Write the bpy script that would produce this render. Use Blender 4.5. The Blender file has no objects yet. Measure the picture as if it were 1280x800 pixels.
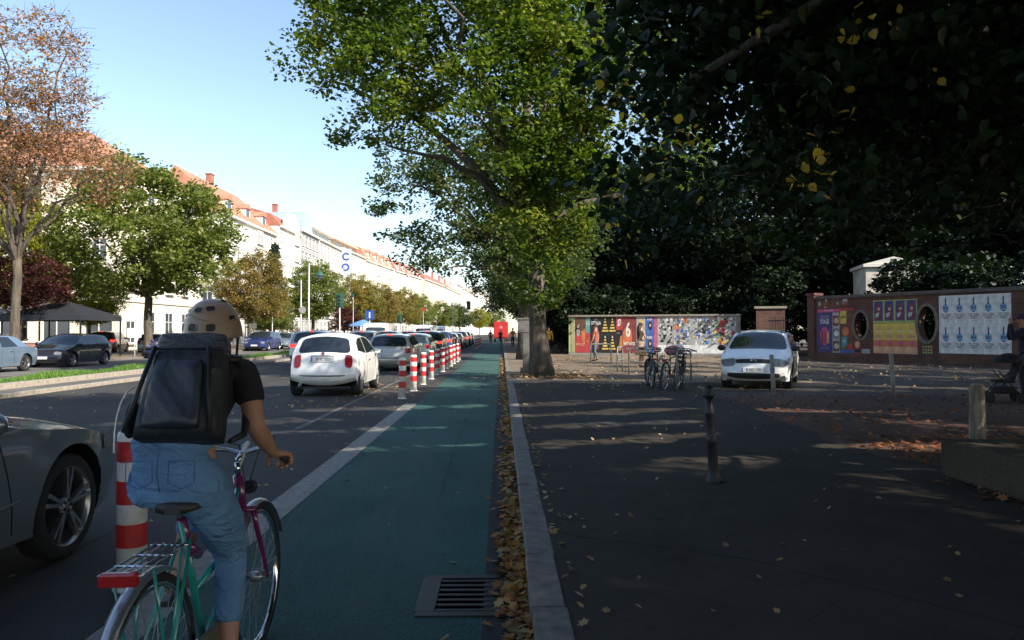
import bpy, bmesh, math, random
import numpy as np
from mathutils import Vector, Matrix

random.seed(7)
SC = bpy.context.scene
COL = SC.collection
R = math.radians
PI = math.pi
F = 930.0                      # focal length of the camera in photograph pixels

# ------------------------------------------------------------------ materials
MATS = {}
def _nodes(name):
    m = bpy.data.materials.new(name); m.use_nodes = True
    nt = m.node_tree; b = nt.nodes['Principled BSDF']
    MATS[name] = m
    return m, nt, b

def ramp(nt, fac, stops, interp='LINEAR'):
    r = nt.nodes.new('ShaderNodeValToRGB'); r.color_ramp.interpolation = interp
    e = r.color_ramp.elements
    while len(e) < len(stops): e.new(0.5)
    for i, (p, c) in enumerate(stops):
        e[i].position = p; e[i].color = (*c, 1)
    nt.links.new(fac, r.inputs[0]); return r.outputs[0]

def noise_fac(nt, scale, detail=6, rough=.6, coord='Object', stretch=None, dist=0):
    tc = nt.nodes.new('ShaderNodeTexCoord'); src = tc.outputs[coord]
    if stretch:
        mp = nt.nodes.new('ShaderNodeMapping'); mp.inputs['Scale'].default_value = stretch
        nt.links.new(src, mp.inputs[0]); src = mp.outputs[0]
    n = nt.nodes.new('ShaderNodeTexNoise'); n.inputs['Scale'].default_value = scale
    n.inputs['Detail'].default_value = detail; n.inputs['Roughness'].default_value = rough
    n.inputs['Distortion'].default_value = dist
    nt.links.new(src, n.inputs['Vector']); return n.outputs['Fac']

def mixc(nt, fac, a, b):
    m = nt.nodes.new('ShaderNodeMix'); m.data_type = 'RGBA'
    for s, v in ((0, fac), (6, a), (7, b)):
        if hasattr(v, 'is_output'): nt.links.new(v, m.inputs[s])
        elif s == 0: m.inputs[0].default_value = v
        else: m.inputs[s].default_value = (*v, 1)
    return m.outputs[2]

def bump(nt, b, h, strength=.3, dist=.01):
    n = nt.nodes.new('ShaderNodeBump'); n.inputs['Strength'].default_value = strength
    n.inputs['Distance'].default_value = dist
    nt.links.new(h, n.inputs['Height']); nt.links.new(n.outputs[0], b.inputs['Normal'])

def pm(name, col, rough=.6, metal=0, var=.15, scale=6, bmp=0, coat=0, spec=.5):
    if name in MATS: return MATS[name]
    m, nt, b = _nodes(name)
    c0 = tuple(max(0, c*(1-var)) for c in col); c1 = tuple(min(1, c*(1+var)) for c in col)
    f = noise_fac(nt, scale)
    o = ramp(nt, f, [(.3, c0), (.7, c1)])
    nt.links.new(o, b.inputs['Base Color'])
    b.inputs['Roughness'].default_value = rough; b.inputs['Metallic'].default_value = metal
    b.inputs['Coat Weight'].default_value = coat; b.inputs['Coat Roughness'].default_value = .06
    b.inputs['Specular IOR Level'].default_value = spec
    if bmp:
        bump(nt, b, noise_fac(nt, scale*8, 4), bmp, .01)
    return m

def cloth(name, col, folds=9, strength=.5, rough=.85, weave=260, var=.2, stretch=(1, 1, .45), sheen=.0, coat=0):
    m, nt, b = _nodes(name)
    o = ramp(nt, noise_fac(nt, folds*.6, 5, .6), [(.3, tuple(x*(1-var) for x in col)), (.7, tuple(x*(1+var) for x in col))])
    f = ramp(nt, noise_fac(nt, weave, 2, .5), [(.3, (.88,)*3), (.7, (1.1,)*3)])
    mu = nt.nodes.new('ShaderNodeMix'); mu.data_type = 'RGBA'; mu.blend_type = 'MULTIPLY'; mu.inputs[0].default_value = 1
    nt.links.new(o, mu.inputs[6]); nt.links.new(f, mu.inputs[7]); nt.links.new(mu.outputs[2], b.inputs['Base Color'])
    b.inputs['Roughness'].default_value = rough; b.inputs['Coat Weight'].default_value = coat; b.inputs['Coat Roughness'].default_value = .35
    h = noise_fac(nt, folds, 3, .5, stretch=stretch, dist=1.6)
    n1 = nt.nodes.new('ShaderNodeBump'); n1.inputs['Strength'].default_value = strength; n1.inputs['Distance'].default_value = .03; nt.links.new(h, n1.inputs['Height'])
    n2 = nt.nodes.new('ShaderNodeBump'); n2.inputs['Strength'].default_value = .15; n2.inputs['Distance'].default_value = .002
    nt.links.new(noise_fac(nt, weave, 2), n2.inputs['Height']); nt.links.new(n1.outputs[0], n2.inputs['Normal']); nt.links.new(n2.outputs[0], b.inputs['Normal'])
    return m

def leafmat(name, cols, transl=.45, rough=.55):
    m = bpy.data.materials.new(name); m.use_nodes = True; nt = m.node_tree
    nt.nodes.clear()
    out = nt.nodes.new('ShaderNodeOutputMaterial')
    geo = nt.nodes.new('ShaderNodeNewGeometry')
    n = noise_fac(nt, .45, 3)
    mth = nt.nodes.new('ShaderNodeMath'); mth.operation = 'MULTIPLY_ADD'
    nt.links.new(geo.outputs['Random Per Island'], mth.inputs[0]); mth.inputs[1].default_value = .55
    nt.links.new(n, mth.inputs[2])
    m2 = nt.nodes.new('ShaderNodeMath'); m2.operation = 'SUBTRACT'; nt.links.new(mth.outputs[0], m2.inputs[0]); m2.inputs[1].default_value = .28
    k = len(cols)
    c = ramp(nt, m2.outputs[0], [(.12 + .76*i/(k-1), cols[i]) for i in range(k)])
    d = nt.nodes.new('ShaderNodeBsdfPrincipled'); nt.links.new(c, d.inputs['Base Color'])
    d.inputs['Roughness'].default_value = rough; d.inputs['Specular IOR Level'].default_value = .35
    t = nt.nodes.new('ShaderNodeBsdfTranslucent')
    br = nt.nodes.new('ShaderNodeMix'); br.data_type = 'RGBA'; br.blend_type = 'MULTIPLY'; br.inputs[0].default_value = 1
    nt.links.new(c, br.inputs[6]); br.inputs[7].default_value = (1.35, 1.5, .6, 1); br.clamp_result = False
    nt.links.new(br.outputs[2], t.inputs['Color'])
    mx = nt.nodes.new('ShaderNodeMixShader'); mx.inputs[0].default_value = transl
    nt.links.new(d.outputs[0], mx.inputs[1]); nt.links.new(t.outputs[0], mx.inputs[2])
    nt.links.new(mx.outputs[0], out.inputs[0])
    MATS[name] = m
    return m

def asphalt(name, col, crack=True, patch=.25, grain=.35, tint=None, worn=None, wst=(1, .35, 1), wl=(.52, .72), wa=.75):
    m, nt, b = _nodes(name)
    big = noise_fac(nt, .35, 5, .6); fine = noise_fac(nt, 60, 3, .7)
    c = ramp(nt, big, [(.3, tuple(x*(1-patch) for x in col)), (.7, tuple(x*(1+patch) for x in col))])
    f = ramp(nt, fine, [(.35, (1-grain,)*3), (.65, (1+grain*.8,)*3)])
    mu = nt.nodes.new('ShaderNodeMix'); mu.data_type = 'RGBA'; mu.blend_type = 'MULTIPLY'; mu.inputs[0].default_value = 1
    nt.links.new(c, mu.inputs[6]); nt.links.new(f, mu.inputs[7]); o = mu.outputs[2]
    if worn:
        wv = noise_fac(nt, 1.3, 8, .72, stretch=wst, dist=.4)
        o = mixc(nt, ramp(nt, wv, [(wl[0], (0, 0, 0)), (wl[1], (wa,)*3)]), o, worn)
    nt.links.new(o, b.inputs['Base Color'])
    b.inputs['Roughness'].default_value = .85
    b.inputs['Specular IOR Level'].default_value = .25
    bump(nt, b, fine, .35, .006)
    return m

def slabs(name, col, joint, sx, sy, off=.5, mortar=.012, rot=0, var=.25):
    m, nt, b = _nodes(name)
    tc = nt.nodes.new('ShaderNodeTexCoord'); mp = nt.nodes.new('ShaderNodeMapping')
    mp.inputs['Rotation'].default_value = (0, 0, rot)
    nt.links.new(tc.outputs['Object'], mp.inputs[0])
    br = nt.nodes.new('ShaderNodeTexBrick'); br.offset = off
    br.inputs['Brick Width'].default_value = sx; br.inputs['Row Height'].default_value = sy
    br.inputs['Mortar Size'].default_value = mortar; br.inputs['Scale'].default_value = 1
    br.inputs['Color1'].default_value = (*[c*(1-var) for c in col], 1)
    br.inputs['Color2'].default_value = (*[c*(1+var) for c in col], 1)
    br.inputs['Mortar'].default_value = (*joint, 1)
    nt.links.new(mp.outputs[0], br.inputs['Vector'])
    f = ramp(nt, noise_fac(nt, 1.6, 8, .7), [(.3, (.65,)*3), (.7, (1.25,)*3)])
    mu = nt.nodes.new('ShaderNodeMix'); mu.data_type = 'RGBA'; mu.blend_type = 'MULTIPLY'; mu.inputs[0].default_value = 1
    nt.links.new(br.outputs['Color'], mu.inputs[6]); nt.links.new(f, mu.inputs[7])
    nt.links.new(mu.outputs[2], b.inputs['Base Color'])
    b.inputs['Roughness'].default_value = .85; b.inputs['Specular IOR Level'].default_value = .25
    bump(nt, b, noise_fac(nt, 70, 3), .3, .005)
    return m

def brickmat(name, c1, c2, joint, scale=1.0, axis='X'):
    m, nt, b = _nodes(name)
    tc = nt.nodes.new('ShaderNodeTexCoord')
    sp = nt.nodes.new('ShaderNodeSeparateXYZ'); cb = nt.nodes.new('ShaderNodeCombineXYZ')
    nt.links.new(tc.outputs['Object'], sp.inputs[0])
    nt.links.new(sp.outputs['X'], cb.inputs[0]); nt.links.new(sp.outputs['Z'], cb.inputs[1])
    br = nt.nodes.new('ShaderNodeTexBrick')
    br.inputs['Brick Width'].default_value = .25; br.inputs['Row Height'].default_value = .077
    br.inputs['Mortar Size'].default_value = .01; br.inputs['Scale'].default_value = scale
    br.inputs['Color1'].default_value = (*c1, 1); br.inputs['Color2'].default_value = (*c2, 1); br.inputs['Mortar'].default_value = (*joint, 1)
    nt.links.new(cb.outputs[0], br.inputs['Vector'])
    f = ramp(nt, noise_fac(nt, 1.2, 8, .7), [(.3, (.5,)*3), (.7, (1.3,)*3)])
    mu = nt.nodes.new('ShaderNodeMix'); mu.data_type = 'RGBA'; mu.blend_type = 'MULTIPLY'; mu.inputs[0].default_value = 1
    nt.links.new(br.outputs['Color'], mu.inputs[6]); nt.links.new(f, mu.inputs[7])
    nt.links.new(mu.outputs[2], b.inputs['Base Color']); b.inputs['Roughness'].default_value = .9
    bump(nt, b, br.outputs['Fac'], .4, .01)
    return m

def barkmat(name, c0, c1, moss=None):
    m, nt, b = _nodes(name)
    v = noise_fac(nt, 9, 8, .7, stretch=(1, 1, .14), dist=.8)
    o = ramp(nt, v, [(.32, c0), (.5, tuple((a+b_)/2 for a, b_ in zip(c0, c1))), (.68, c1)])
    if moss: o = mixc(nt, ramp(nt, noise_fac(nt, 1.1, 5), [(.5, (0,)*3), (.7, (.6,)*3)]), o, moss)
    nt.links.new(o, b.inputs['Base Color']); b.inputs['Roughness'].default_value = .95
    bump(nt, b, v, .9, .05)
    return m

def glassmat(name, col=(.015, .02, .025), rough=.04, spec=.9):
    m, nt, b = _nodes(name)
    b.inputs['Base Color'].default_value = (*col, 1); b.inputs['Roughness'].default_value = rough
    b.inputs['Specular IOR Level'].default_value = spec
    return m

def lampmat(name, col, strength):
    m, nt, b = _nodes(name)
    b.inputs['Base Color'].default_value = (*col, 1); b.inputs['Roughness'].default_value = .15
    b.inputs['Emission Color'].default_value = (*col, 1); b.inputs['Emission Strength'].default_value = strength
    return m

# ------------------------------------------------------------------ mesh builder
class MB:
    def __init__(s): s.v = []; s.f = []; s.m = []; s.sm = []
    def add(s, vs, fs, mi=0, smooth=False):
        o = len(s.v); s.v += [tuple(p) for p in vs]
        for f in fs:
            s.f.append([i+o for i in f]); s.m.append(mi); s.sm.append(smooth)
        return s
    def quad(s, a, b, c, d, mi=0): return s.add([a, b, c, d], [(0, 1, 2, 3)], mi)
    def box(s, c, d, mi=0, rot=None, taper=1.0):
        x, y, z = d[0]/2, d[1]/2, d[2]/2
        vs = [Vector((sx*x*(taper if sz > 0 else 1), sy*y*(taper if sz > 0 else 1), sz*z)) for sz in (-1, 1) for sx, sy in ((-1, -1), (1, -1), (1, 1), (-1, 1))]
        if rot is not None: vs = [rot @ p for p in vs]
        vs = [p + Vector(c) for p in vs]
        return s.add(vs, [(3, 2, 1, 0), (4, 5, 6, 7), (0, 1, 5, 4), (1, 2, 6, 5), (2, 3, 7, 6), (3, 0, 4, 7)], mi)
    def tube(s, pts, rad, n=8, mi=0, caps=True, smooth=True):
        pts = [Vector(p) for p in pts]; k = len(pts)
        if not hasattr(rad, '__len__'): rad = [rad]*k
        vs = []; up = None
        for i in range(k):
            t = (pts[min(i+1, k-1)] - pts[max(i-1, 0)])
            if t.length < 1e-9: t = Vector((0, 0, 1))
            t.normalize()
            if up is None:
                up = Vector((0, 0, 1)) if abs(t.z) < .9 else Vector((1, 0, 0))
            a = t.cross(up)
            if a.length < 1e-6: a = t.cross(Vector((0, 1, 0)))
            a.normalize(); b = a.cross(t).normalized(); up = b
            for j in range(n):
                w = 2*PI*j/n
                vs.append(pts[i] + (a*math.cos(w) + b*math.sin(w))*rad[i])
        fs = []
        for i in range(k-1):
            for j in range(n):
                fs.append((i*n+j, i*n+(j+1) % n, (i+1)*n+(j+1) % n, (i+1)*n+j))
        s.add(vs, fs, mi, smooth)
        if caps:
            o = len(s.v) - len(vs)
            s.f.append([o+j for j in range(n)][::-1]); s.m.append(mi); s.sm.append(False)
            s.f.append([o+(k-1)*n+j for j in range(n)]); s.m.append(mi); s.sm.append(False)
        return s
    def lathe(s, prof, n=24, mi=0, mat=None, c=(0, 0, 0), smooth=True, capb=True, capt=True):
        vs = []
        for r, z in prof:
            for j in range(n):
                w = 2*PI*j/n; p = Vector((r*math.cos(w), r*math.sin(w), z))
                if mat is not None: p = mat @ p
                vs.append(p + Vector(c))
        k = len(prof); fs = []
        for i in range(k-1):
            for j in range(n):
                fs.append((i*n+j, i*n+(j+1) % n, (i+1)*n+(j+1) % n, (i+1)*n+j))
        s.add(vs, fs, mi, smooth); o = len(s.v)-len(vs)
        if capb: s.f.append([o+j for j in range(n)][::-1]); s.m.append(mi); s.sm.append(False)
        if capt: s.f.append([o+(k-1)*n+j for j in range(n)]); s.m.append(mi); s.sm.append(False)
        return s
    def torus(s, c, R0, r, n=36, k=8, mi=0, mat=None, arc=(0, 2*PI)):
        full = abs(arc[1]-arc[0]-2*PI) < 1e-6
        pts = []
        m = n if full else n+1
        vs = []
        for i in range(m):
            a = arc[0] + (arc[1]-arc[0])*i/n
            for j in range(k):
                b = 2*PI*j/k
                p = Vector(((R0+r*math.cos(b))*math.cos(a), (R0+r*math.cos(b))*math.sin(a), r*math.sin(b)))
                if mat is not None: p = mat @ p
                vs.append(p+Vector(c))
        fs = []
        for i in range(n):
            i2 = (i+1) % m
            for j in range(k):
                fs.append((i*k+j, i2*k+j, i2*k+(j+1) % k, i*k+(j+1) % k))
        return s.add(vs, fs, mi, True)
    def ell(s, c, r, n=16, k=10, mi=0, rot=None, z0=-1.0, z1=1.0):
        vs = []; fs = []
        a0, a1 = math.asin(z0), math.asin(z1)
        for i in range(k+1):
            a = a0+(a1-a0)*i/k
            for j in range(n):
                w = 2*PI*j/n
                p = Vector((r[0]*math.cos(a)*math.cos(w), r[1]*math.cos(a)*math.sin(w), r[2]*math.sin(a)))
                if rot is not None: p = rot @ p
                vs.append(p+Vector(c))
        for i in range(k):
            for j in range(n): fs.append((i*n+j, i*n+(j+1) % n, (i+1)*n+(j+1) % n, (i+1)*n+j))
        return s.add(vs, fs, mi, True)
    def prism(s, poly, h, mat=None, mi=0):
        n = len(poly); vs = [Vector((x, y, 0)) for x, y in poly]+[Vector((x, y, h)) for x, y in poly]
        if mat is not None: vs = [mat @ p for p in vs]
        fs = [list(range(n))[::-1], list(range(n, 2*n))]+[(i, (i+1) % n, n+(i+1) % n, n+i) for i in range(n)]
        return s.add(vs, fs, mi)
    def build(s, name, mats, parent=None, bevel=0, fix=False, weld=0):
        me = bpy.data.meshes.new(name)
        me.from_pydata([tuple(p) for p in s.v], [], s.f); me.update()
        if not isinstance(mats, (list, tuple)): mats = [mats]
        for m in mats: me.materials.append(m)
        me.polygons.foreach_set('material_index', s.m); me.polygons.foreach_set('use_smooth', s.sm)
        if fix or weld:
            bm = bmesh.new(); bm.from_mesh(me)
            if weld: bmesh.ops.remove_doubles(bm, verts=bm.verts, dist=weld)
            bmesh.ops.recalc_face_normals(bm, faces=bm.faces); bm.to_mesh(me); bm.free()
        o = bpy.data.objects.new(name, me); COL.objects.link(o)
        if parent: o.parent = parent
        if bevel:
            b = o.modifiers.new('Bevel', 'BEVEL'); b.width = bevel; b.segments = 2; b.limit_method = 'ANGLE'; b.angle_limit = R(40)
        return o

def tag(o, label=None, cat=None, group=None, kind=None):
    if label: o['label'] = label
    if cat: o['category'] = cat
    if group: o['group'] = group
    if kind: o['kind'] = kind
    return o
def empty(name, loc=(0, 0, 0), rz=0, label=None, cat=None, group=None, parent=None):
    o = bpy.data.objects.new(name, None); COL.objects.link(o); o.empty_display_size = .2
    o.location = loc; o.rotation_euler = (0, 0, rz)
    if parent: o.parent = parent
    return tag(o, label, cat, group)
KIDS = {}
def kids(o): return list(o.children)
def copy_tree(o, parent=None):
    c = o.copy(); COL.objects.link(c)
    if parent: c.parent = parent
    for ch in list(o.children): copy_tree(ch, c)
    return c
def text(s, size, m, parent, loc, rot=(PI/2, 0, 0), ext=.002, name='lettering', align='CENTER', sx=1.0, bold=0):
    cu = bpy.data.curves.new(name, 'FONT'); cu.body = s; cu.size = size; cu.align_x = align; cu.align_y = 'CENTER'
    cu.extrude = ext; cu.materials.append(m); cu.offset = bold; cu.resolution_u = 3
    t_ = bpy.data.objects.new('t', cu); COL.objects.link(t_); dg = bpy.context.evaluated_depsgraph_get()
    me = bpy.data.meshes.new_from_object(t_.evaluated_get(dg)); bpy.data.objects.remove(t_); bpy.data.curves.remove(cu)
    if not me.materials: me.materials.append(m)
    o = bpy.data.objects.new(name, me); COL.objects.link(o); o.parent = parent; o.location = loc; o.rotation_euler = rot
    o.scale = (sx, 1, 1)
    return o
def tris_obj(name, V, Fq, m, parent=None, smooth=False):
    """fast mesh from numpy arrays, Fq (n,4)"""
    me = bpy.data.meshes.new(name)
    me.vertices.add(len(V)); me.vertices.foreach_set('co', V.astype(np.float32).ravel())
    k = Fq.shape[1]
    me.loops.add(Fq.size); me.loops.foreach_set('vertex_index', Fq.astype(np.int32).ravel())
    me.polygons.add(len(Fq)); me.polygons.foreach_set('loop_start', np.arange(0, Fq.size, k, dtype=np.int32))
    me.update(calc_edges=True)
    me.materials.append(m)
    o = bpy.data.objects.new(name, me); COL.objects.link(o)
    if parent: o.parent = parent
    return o

# ------------------------------------------------------------------ foliage
def leaves(P, size, rng, shape='kite', flat=.35, sizevar=.35):
    """P (n,3) leaf centres -> V, F"""
    n = len(P)
    nrm = rng.normal(size=(n, 3)); nrm[:, 2] = np.abs(nrm[:, 2]) + flat*2; nrm /= np.linalg.norm(nrm, axis=1)[:, None]
    t = rng.normal(size=(n, 3)); t[:, 2] -= .5
    t -= (t*nrm).sum(1)[:, None]*nrm; t /= np.linalg.norm(t, axis=1)[:, None]
    b = np.cross(nrm, t)
    s = size*(1 + sizevar*rng.uniform(-1, 1, n))[:, None]
    if shape == 'kite':
        V = np.stack([P-t*s*.5, P+b*s*.36+nrm*s*.08, P+t*s*.5, P-b*s*.36+nrm*s*.08], 1)
        Fq = (np.arange(n)*4)[:, None] + np.arange(4)[None]
        return V.reshape(-1, 3), Fq
    base = P-t*s*.45
    V = np.stack([base, P-t*s*.2+b*s*.40+nrm*s*.10, P+t*s*.15+b*s*.36+nrm*s*.07, P+t*s*.58-nrm*s*.06,
                  P+t*s*.15-b*s*.36+nrm*s*.07, P-t*s*.2-b*s*.40+nrm*s*.10], 1)
    o = (np.arange(n)*6)[:, None]
    Fq = np.concatenate([o+np.array([0, 1, 2, 3])[None], o+np.array([0, 3, 4, 5])[None]], 0)
    return V.reshape(-1, 3), Fq

def bez(a, b, lift, k=6, rng=None, wob=0):
    a = np.array(a, float); b = np.array(b, float)
    m = (a+b)/2; m[2] += lift
    ts = np.linspace(0, 1, k)[:, None]
    p = (1-ts)**2*a + 2*(1-ts)*ts*m + ts**2*b
    if rng is not None and wob:
        p[1:-1] += rng.normal(size=(k-2, 3))*wob
    return p

def make_tree(name, loc, fork, r0, crowns, nclump, nleaf, leaf, clump_r, nlimb, seed, bark, leafm, label=None, group=None,
              shape='kite', carve=.0, trunk_top=None, lean=(0, 0), shell=.35, flat=.35, extra=None, twig=.018, limb_r=.5, root_flare=1.6, sticks=0, cull=None):
    rng = np.random.default_rng(seed)
    root = empty(name, loc, 0, label, 'tree', group)
    # clump centres
    C = []
    vol = np.array([c[3]*c[4]*c[5] for c in crowns]); vol = vol/vol.sum()
    per = rng.uniform(-1, 1, (12, 3))*1.4; ph = rng.uniform(0, 6, 12)
    tries = 0
    while len(C) < nclump and tries < nclump*60:
        tries += 1
        c = crowns[rng.choice(len(crowns), p=vol)]
        d = rng.normal(size=3); d /= np.linalg.norm(d)
        rr = rng.uniform(shell**3, 1)**(1/3)
        p = np.array(c[:3]) + d*rr*np.array(c[3:6])
        nv = np.sin(per @ p + ph).mean()
        if nv < carve - .3 + (.0 if carve else -9): continue
        C.append(p)
    C = np.array(C)
    # limbs
    top = np.array([lean[0], lean[1], fork])
    far = [int(rng.integers(len(C)))]
    D = np.linalg.norm(C-C[far[0]], axis=1)
    while len(far) < nlimb:
        i = int(D.argmax()); far.append(i); D = np.minimum(D, np.linalg.norm(C-C[i], axis=1))
    mb = MB()
    nseg = 7
    zt = np.linspace(0, 1, nseg)
    tp = [np.array([lean[0]*z + .05*math.sin(z*5+seed), lean[1]*z + .04*math.cos(z*4+seed), fork*z]) for z in zt]
    tp[0] = np.array([0, 0, -.12]); tp[-1] = top
    rr = [r0*(root_flare if z == 0 else 1.12 if z < .2 else 1.0-.18*z) for z in zt]
    nodes = []; nr = []
    mb.tube(tp, rr, 14)
    for i in far:
        tgt = C[i]
        L = np.linalg.norm(tgt-top)
        start = top + np.array([0, 0, rng.uniform(-.25, .12)*fork*.35])
        p = bez(start, start+(tgt-start)*.93, L*.16, 9, rng, L*.018)
        ra = np.linspace(r0*limb_r*min(1, .45+L/14), r0*.07+.012, 9)
        mb.tube(p, ra, 7, caps=False)
        nodes += list(p[2:]); nr += list(ra[2:])
    nodes = np.array(nodes); nr = np.array(nr)
    # second order: group clumps to nearest limb node through an intermediate node
    order = np.argsort(np.linalg.norm(C-top, axis=1))
    for i in order:
        d = np.linalg.norm(nodes-C[i], axis=1) + (nodes[:, 2] > C[i, 2]+.3)*.6
        j = int(d.argmin()); L = np.linalg.norm(nodes[j]-C[i])
        if L < .15: continue
        r1 = min(nr[j]*.7, twig*(.6+L*.5)); k = 4 if L > .8 else 3
        p = bez(nodes[j], C[i], L*.12, k, rng, L*.04)
        mb.tube(p, np.linspace(r1, max(.35*r1, .004), k), 4 if r1 > .03 else 3, caps=False)
        nodes = np.vstack([nodes, p[1:]]); nr = np.concatenate([nr, np.linspace(r1, .35*r1, k)[1:]])
        for _ in range(sticks):
            d2 = rng.normal(size=3); d2 /= np.linalg.norm(d2); d2[2] = abs(d2[2])*.8
            q = bez(C[i], C[i]+d2*clump_r*rng.uniform(.8, 1.7), .1, 3)
            mb.tube(q, [twig*.5, twig*.35, twig*.2], 3, caps=False)
    tr = mb.build('trunk', bark, root)
    # leaves
    nl = rng.poisson(nleaf, len(C))
    P = np.repeat(C, nl, 0)
    cr = np.repeat(rng.uniform(.6, 1.25, len(C))*clump_r, nl)[:, None]
    off = rng.normal(size=P.shape); off /= np.linalg.norm(off, axis=1)[:, None]
    off *= (rng.uniform(0, 1, len(P))**.45)[:, None]
    off[:, 2] *= .62
    P = P + off*cr
    if extra is not None: P = np.vstack([P, extra(rng)])
    if cull is not None: P = P[cull(P+np.array(loc), rng)]
    V, Fq = leaves(P, leaf, rng, shape, flat)
    tris_obj('crown', V, Fq, leafm, root)
    return root

def place_copy(src, loc, rz, sc, label, leafm=None, group=None, bark=None):
    c = copy_tree(src); c.location = loc; c.rotation_euler = (0, 0, rz); c.scale = sc if hasattr(sc, '__len__') else (sc, sc, sc)
    c['label'] = label
    if group: c['group'] = group
    elif 'group' in c: del c['group']
    for ch in c.children:
        k = ch.name.split('.')[0]
        mm = leafm if k == 'crown' else bark
        if mm:
            ch.material_slots[0].link = 'OBJECT'; ch.material_slots[0].material = mm
    return c

# image position in the photograph + depth -> world point
def at(px, Y, z=0.0): return Vector(((px-627)/F*Y, Y, z))
# ------------------------------------------------------------------ world, sun, camera
SUN_AZ = Vector((.80, -.60)); SUN_EL = R(33)
w = bpy.data.worlds.new("World"); SC.world = w; w.use_nodes = True
nt = w.node_tree; bg = nt.nodes['Background']
sky = nt.nodes.new('ShaderNodeTexSky'); sky.sky_type = 'NISHITA'; sky.sun_disc = False
sky.sun_elevation = SUN_EL; sky.sun_rotation = math.atan2(SUN_AZ.x, SUN_AZ.y)
sky.air_density = 1.0; sky.dust_density = .7; sky.ozone_density = 1.0
nt.links.new(sky.outputs[0], bg.inputs[0]); bg.inputs[1].default_value = .135
sl = bpy.data.lights.new('sun', 'SUN'); sl.energy = 4.9; sl.angle = R(.53); sl.color = (1, .93, .82)
so = bpy.data.objects.new('sun', sl); COL.objects.link(so)
d = Vector((SUN_AZ.x*math.cos(SUN_EL), SUN_AZ.y*math.cos(SUN_EL), math.sin(SUN_EL)))
so.rotation_euler = d.to_track_quat('Z', 'Y').to_euler(); so.location = (20, -20, 40)

cam = bpy.data.cameras.new('camera'); co = bpy.data.objects.new('camera', cam); COL.objects.link(co)
cam.sensor_width = 36; cam.lens = F/1280*36; cam.clip_start = .05; cam.clip_end = 2500
co.location = (0, 0, 1.5)
yaw = math.atan((640-627)/F); pitch = math.atan((415-400)/F)
co.rotation_euler = (PI/2+pitch, 0, -yaw)
SC.camera = co
SC.view_settings.view_transform = 'Standard'; SC.view_settings.look = 'None'
SC.view_settings.exposure = 1.0; SC.view_settings.gamma = 1
SC.render.resolution_x = 1024; SC.render.resolution_y = 640
SC.cycles.max_bounces = 6; SC.cycles.diffuse_bounces = 3; SC.cycles.glossy_bounces = 3
SC.cycles.transmission_bounces = 4; SC.cycles.transparent_max_bounces = 8
SC.cycles.use_denoising = True; SC.cycles.sample_clamp_indirect = 6
SC.render.use_persistent_data = False

# ------------------------------------------------------------------ shared materials
M = {}
M['road'] = asphalt('road_asphalt', (.052, .048, .045), worn=(.085, .078, .070))
M['road2'] = asphalt('old_asphalt', (.13, .12, .11), worn=(.17, .155, .14))
M['green'] = asphalt('green_surface', (.033, .092, .080), patch=.3, grain=.45, worn=(.070, .098, .086), wst=(1.7, .13, 1), wl=(.44, .70), wa=.7)
M['seal'] = asphalt('dark_seal', (.040, .038, .036))
M['crack'] = pm('crack_tar', (.016, .015, .014), .9)
M['walk'] = slabs('pavement_slabs', (.043, .034, .026), (.031, .025, .019), .5, .5, rot=R(45), mortar=.006, var=.05)
M['plazashade'] = asphalt('plaza_painted_shade', (.072, .058, .047), patch=.35, worn=(.10, .082, .064))  # darker copy of the plaza ground, shade put into its colour
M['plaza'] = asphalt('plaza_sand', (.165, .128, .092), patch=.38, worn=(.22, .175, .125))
M['earth'] = asphalt('leafy_earth', (.085, .048, .032), patch=.4, worn=(.12, .06, .035))
M['line'] = pm('road_paint', (.24, .22, .19), .8, var=.3, scale=14, bmp=.2)
M['faint'] = pm('worn_road_paint', (.12, .112, .10), .8, var=.35, scale=10, bmp=.2)
M['kerb'] = pm('granite_kerb', (.160, .142, .122), .85, var=.4, scale=11, bmp=.5)
M['oldkerb'] = pm('weathered_kerb', (.30, .26, .21), .85, var=.3, scale=9, bmp=.3)
M['grass'] = pm('turf', (.06, .12, .02), .9, var=.4, scale=4, bmp=.5)
M['blade'] = leafmat('grass_blade', [(.05, .11, .015), (.10, .20, .03), (.16, .24, .05)], .3)
M['litter'] = leafmat('fallen_leaf', [(.10, .035, .012), (.30, .12, .03), (.42, .20, .05), (.38, .27, .13), (.20, .17, .07)], .15, .8)
M['litter_pale'] = leafmat('dry_leaf', [(.16, .08, .035), (.34, .21, .09), (.42, .33, .19)], .15, .8)
M['litter_red'] = leafmat('red_leaf', [(.09, .03, .015), (.24, .08, .03), (.36, .16, .06)], .15, .8)
M['iron'] = pm('cast_iron', (.03, .03, .032), .5, .6, .2, 12)
M['black'] = pm('black_plastic', (.012, .012, .013), .55, 0, .2)
M['rubber'] = pm('rubber', (.016, .016, .017), .85, 0, .25, 20)
M['steel'] = pm('steel', (.45, .45, .46), .35, .9, .12, 8)
M['chrome'] = pm('chrome', (.75, .75, .77), .12, 1, .03)
M['greypost'] = pm('grey_post', (.24, .23, .21), .65, .3, .25, 12, .15)
M['white'] = pm('white_paint', (.78, .77, .74), .5, 0, .06, 5)
M['red'] = pm('red_paint', (.42, .022, .02), .45, 0, .1, 8)
M['alloy'] = pm('alloy', (.42, .42, .43), .3, .9, .08)
M['alloyd'] = pm('dark_alloy', (.16, .16, .17), .3, .8, .08)
M['glass'] = glassmat('car_glass')
M['wglass'] = glassmat('window_glass', (.05, .06, .075), .08, .8)
M['lens'] = glassmat('clear_lens', (.17, .18, .19), .08, .9)
M['redlens'] = glassmat('red_lens', (.33, .015, .015), .12, .8)
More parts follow.
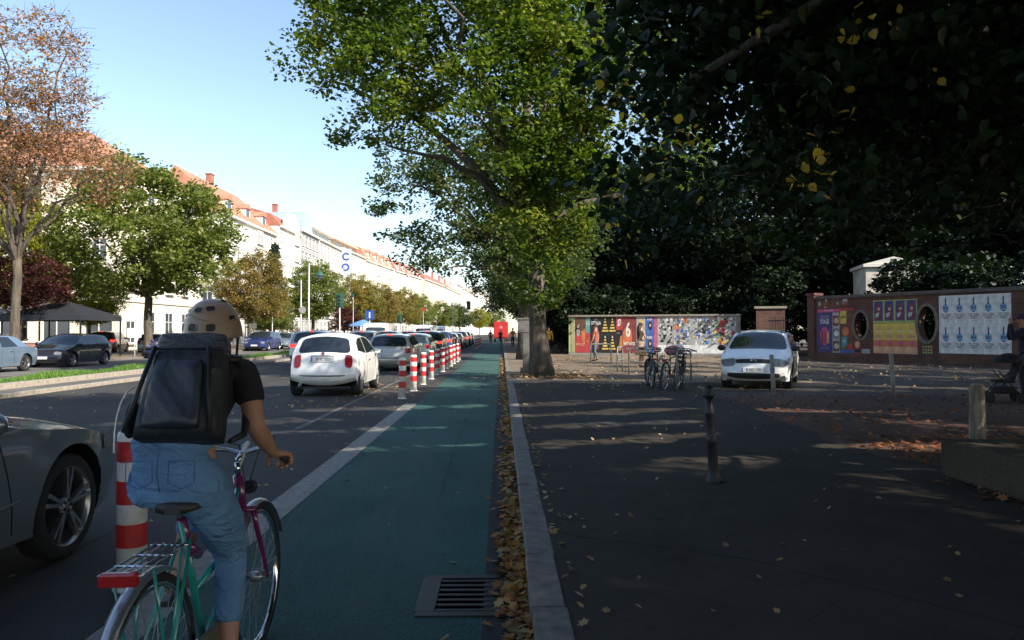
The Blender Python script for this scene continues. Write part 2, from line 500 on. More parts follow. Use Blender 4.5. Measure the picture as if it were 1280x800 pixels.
M['redlit'] = lampmat('lit_brake_lamp', (.9, .05, .03), .9)
M['amber'] = glassmat('amber_lens', (.6, .2, .03), .15, .8)
M['plate'] = pm('plate_white', (.62, .62, .60), .5, 0, .04)
M['blue'] = pm('blue_paint', (.02, .07, .30), .45, 0, .08)
M['ink'] = pm('black_ink', (.02, .02, .02), .6, 0, .1)
M['bark'] = barkmat('tree_bark', (.030, .024, .018), (.15, .12, .09), (.07, .075, .035))
M['barkd'] = barkmat('dark_bark', (.025, .02, .016), (.10, .08, .06))
M['barkw'] = barkmat('pale_bark', (.10, .08, .06), (.32, .27, .21))

# ------------------------------------------------------------------ ground
def sheet(name, pts, z, m, label=None, sub=0):
    mb = MB(); mb.add([(x, y, z) for x, y in pts], [list(range(len(pts)))])
    o = mb.build(name, m); o['kind'] = 'structure'
    if label: o['label'] = label
    return o
def rect(x0, x1, y0, y1): return [(x0, y0), (x1, y0), (x1, y1), (x0, y1)]
sheet('ground', rect(-900, 900, -400, 1600), -.03, M['plaza'])
sheet('road', rect(-11.2, .15, -30, 520), 0, M['road'])
sheet('opposite_road', rect(-20.3, -14.0, -30, 420), 0, M['road2'])
sheet('bike_lane', rect(-1.77, -.10, -12, 480), .004, M['green'])
sheet('lane_line', rect(-2.02, -1.76, -12, 15.6), .008, M['line'])
sheet('gutter', rect(-.10, .155, -12, 300), .005, M['seal'])
sheet('parking_line', rect(-3.22, -3.12, 11.5, 60), .004, M['faint'])
for k in range(12):
    sheet('dash_line', rect(-6.45, -6.33, 6.4+k*9, 9.4+k*9), .004, M['line'])
for k in range(8):
    sheet('dash_line', rect(-17.0, -16.9, 16+k*9, 19+k*9), .004, M['line'])
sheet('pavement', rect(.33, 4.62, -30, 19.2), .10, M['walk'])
sheet('plaza', rect(.33, 75, 19.2, 120), .10, M['plaza'])
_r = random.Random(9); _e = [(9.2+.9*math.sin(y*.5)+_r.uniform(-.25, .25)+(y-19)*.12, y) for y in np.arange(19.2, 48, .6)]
sheet('plaza_painted_shade_side', _e+[(75, 48), (75, 19.2)], .1035, M['plazashade'])  # dark sheet towards the walls, shade painted as ground colour
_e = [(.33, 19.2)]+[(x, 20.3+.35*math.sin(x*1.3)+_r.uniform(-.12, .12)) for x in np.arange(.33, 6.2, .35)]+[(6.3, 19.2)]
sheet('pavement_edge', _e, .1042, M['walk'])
sheet('plaza_near', rect(4.62, 75, -30, 19.2), .10, M['plazashade'])  # near plaza takes the same painted shade
sheet('pavement_far', rect(.33, 4.0, 120, 480), .10, M['walk'])
# ragged bed of reddish earth under the plaza trees
rg = random.Random(3)
bed = []
outline = [(4.3, 8.2), (4.25, 9.8), (4.35, 11.8), (4.6, 14), (4.8, 15.9), (6.2, 16.3), (8.5, 16.2), (11, 16.6), (14, 16.3), (17, 15), (18, 12), (17, 9), (13, 7.2), (9, 7.6), (6.5, 7.5), (5.2, 7.6)]
for i, (x, y) in enumerate(outline):
    x2, y2 = outline[(i+1) % len(outline)]
    for k in range(4):
        t = k/4; bed.append((x+(x2-x)*t+rg.uniform(-.12, .12), y+(y2-y)*t+rg.uniform(-.12, .12)))
sheet('earth_bed', bed, .104, M['earth'])
tb = [(1.6+1.55*math.cos(a)*(1+.12*math.sin(3*a)), 23.6+1.25*math.sin(a)*(1+.1*math.cos(4*a))) for a in np.linspace(0, 2*PI, 25)[:-1]]
sheet('tree_pit', tb, .106, M['earth'])
# tar-filled cracks and mended patches
def crack(name, pts, z, w_, seed, m=None):
    r = random.Random(seed); P = []
    for (x0, y0), (x1, y1) in zip(pts, pts[1:]):
        L = math.hypot(x1-x0, y1-y0); n = max(2, int(L/.18))
        for k in range(n): t = k/n; P.append((x0+(x1-x0)*t+r.uniform(-.018, .018), y0+(y1-y0)*t+r.uniform(-.018, .018)))
    P.append(pts[-1]); mb = MB(); vs = []
    for i, (x, y) in enumerate(P):
        a = P[max(0, i-1)]; b = P[min(len(P)-1, i+1)]; dx, dy = b[0]-a[0], b[1]-a[1]; l = math.hypot(dx, dy) or 1; hw_ = w_*r.uniform(.3, 1)
        vs += [(x-dy/l*hw_, y+dx/l*hw_, z), (x+dy/l*hw_, y-dx/l*hw_, z)]
    mb.add(vs, [(2*i, 2*i+1, 2*i+3, 2*i+2) for i in range(len(P)-1)]); o = mb.build(name, m or M['crack']); o['kind'] = 'structure'; return o
crack('road_crack', [(-2.9, 3.5), (-3.0, 9), (-3.3, 16), (-3.25, 30)], .0025, .012, 1)
crack('road_crack', [(-6.1, 5), (-6.0, 14), (-6.2, 34)], .0025, .014, 2)
crack('road_crack', [(-10.2, 12.2), (-6.2, 12.6), (-2.9, 12.3)], .0028, .012, 3)
crack('lane_crack', [(-.55, 6.4), (-.62, 10), (-.5, 16), (-.58, 24)], .0065, .006, 4)
crack('lane_crack', [(-1.75, 7.8), (-1.0, 7.95), (-.12, 7.85)], .0068, .006, 5)
crack('pavement_crack', [(.4, 5.2), (1.5, 4.6), (2.6, 3.4), (3.6, 2.9)], .1025, .008, 6)
crack('pavement_crack', [(3.9, 6.8), (3.1, 5.1), (2.9, 3.6), (3.4, 2.6)], .1027, .007, 7)
crack('pavement_crack', [(.4, 9.4), (1.4, 9.8), (2.8, 9.5), (4.2, 10.2)], .1025, .008, 8)
sheet('asphalt_patch', [(-5.4, 8.2), (-4.1, 8.3), (-4.0, 11.2), (-5.3, 11.0)], .0018, M['seal'])
sheet('asphalt_patch', [(-9.4, 15.2), (-7.2, 15.3), (-7.3, 17.8), (-9.5, 17.6)], .0018, M['seal'])
sheet('asphalt_patch', [(1.2, 11.2), (2.9, 11.4), (2.8, 12.7), (1.15, 12.5)], .1018, M['seal'])
# opposite side: median and far pavement
def strip(name, x0, x1, y0, y1, z0, z1, m, bev=.012):
    mb = MB(); mb.box(((x0+x1)/2, (y0+y1)/2, (z0+z1)/2), (x1-x0, y1-y0, z1-z0)); o = mb.build(name, m, bevel=bev); o['kind'] = 'structure'; return o
def stones(name, x0, x1, y0, y1, z0, z1, L, m, gap=.008, seed=1, jit=.004):
    r = random.Random(seed); mb = MB(); y = y0
    while y < y1:
        l = L*(1+r.uniform(-.12, .12))*(1+ (y > 40)*2)
        mb.box(((x0+x1)/2+r.uniform(-jit, jit), y+l/2, (z0+z1)/2+r.uniform(-jit, jit)), (x1-x0, l-gap, z1-z0)); y += l
    o = mb.build(name, m, bevel=.012); o['kind'] = 'structure'; return o
stones('kerb', .15, .33, -10, 200, -.06, .106, 1.0, M['kerb'], gap=.014, jit=.006)
strip('kerb_joint', .17, .31, -10, 200, -.06, .088, M['seal'], 0)
stones('median_kerb', -11.35, -11.2, -20, 200, -.06, .10, 1.0, M['oldkerb'], seed=2)
sheet('median_strip', rect(-12.22, -11.35, -20, 200), .085, M['road2'])
stones('median_inner_kerb', -12.38, -12.22, -20, 200, 0, .235, 1.1, M['oldkerb'], seed=5)
sheet('median_soil', rect(-13.85, -12.38, -20, 200), .19, M['grass'])
stones('median_far_kerb', -14.0, -13.85, -20, 200, -.06, .19, 1.1, M['oldkerb'], seed=6)
stones('far_kerb', -20.45, -20.3, -20, 240, -.06, .11, 1.0, M['kerb'], seed=8)
sheet('far_pavement', rect(-75, -20.45, -30, 260), .10, M['plaza'])

# drain grate at the gutter
g = empty('drain_grate', (-.19, 4.26, 0), 0, 'cast iron drain grate with slots at the edge of the green lane', 'drain')
mb = MB()
for a in ((-.03, .30, .58, .06), (-.03, -.30, .58, .06)): mb.box((a[0], a[1], .006), (a[2], a[3], .014))
mb.box((-.265, 0, .006), (.13, .54, .014)); mb.box((.245, 0, .006), (.05, .54, .014))
mb.build('frame', M['iron'], g, bevel=.003)
mb = MB()
g.scale = (.84, 1, 1)
for k in range(7): mb.box((.01, -.235+k*.078, .002), (.42, .034, .014))
mb.build('grate', M['iron'], g, bevel=.003)
mb = MB(); mb.box((.01, 0, -.008), (.42, .54, .008)); mb.box((.01, 0, .001), (.42, .54, .006)); mb.build('pit', pm('pit_dark', (.004, .004, .004), 1), g)

# ------------------------------------------------------------------ leaf litter and grass (nobody could count it)
def litter(name, pts, z, size, m, seed, label):
    rng = np.random.default_rng(seed)
    P = np.array([(x, y, (z(x, y) if callable(z) else z)) for x, y in pts])
    n = len(P); s = size*rng.uniform(.55, 1.35, n)
    ang = rng.uniform(0, 2*PI, n); tilt = rng.normal(0, .28, (n, 2))
    # lobed leaf outline, 10 points as two halves
    out = [(0, -.5), (.22, -.28), (.48, -.22), (.30, 0), (.38, .28), (.12, .22), (0, .55)]
    o2 = [(-x, y) for x, y in out[1:-1]][::-1]
    shp = np.array(out+o2); k = len(shp)
    ca, sa = np.cos(ang), np.sin(ang)
    X = shp[None, :, 0]*s[:, None]; Y = shp[None, :, 1]*s[:, None]
    curl = rng.uniform(.1, .9, n)[:, None]
    Z = tilt[:, :1]*X + tilt[:, 1:]*Y + curl*(np.abs(shp[None, :, 0])*.35)*s[:, None]*.8
    Z = Z - Z.min(1)[:, None] + rng.uniform(0, .008, n)[:, None]
    V = np.stack([P[:, None, 0]+X*ca[:, None]-Y*sa[:, None], P[:, None, 1]+X*sa[:, None]+Y*ca[:, None], P[:, None, 2]+Z], 2).reshape(-1, 3)
    Fq = (np.arange(n)*k)[:, None]+np.arange(k)[None]
    o = tris_obj(name, V, Fq, m); tag(o, label, 'leaf litter', None, 'stuff'); return o
rr = random.Random(11)
pts = []
for i in range(4200):
    y = 2.6+rr.random()**1.5*40
    dens = .5+.5*math.sin(y*1.7)+.4*math.sin(y*4.1)
    if rr.random() > max(.25, dens): continue
    x = .15-abs(rr.gauss(0, .075 if y < 6 else .095)) ; pts.append((max(x, -.18), y))
for i in range(900):
    y = 5.2+rr.gauss(0, .9); pts.append((.15-abs(rr.gauss(0, .07)), y))
litter('gutter_leaves', pts, .008, .062, M['litter'], 1, 'rust brown fallen leaves heaped along the gutter of the kerb')
pts = [(rr.uniform(.36, 4.5), 2.2+rr.random()**1.2*19) for _ in range(270)]+[(.35+abs(rr.gauss(0, .07)), rr.uniform(2, 18)) for _ in range(170)]
litter('pavement_leaves', pts, .104, .048, M['litter_pale'], 2, 'pale dry leaves scattered thinly over the dark pavement')
pts = [(rr.uniform(4.3, 16), rr.uniform(7.6, 16.5)) for _ in range(2600)]+[(4.4+rr.random()*3, 8+rr.random()*2.0) for _ in range(500)]+[(rr.uniform(4.0, 4.3), 2+rr.random()*5) for _ in range(150)]
litter('bed_leaves', pts, .11, .07, M['litter_red'], 3, 'reddish brown leaves covering the earth bed behind the posts')
pts = [(rr.uniform(2, 22), rr.uniform(17, 42)) for _ in range(2600)]+[(1.6+rr.gauss(0, .9), 23.4+rr.gauss(0, .8)) for _ in range(900)]
litter('plaza_leaves', pts, .11, .085, M['litter_pale'], 4, 'yellow and tan leaves strewn over the sunlit plaza and tree pit')
pts = []
while len(pts) < 900:
    x = rr.uniform(-10.5, -.2); y = 2.5+rr.random()**1.3*33
    if -1.75 < x < -.2 and rr.random() < .72: continue
    pts.append((x, y))
litter('road_leaves', pts, .010, .055, M['litter_pale'], 5, 'single dry leaves lying on the road and green lane')
pts = [(rr.gauss(-3.2, .8), rr.uniform(14.5, 21)) for _ in range(260)]
litter('car_side_leaves', pts, .010, .06, M['litter_pale'], 6, 'dry leaves gathered on the road around the small white car')
# grass blades on the median
rng = np.random.default_rng(5)
n = 26000
gx = rng.uniform(-13.83, -12.4, n); gy = 12+rng.uniform(0, 1, n)**1.4*70
h = rng.uniform(.04, .13, n)*(1+.5*np.sin(gy*1.3+gx*3)); a = rng.uniform(0, 6.28, n); lx = rng.normal(0, .04, (n, 2))
B = np.stack([gx, gy, np.full(n, .19)], 1); wv = np.stack([np.cos(a), np.sin(a), np.zeros(n)], 1)*.012
T = B+np.stack([lx[:, 0], lx[:, 1], h], 1)
V = np.stack([B-wv, B+wv, T+wv*.3, T-wv*.3], 1).reshape(-1, 3)
o = tris_obj('grass', V, (np.arange(n)*4)[:, None]+np.arange(4)[None], M['blade']); tag(o, 'short green grass on the raised median between the two roads', 'grass', None, 'stuff')
# ------------------------------------------------------------------ trees
LM = {}
LM['maple'] = leafmat('maple_leaf', [(.028, .058, .010), (.065, .11, .014), (.135, .18, .022), (.28, .27, .045)], .46)
LM['grey'] = leafmat('olive_leaf', [(.022, .045, .014), (.05, .085, .022), (.10, .13, .05), (.20, .21, .12)], .4)
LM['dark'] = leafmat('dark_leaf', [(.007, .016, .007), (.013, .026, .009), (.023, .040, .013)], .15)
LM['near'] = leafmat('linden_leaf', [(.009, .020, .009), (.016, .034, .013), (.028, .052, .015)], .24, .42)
LM['gold'] = leafmat('golden_leaf', [(.42, .26, .03), (.5, .34, .05), (.34, .13, .03)], .5)
LM['green'] = leafmat('green_leaf', [(.06, .09, .018), (.13, .165, .035), (.21, .23, .06), (.30, .28, .11)], .45)
LM['orange'] = leafmat('orange_leaf', [(.20, .085, .04), (.36, .16, .08), (.46, .24, .12), (.32, .22, .13)], .4)
LM['brownish'] = leafmat('brownish_leaf', [(.10, .10, .025), (.24, .18, .05), (.32, .20, .08)], .4)
LM['burg'] = leafmat('burgundy_leaf', [(.035, .010, .013), (.075, .02, .02), (.13, .045, .03)], .35)
LM['yellow'] = leafmat('yellow_leaf', [(.14, .16, .02), (.26, .25, .03), (.34, .30, .06)], .5)
LM['olive'] = leafmat('olive_yellow_leaf', [(.08, .10, .02), (.18, .18, .035), (.28, .22, .06), (.34, .19, .07)], .42)
LM['conifer'] = leafmat('needle', [(.014, .03, .016), (.03, .05, .025)], .15)

T = 'trees along the kerb'
def epic(rng):
    n = 2800
    a = rng.uniform(0, 6.28, n); z = rng.uniform(2.1, 5.0, n)
    r = .3+rng.uniform(0, 1, n)**.7*(.35+.45*np.exp(-((z-3.3)/.7)**2))
    keep = np.sin(z*5+a*2) > -.5
    P = np.stack([np.cos(a)*r, np.sin(a)*r-.2, z], 1)
    return P[keep]
make_tree('maple_tree', (1.28, 23.6, .1), 4.7, .295,
    [(-1.0, -2.2, 5.7, 1.9, 1.3, 1.6), (1.3, -2.0, 6.2, 1.9, 1.3, 1.7), (0, -1.5, 4.5, 1.4, 1.0, .9), (-5.2, -.5, 9.2, 2.7, 3.0, 2.1), (-2.6, -.6, 11.2, 3.6, 3.6, 3.6), (-.6, -1, 8.3, 3.2, 3.4, 2.7), (2.6, 0, 9, 3.0, 3.6, 3.8), (0, 0, 13.4, 4.4, 4.4, 3.4), (-1.5, .5, 6.3, 1.7, 2.2, 1.4), (.8, -.2, 5.2, 1.5, 1.6, 1.3), (-1.0, -3.0, 7.4, 2.8, 1.6, 2.4), (1.5, -3, 9.6, 3, 1.8, 2.6), (-3.6, -2.8, 9.6, 2.6, 1.6, 2.2), (-6.6, 1, 11.2, 1.6, 2, 1.9), (-4.8, -1, 12.8, 2.2, 2.2, 2)],
    1500, 58, .155, .62, 15, 3, M['bark'], LM['maple'], 'tall bright green maple with leafy sprouts on its trunk, in the leaf-filled pit', T, extra=epic, twig=.022, limb_r=.62, carve=.2, lean=(-.25, 0))
make_tree('grey_tree', (1.15, 38, .1), 4.0, .30,
    [(-4.6, 0, 8.0, 3.4, 3.4, 2.9), (-1.8, 0, 9, 4, 4, 3.4), (-3.6, 0, 5.6, 3.2, 3, 1.7), (1, 0, 7, 3.4, 4, 3.6), (-5.9, .6, 10, 2.0, 2.2, 1.7), (0, 0, 4.3, 2.6, 2.6, 1.6)],
    560, 52, .19, .7, 12, 9, M['barkd'], LM['grey'], 'grey-green tree with wide drooping limbs, second along the kerb behind the big maple', T, twig=.03, carve=.14)
# leaves cut out of the crowns so that sun streaks land at chosen places: (x0,y0,x1,y1,half width)
def _g(px, py): Y = F*1.4/(py-415); return ((px-627)/F*Y, Y)
GAPS = []
for a, b, hw_ in (((640, 506), (815, 498), .30), ((650, 519), (850, 510), .26), ((655, 533), (850, 526), .20), ((655, 556), (880, 541), .24), ((672, 594), (935, 573), .32), ((690, 645), (980, 626), .34), ((900, 614), (1010, 602), .10), ((1010, 590), (1200, 600), .12),
                  ((330, 532), (560, 526), .16), ((150, 521), (420, 517), .3), ((420, 553), (600, 546), .12), ((500, 632), (600, 622), .10), ((380, 506), (600, 501), .30), ((950, 512), (1150, 517), .25), ((680, 700), (900, 676), .12), ((980, 660), (1240, 690), .14), ((1000, 556), (1180, 560), .2)):
    GAPS.append((*_g(*a), *_g(*b), hw_))
GAPS += [(1.5, 22.0, 5.5, 21.3, .35), (2.2, 25.5, 9, 24.4, .55), (3, 28.5, 10, 27.6, .7), (2, 32, 9, 31, .6), (4, 36, 12, 34.5, .8), (3, 40, 11, 39, .7), (5.2, 46.5, 12.5, 44.6, 1.3), (7, 21.5, 9, 20.5, .4), (8.5, 30, 13, 27, .6), (5, 18.6, 9.5, 17.6, .22), (9, 19.5, 13, 17.5, .3), (12, 24, 17, 21, .3)]
def sungaps(W, rng):
    k = 1/math.tan(SUN_EL); gx = W[:, 0]-SUN_AZ.x*W[:, 2]*k; gy = W[:, 1]-SUN_AZ.y*W[:, 2]*k
    keep = np.ones(len(W), bool)
    for i, (x0, y0, x1, y1, hw_) in enumerate(GAPS):
        dx, dy = x1-x0, y1-y0; L2 = dx*dx+dy*dy; t = np.clip(((gx-x0)*dx+(gy-y0)*dy)/L2, 0, 1)
        d = np.hypot(gx-x0-t*dx, gy-y0-t*dy); w_ = hw_*(.8+.35*np.sin(gx*(2.3+(i*.7) % 2.1)+i*1.9)+.2*np.sin(gx*(6+i % 4)+i))*1.4*np.sin(PI*(.08+.84*t))**.5
        keep &= ~((d < w_+.07) & (rng.uniform(0, 1, len(W)) < .95))
    return keep
# prototypes used again and again
pA = make_tree('park_tree', (25, 45.5, .1), 4.2, .30, [(0, 0, 9, 5.2, 5.2, 4.2), (2.5, 1, 6.6, 3, 3, 2.4), (-2.6, -1, 6.2, 3, 3, 2.4), (0, 2, 12, 3.4, 3.4, 2.4), (.5, -1.5, 4.6, 3.4, 3, 1.6)],
    560, 46, .25, .85, 11, 21, M['barkd'], LM['dark'], 'dense dark tree behind the brick wall above the yellow posters', 'dark park trees behind the wall')
pB = make_tree('street_tree', (-21.2, 45, .1), 3.3, .25, [(0, 0, 6.9, 4.9, 4.6, 3.4), (-1.4, 0, 9.3, 2.9, 2.9, 2.4), (2.4, 0, 5.4, 2.8, 3, 2.0), (-2.7, 0, 5.2, 2.9, 3, 1.9), (1.6, 0, 8.6, 2.4, 2.4, 1.9)],
    620, 50, .22, .72, 11, 33, M['bark'], LM['green'], 'round full green tree on the opposite pavement above the small blue car', None, carve=.1)

# lindens over the path, then unseen trees added for their shade
NT = make_tree('linden_tree', (6.6, 1.4, .1), 3.4, .32,
    [(3.2-6.6, 6.3-1.4, 4.7, 2.25, 2.2, 2.3), (6.2-6.6, 7-1.4, 4.6, 3.2, 2.6, 2.3), (3.2, 3.4, 5.3, 3.6, 3.2, 2.7), (-1.6, .2, 7.6, 5.0, 4.4, 3.0), (-.6, 2, 10, 5.4, 4.8, 3.2), (-4.7, 3.7, 6.6, 1.6, 2, 1.7), (1.5, 6.8, 4.4, 2.8, 2.2, 1.9), (-4.3, -1.6, 9, 4.6, 4.6, 3), (-1.2, 7.4, 6.6, 4.2, 2.6, 2.6),
     (-4.9, 5.0, 3.3, 1.0, 1.2, 1.1), (-5.0, 5.2, 4.8, 1.0, 1.3, 1.3), (-4.1, 6.1, 3.0, 1.5, 1.4, 1.0), (-5.1, 5.4, 6.4, 1.1, 1.5, 1.5), (-2.6, 6.0, 3.3, 1.7, 1.5, 1.0), (-4.2, 5.1, 5.5, 1.5, 1.6, 1.7), (-4.2, 5.2, 3.9, 1.3, 1.6, 1.3), (-2.8, 4.6, 3.8, 1.9, 1.6, 1.2), (-1.1, 4.8, 3.5, 2.1, 1.8, 1.0), (-3.4, 4.8, 7.0, 2.2, 2.0, 1.6), (1.0, 5.0, 3.6, 2.2, 2.0, 1.1), (-4.0, 5.8, 8.4, 1.8, 2, 1.6)],
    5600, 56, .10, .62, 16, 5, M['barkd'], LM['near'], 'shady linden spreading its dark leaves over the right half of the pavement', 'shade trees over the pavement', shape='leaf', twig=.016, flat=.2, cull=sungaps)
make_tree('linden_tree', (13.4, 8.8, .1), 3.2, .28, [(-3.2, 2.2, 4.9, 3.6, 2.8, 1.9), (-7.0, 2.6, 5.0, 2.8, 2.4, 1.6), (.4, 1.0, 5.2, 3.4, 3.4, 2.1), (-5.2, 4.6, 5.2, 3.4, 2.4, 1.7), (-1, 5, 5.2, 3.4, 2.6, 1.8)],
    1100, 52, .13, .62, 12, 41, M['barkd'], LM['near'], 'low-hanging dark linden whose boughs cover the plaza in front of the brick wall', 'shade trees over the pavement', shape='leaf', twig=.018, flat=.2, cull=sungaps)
# a few turned leaves hang in its crown
rng = np.random.default_rng(8)
sp = []
for px, py, Y, n, s in ((862, 168, 5.2, 5, .05), (835, 195, 5.2, 12, .13), (1083, 20, 4.8, 14, .12), (1062, 140, 5.0, 5, .07), (1022, 205, 5.0, 22, .10), (790, 130, 5.6, 12, .12), (1183, 95, 5.0, 2, .04), (795, 300, 6.6, 12, .12), (960, 20, 5, 5, .1)):
    c = np.array([(px-627)/F*Y, Y, 1.5+(415-py)/F*Y]); sp.append(c-np.array([6.6, 1.4, .1])+rng.normal(size=(n, 3))*s)
V, Fq = leaves(np.vstack(sp), .062, rng, 'leaf', .1, .5)
tris_obj('turned_leaves', V, Fq, LM['gold'], NT)

S = 'shade trees over the pavement'  # trees behind the camera are unseen, added to keep the foreground dark
pS = make_tree('unseen_shade_tree', (8.2, -6.2, .1), 4.2, .30, [(0, 0, 8.6, 5.4, 5.2, 3.8), (2.5, 1, 6.4, 3, 3, 2.0), (-2.6, -1, 6.0, 3, 3, 2.0), (0, 2, 11.4, 3.4, 3.4, 2.2)],
    520, 44, .22, .8, 11, 27, M['barkd'], LM['dark'], 'loose-crowned unseen shade tree added nearest behind the stone bed', S, carve=.22)
for x, y, s, rz, lab in ((4.6, -6.5, 1.02, 1.0, 'unseen shade tree added on the pavement just behind the photographer'),
                         (13.5, -9, 1.05, 2.1, 'unseen shade tree added between the stone bed and the wall, behind the photographer'),
                         (3.4, -16.5, 1.1, 4.0, 'farthest unseen shade tree added back along the pavement'),
                         (-.6, -11.5, 1.0, 2.2, 'unseen shade tree added by the kerb behind the photographer'),
                         (10.5, -13, 1.1, 3.3, 'unseen shade tree added deep behind the photographer on the right'),
                         (18, -8, 1.15, 1.2, 'unseen shade tree added far behind the stone bed'),

):
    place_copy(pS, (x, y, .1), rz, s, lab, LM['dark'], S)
for x, y, s, sd, lab in ((16.2, 11.4, .98, 61, 'unseen shade tree past the stone bed beyond the right edge'), (21.5, 1.5, .85, 62, 'tall unseen shade tree far right of the stone bed'),
                         (23.8, 17.5, 1.12, 63, 'unseen shade tree beyond the person with the pushchair'), (28.5, 7.5, 1.15, 64, 'tall unseen shade tree beyond the stone bed and the person')):
    make_tree('unseen_shade_tree', (x, y, .1), 4.2*s, .28, [tuple(v*s for v in c_) for c_ in ((0, 0, 8.6, 5.4, 5.2, 3.8), (2.5, 1, 6.4, 3, 3, 2.0), (-2.6, -1, 6.0, 3, 3, 2.0), (0, 2, 11.4, 3.4, 3.4, 2.2))],
        400, 40, .24, .85, 9, sd, M['barkd'], LM['dark'], lab, S, carve=.15, cull=sungaps)  # out of view at the right, put there for their shade
G = 'dark park trees behind the wall'
for i, (x, y, s, rz, lab) in enumerate((
        (16.5, 47, 1.0, 2.2, 'dark tree behind the gap between the two poster walls'),
        (10.6, 52, .95, 3.7, 'dark tree behind the far poster wall above its right half'),
        (5.6, 55, .9, 5.0, 'dark tree behind the left end of the far poster wall'),
        (30.5, 39.5, 1.1, .9, 'dark tree behind the brick wall above the bottle posters'),
        (27, 50, 1.2, 1.8, 'tall dark tree deep in the park behind the brick wall'),
        (19.5, 60, 1.2, 4.4, 'tall dark tree deep in the park behind the gate pillar'),
        (9, 66, 1.25, .2, 'tall dark tree deep in the park behind the far poster wall'),
        (36, 43, 1.2, 2.9, 'dark tree at the right edge beyond the brick wall'),
        (14, 76, 1.3, 3.3, 'tallest dark tree farthest back in the park'),
        (34, 62, 1.3, 5.6, 'dark tree far behind the small white mausoleum'),
        (4.6, 72, 1.05, 1.1, 'dark tree beyond the yellow-jacketed walker'))):
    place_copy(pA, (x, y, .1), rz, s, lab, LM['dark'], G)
for i, (y, s, x) in enumerate(((51, .78, 2.6), (63, .8, 3.0), (76, .82, 3.4), (90, .85, 5.6), (112, .8, 6.4), (130, .9, 7), (150, .95, 7.4), (174, 1.0, 8), (206, 1.1, 9))):
    w_ = ['third', 'fourth', 'fifth', 'sixth', 'seventh', 'eighth', 'ninth', 'tenth', 'farthest'][i]
    place_copy(pB, (x, y, .1), i*1.3, s, '%s tree along the kerb, dark against the street beyond' % w_, [LM['grey'], LM['dark'], LM['brownish']][i % 3], T, M['barkd'])

O = 'trees on the opposite pavement'
pB.scale = (1.06, 1.06, 1.06)
make_tree('autumn_tree', (-21.0, 32.5, .1), 4.6, .2, [(.6, 0, 13.2, 2.4, 2.6, 2.3), (-.2, 0, 10.6, 3.6, 3.4, 2.7), (1.2, 0, 8.6, 3.7, 3.2, 1.9), (-2.5, 0, 8.8, 3.2, 3, 2.4)],
    900, 17, .14, .62, 13, 15, M['bark'], LM['orange'], 'nearly bare autumn tree with rusty orange leaves, above the silver saloon', O, twig=.026, sticks=4, limb_r=.5, carve=.1)
make_tree('copper_tree', (-25.4, 39.5, .1), 2.0, .12, [(0, 0, 4.2, 2.3, 2, 1.5), (.9, 0, 3.5, 1.7, 1.5, .8), (-1, 0, 3.6, 1.6, 1.5, 1)], 190, 40, .16, .45, 7, 17, M['barkd'], LM['burg'], 'small burgundy-leaved tree beside the black cafe tent', O)
place_copy(pB, (-28.6, 45, .1), .8, (.55, .55, .95), 'slender yellow-green tree behind the burgundy one', LM['yellow'], O)
place_copy(pB, (-27.5, 50, .1), 2.1, (.5, .5, .55), 'low bright yellow tree behind the cafe tent', LM['yellow'], O)
place_copy(pB, (-20.9, 62, .1), 3.3, (.62, .62, .72), 'rusty brown tree right of the full green tree', LM['brownish'], O)
place_copy(pB, (-21.4, 69, .1), 4.1, (.5, .5, .45), 'low green tree under the dark conifer', LM['green'], O)
place_copy(pB, (-21.2, 84, .1), 5.0, .84, 'green street tree just left of the tall lamp post', LM['green'], O)
place_copy(pB, (-20.8, 99, .1), .5, (.45, .45, .45), 'small burgundy tree between two green street trees', LM['burg'], O)
place_copy(pB, (-21, 110, .1), 1.5, .86, 'olive and gold street tree above the blue information sign', LM['olive'], O)
place_copy(pB, (-21, 126, .1), 2.5, .84, 'orange-tipped street tree beyond the blue information sign', LM['brownish'], O)
place_copy(pB, (-20.8, 152, .1), 3.5, .92, 'yellow-green street tree before the facade with the red mansard', LM['olive'], O)
place_copy(pB, (-19.5, 175, .1), 4.5, .9, 'green street tree before the far white houses', LM['green'], O)
place_copy(pB, (-14.6, 184, .1), 5.5, .80, 'green tree in the row where the road bends', LM['green'], O)
place_copy(pB, (-11.0, 196, .1), .9, .78, 'dark green tree over the last cars of the queue', LM['grey'], O)
place_copy(pB, (-7.0, 232, .1), 1.9, .8, 'pale yellow tree where the street disappears', LM['yellow'], O)
place_copy(pB, (-2.6, 262, .1), 2.9, .85, 'hazy green tree closing the end of the street', LM['green'], O)
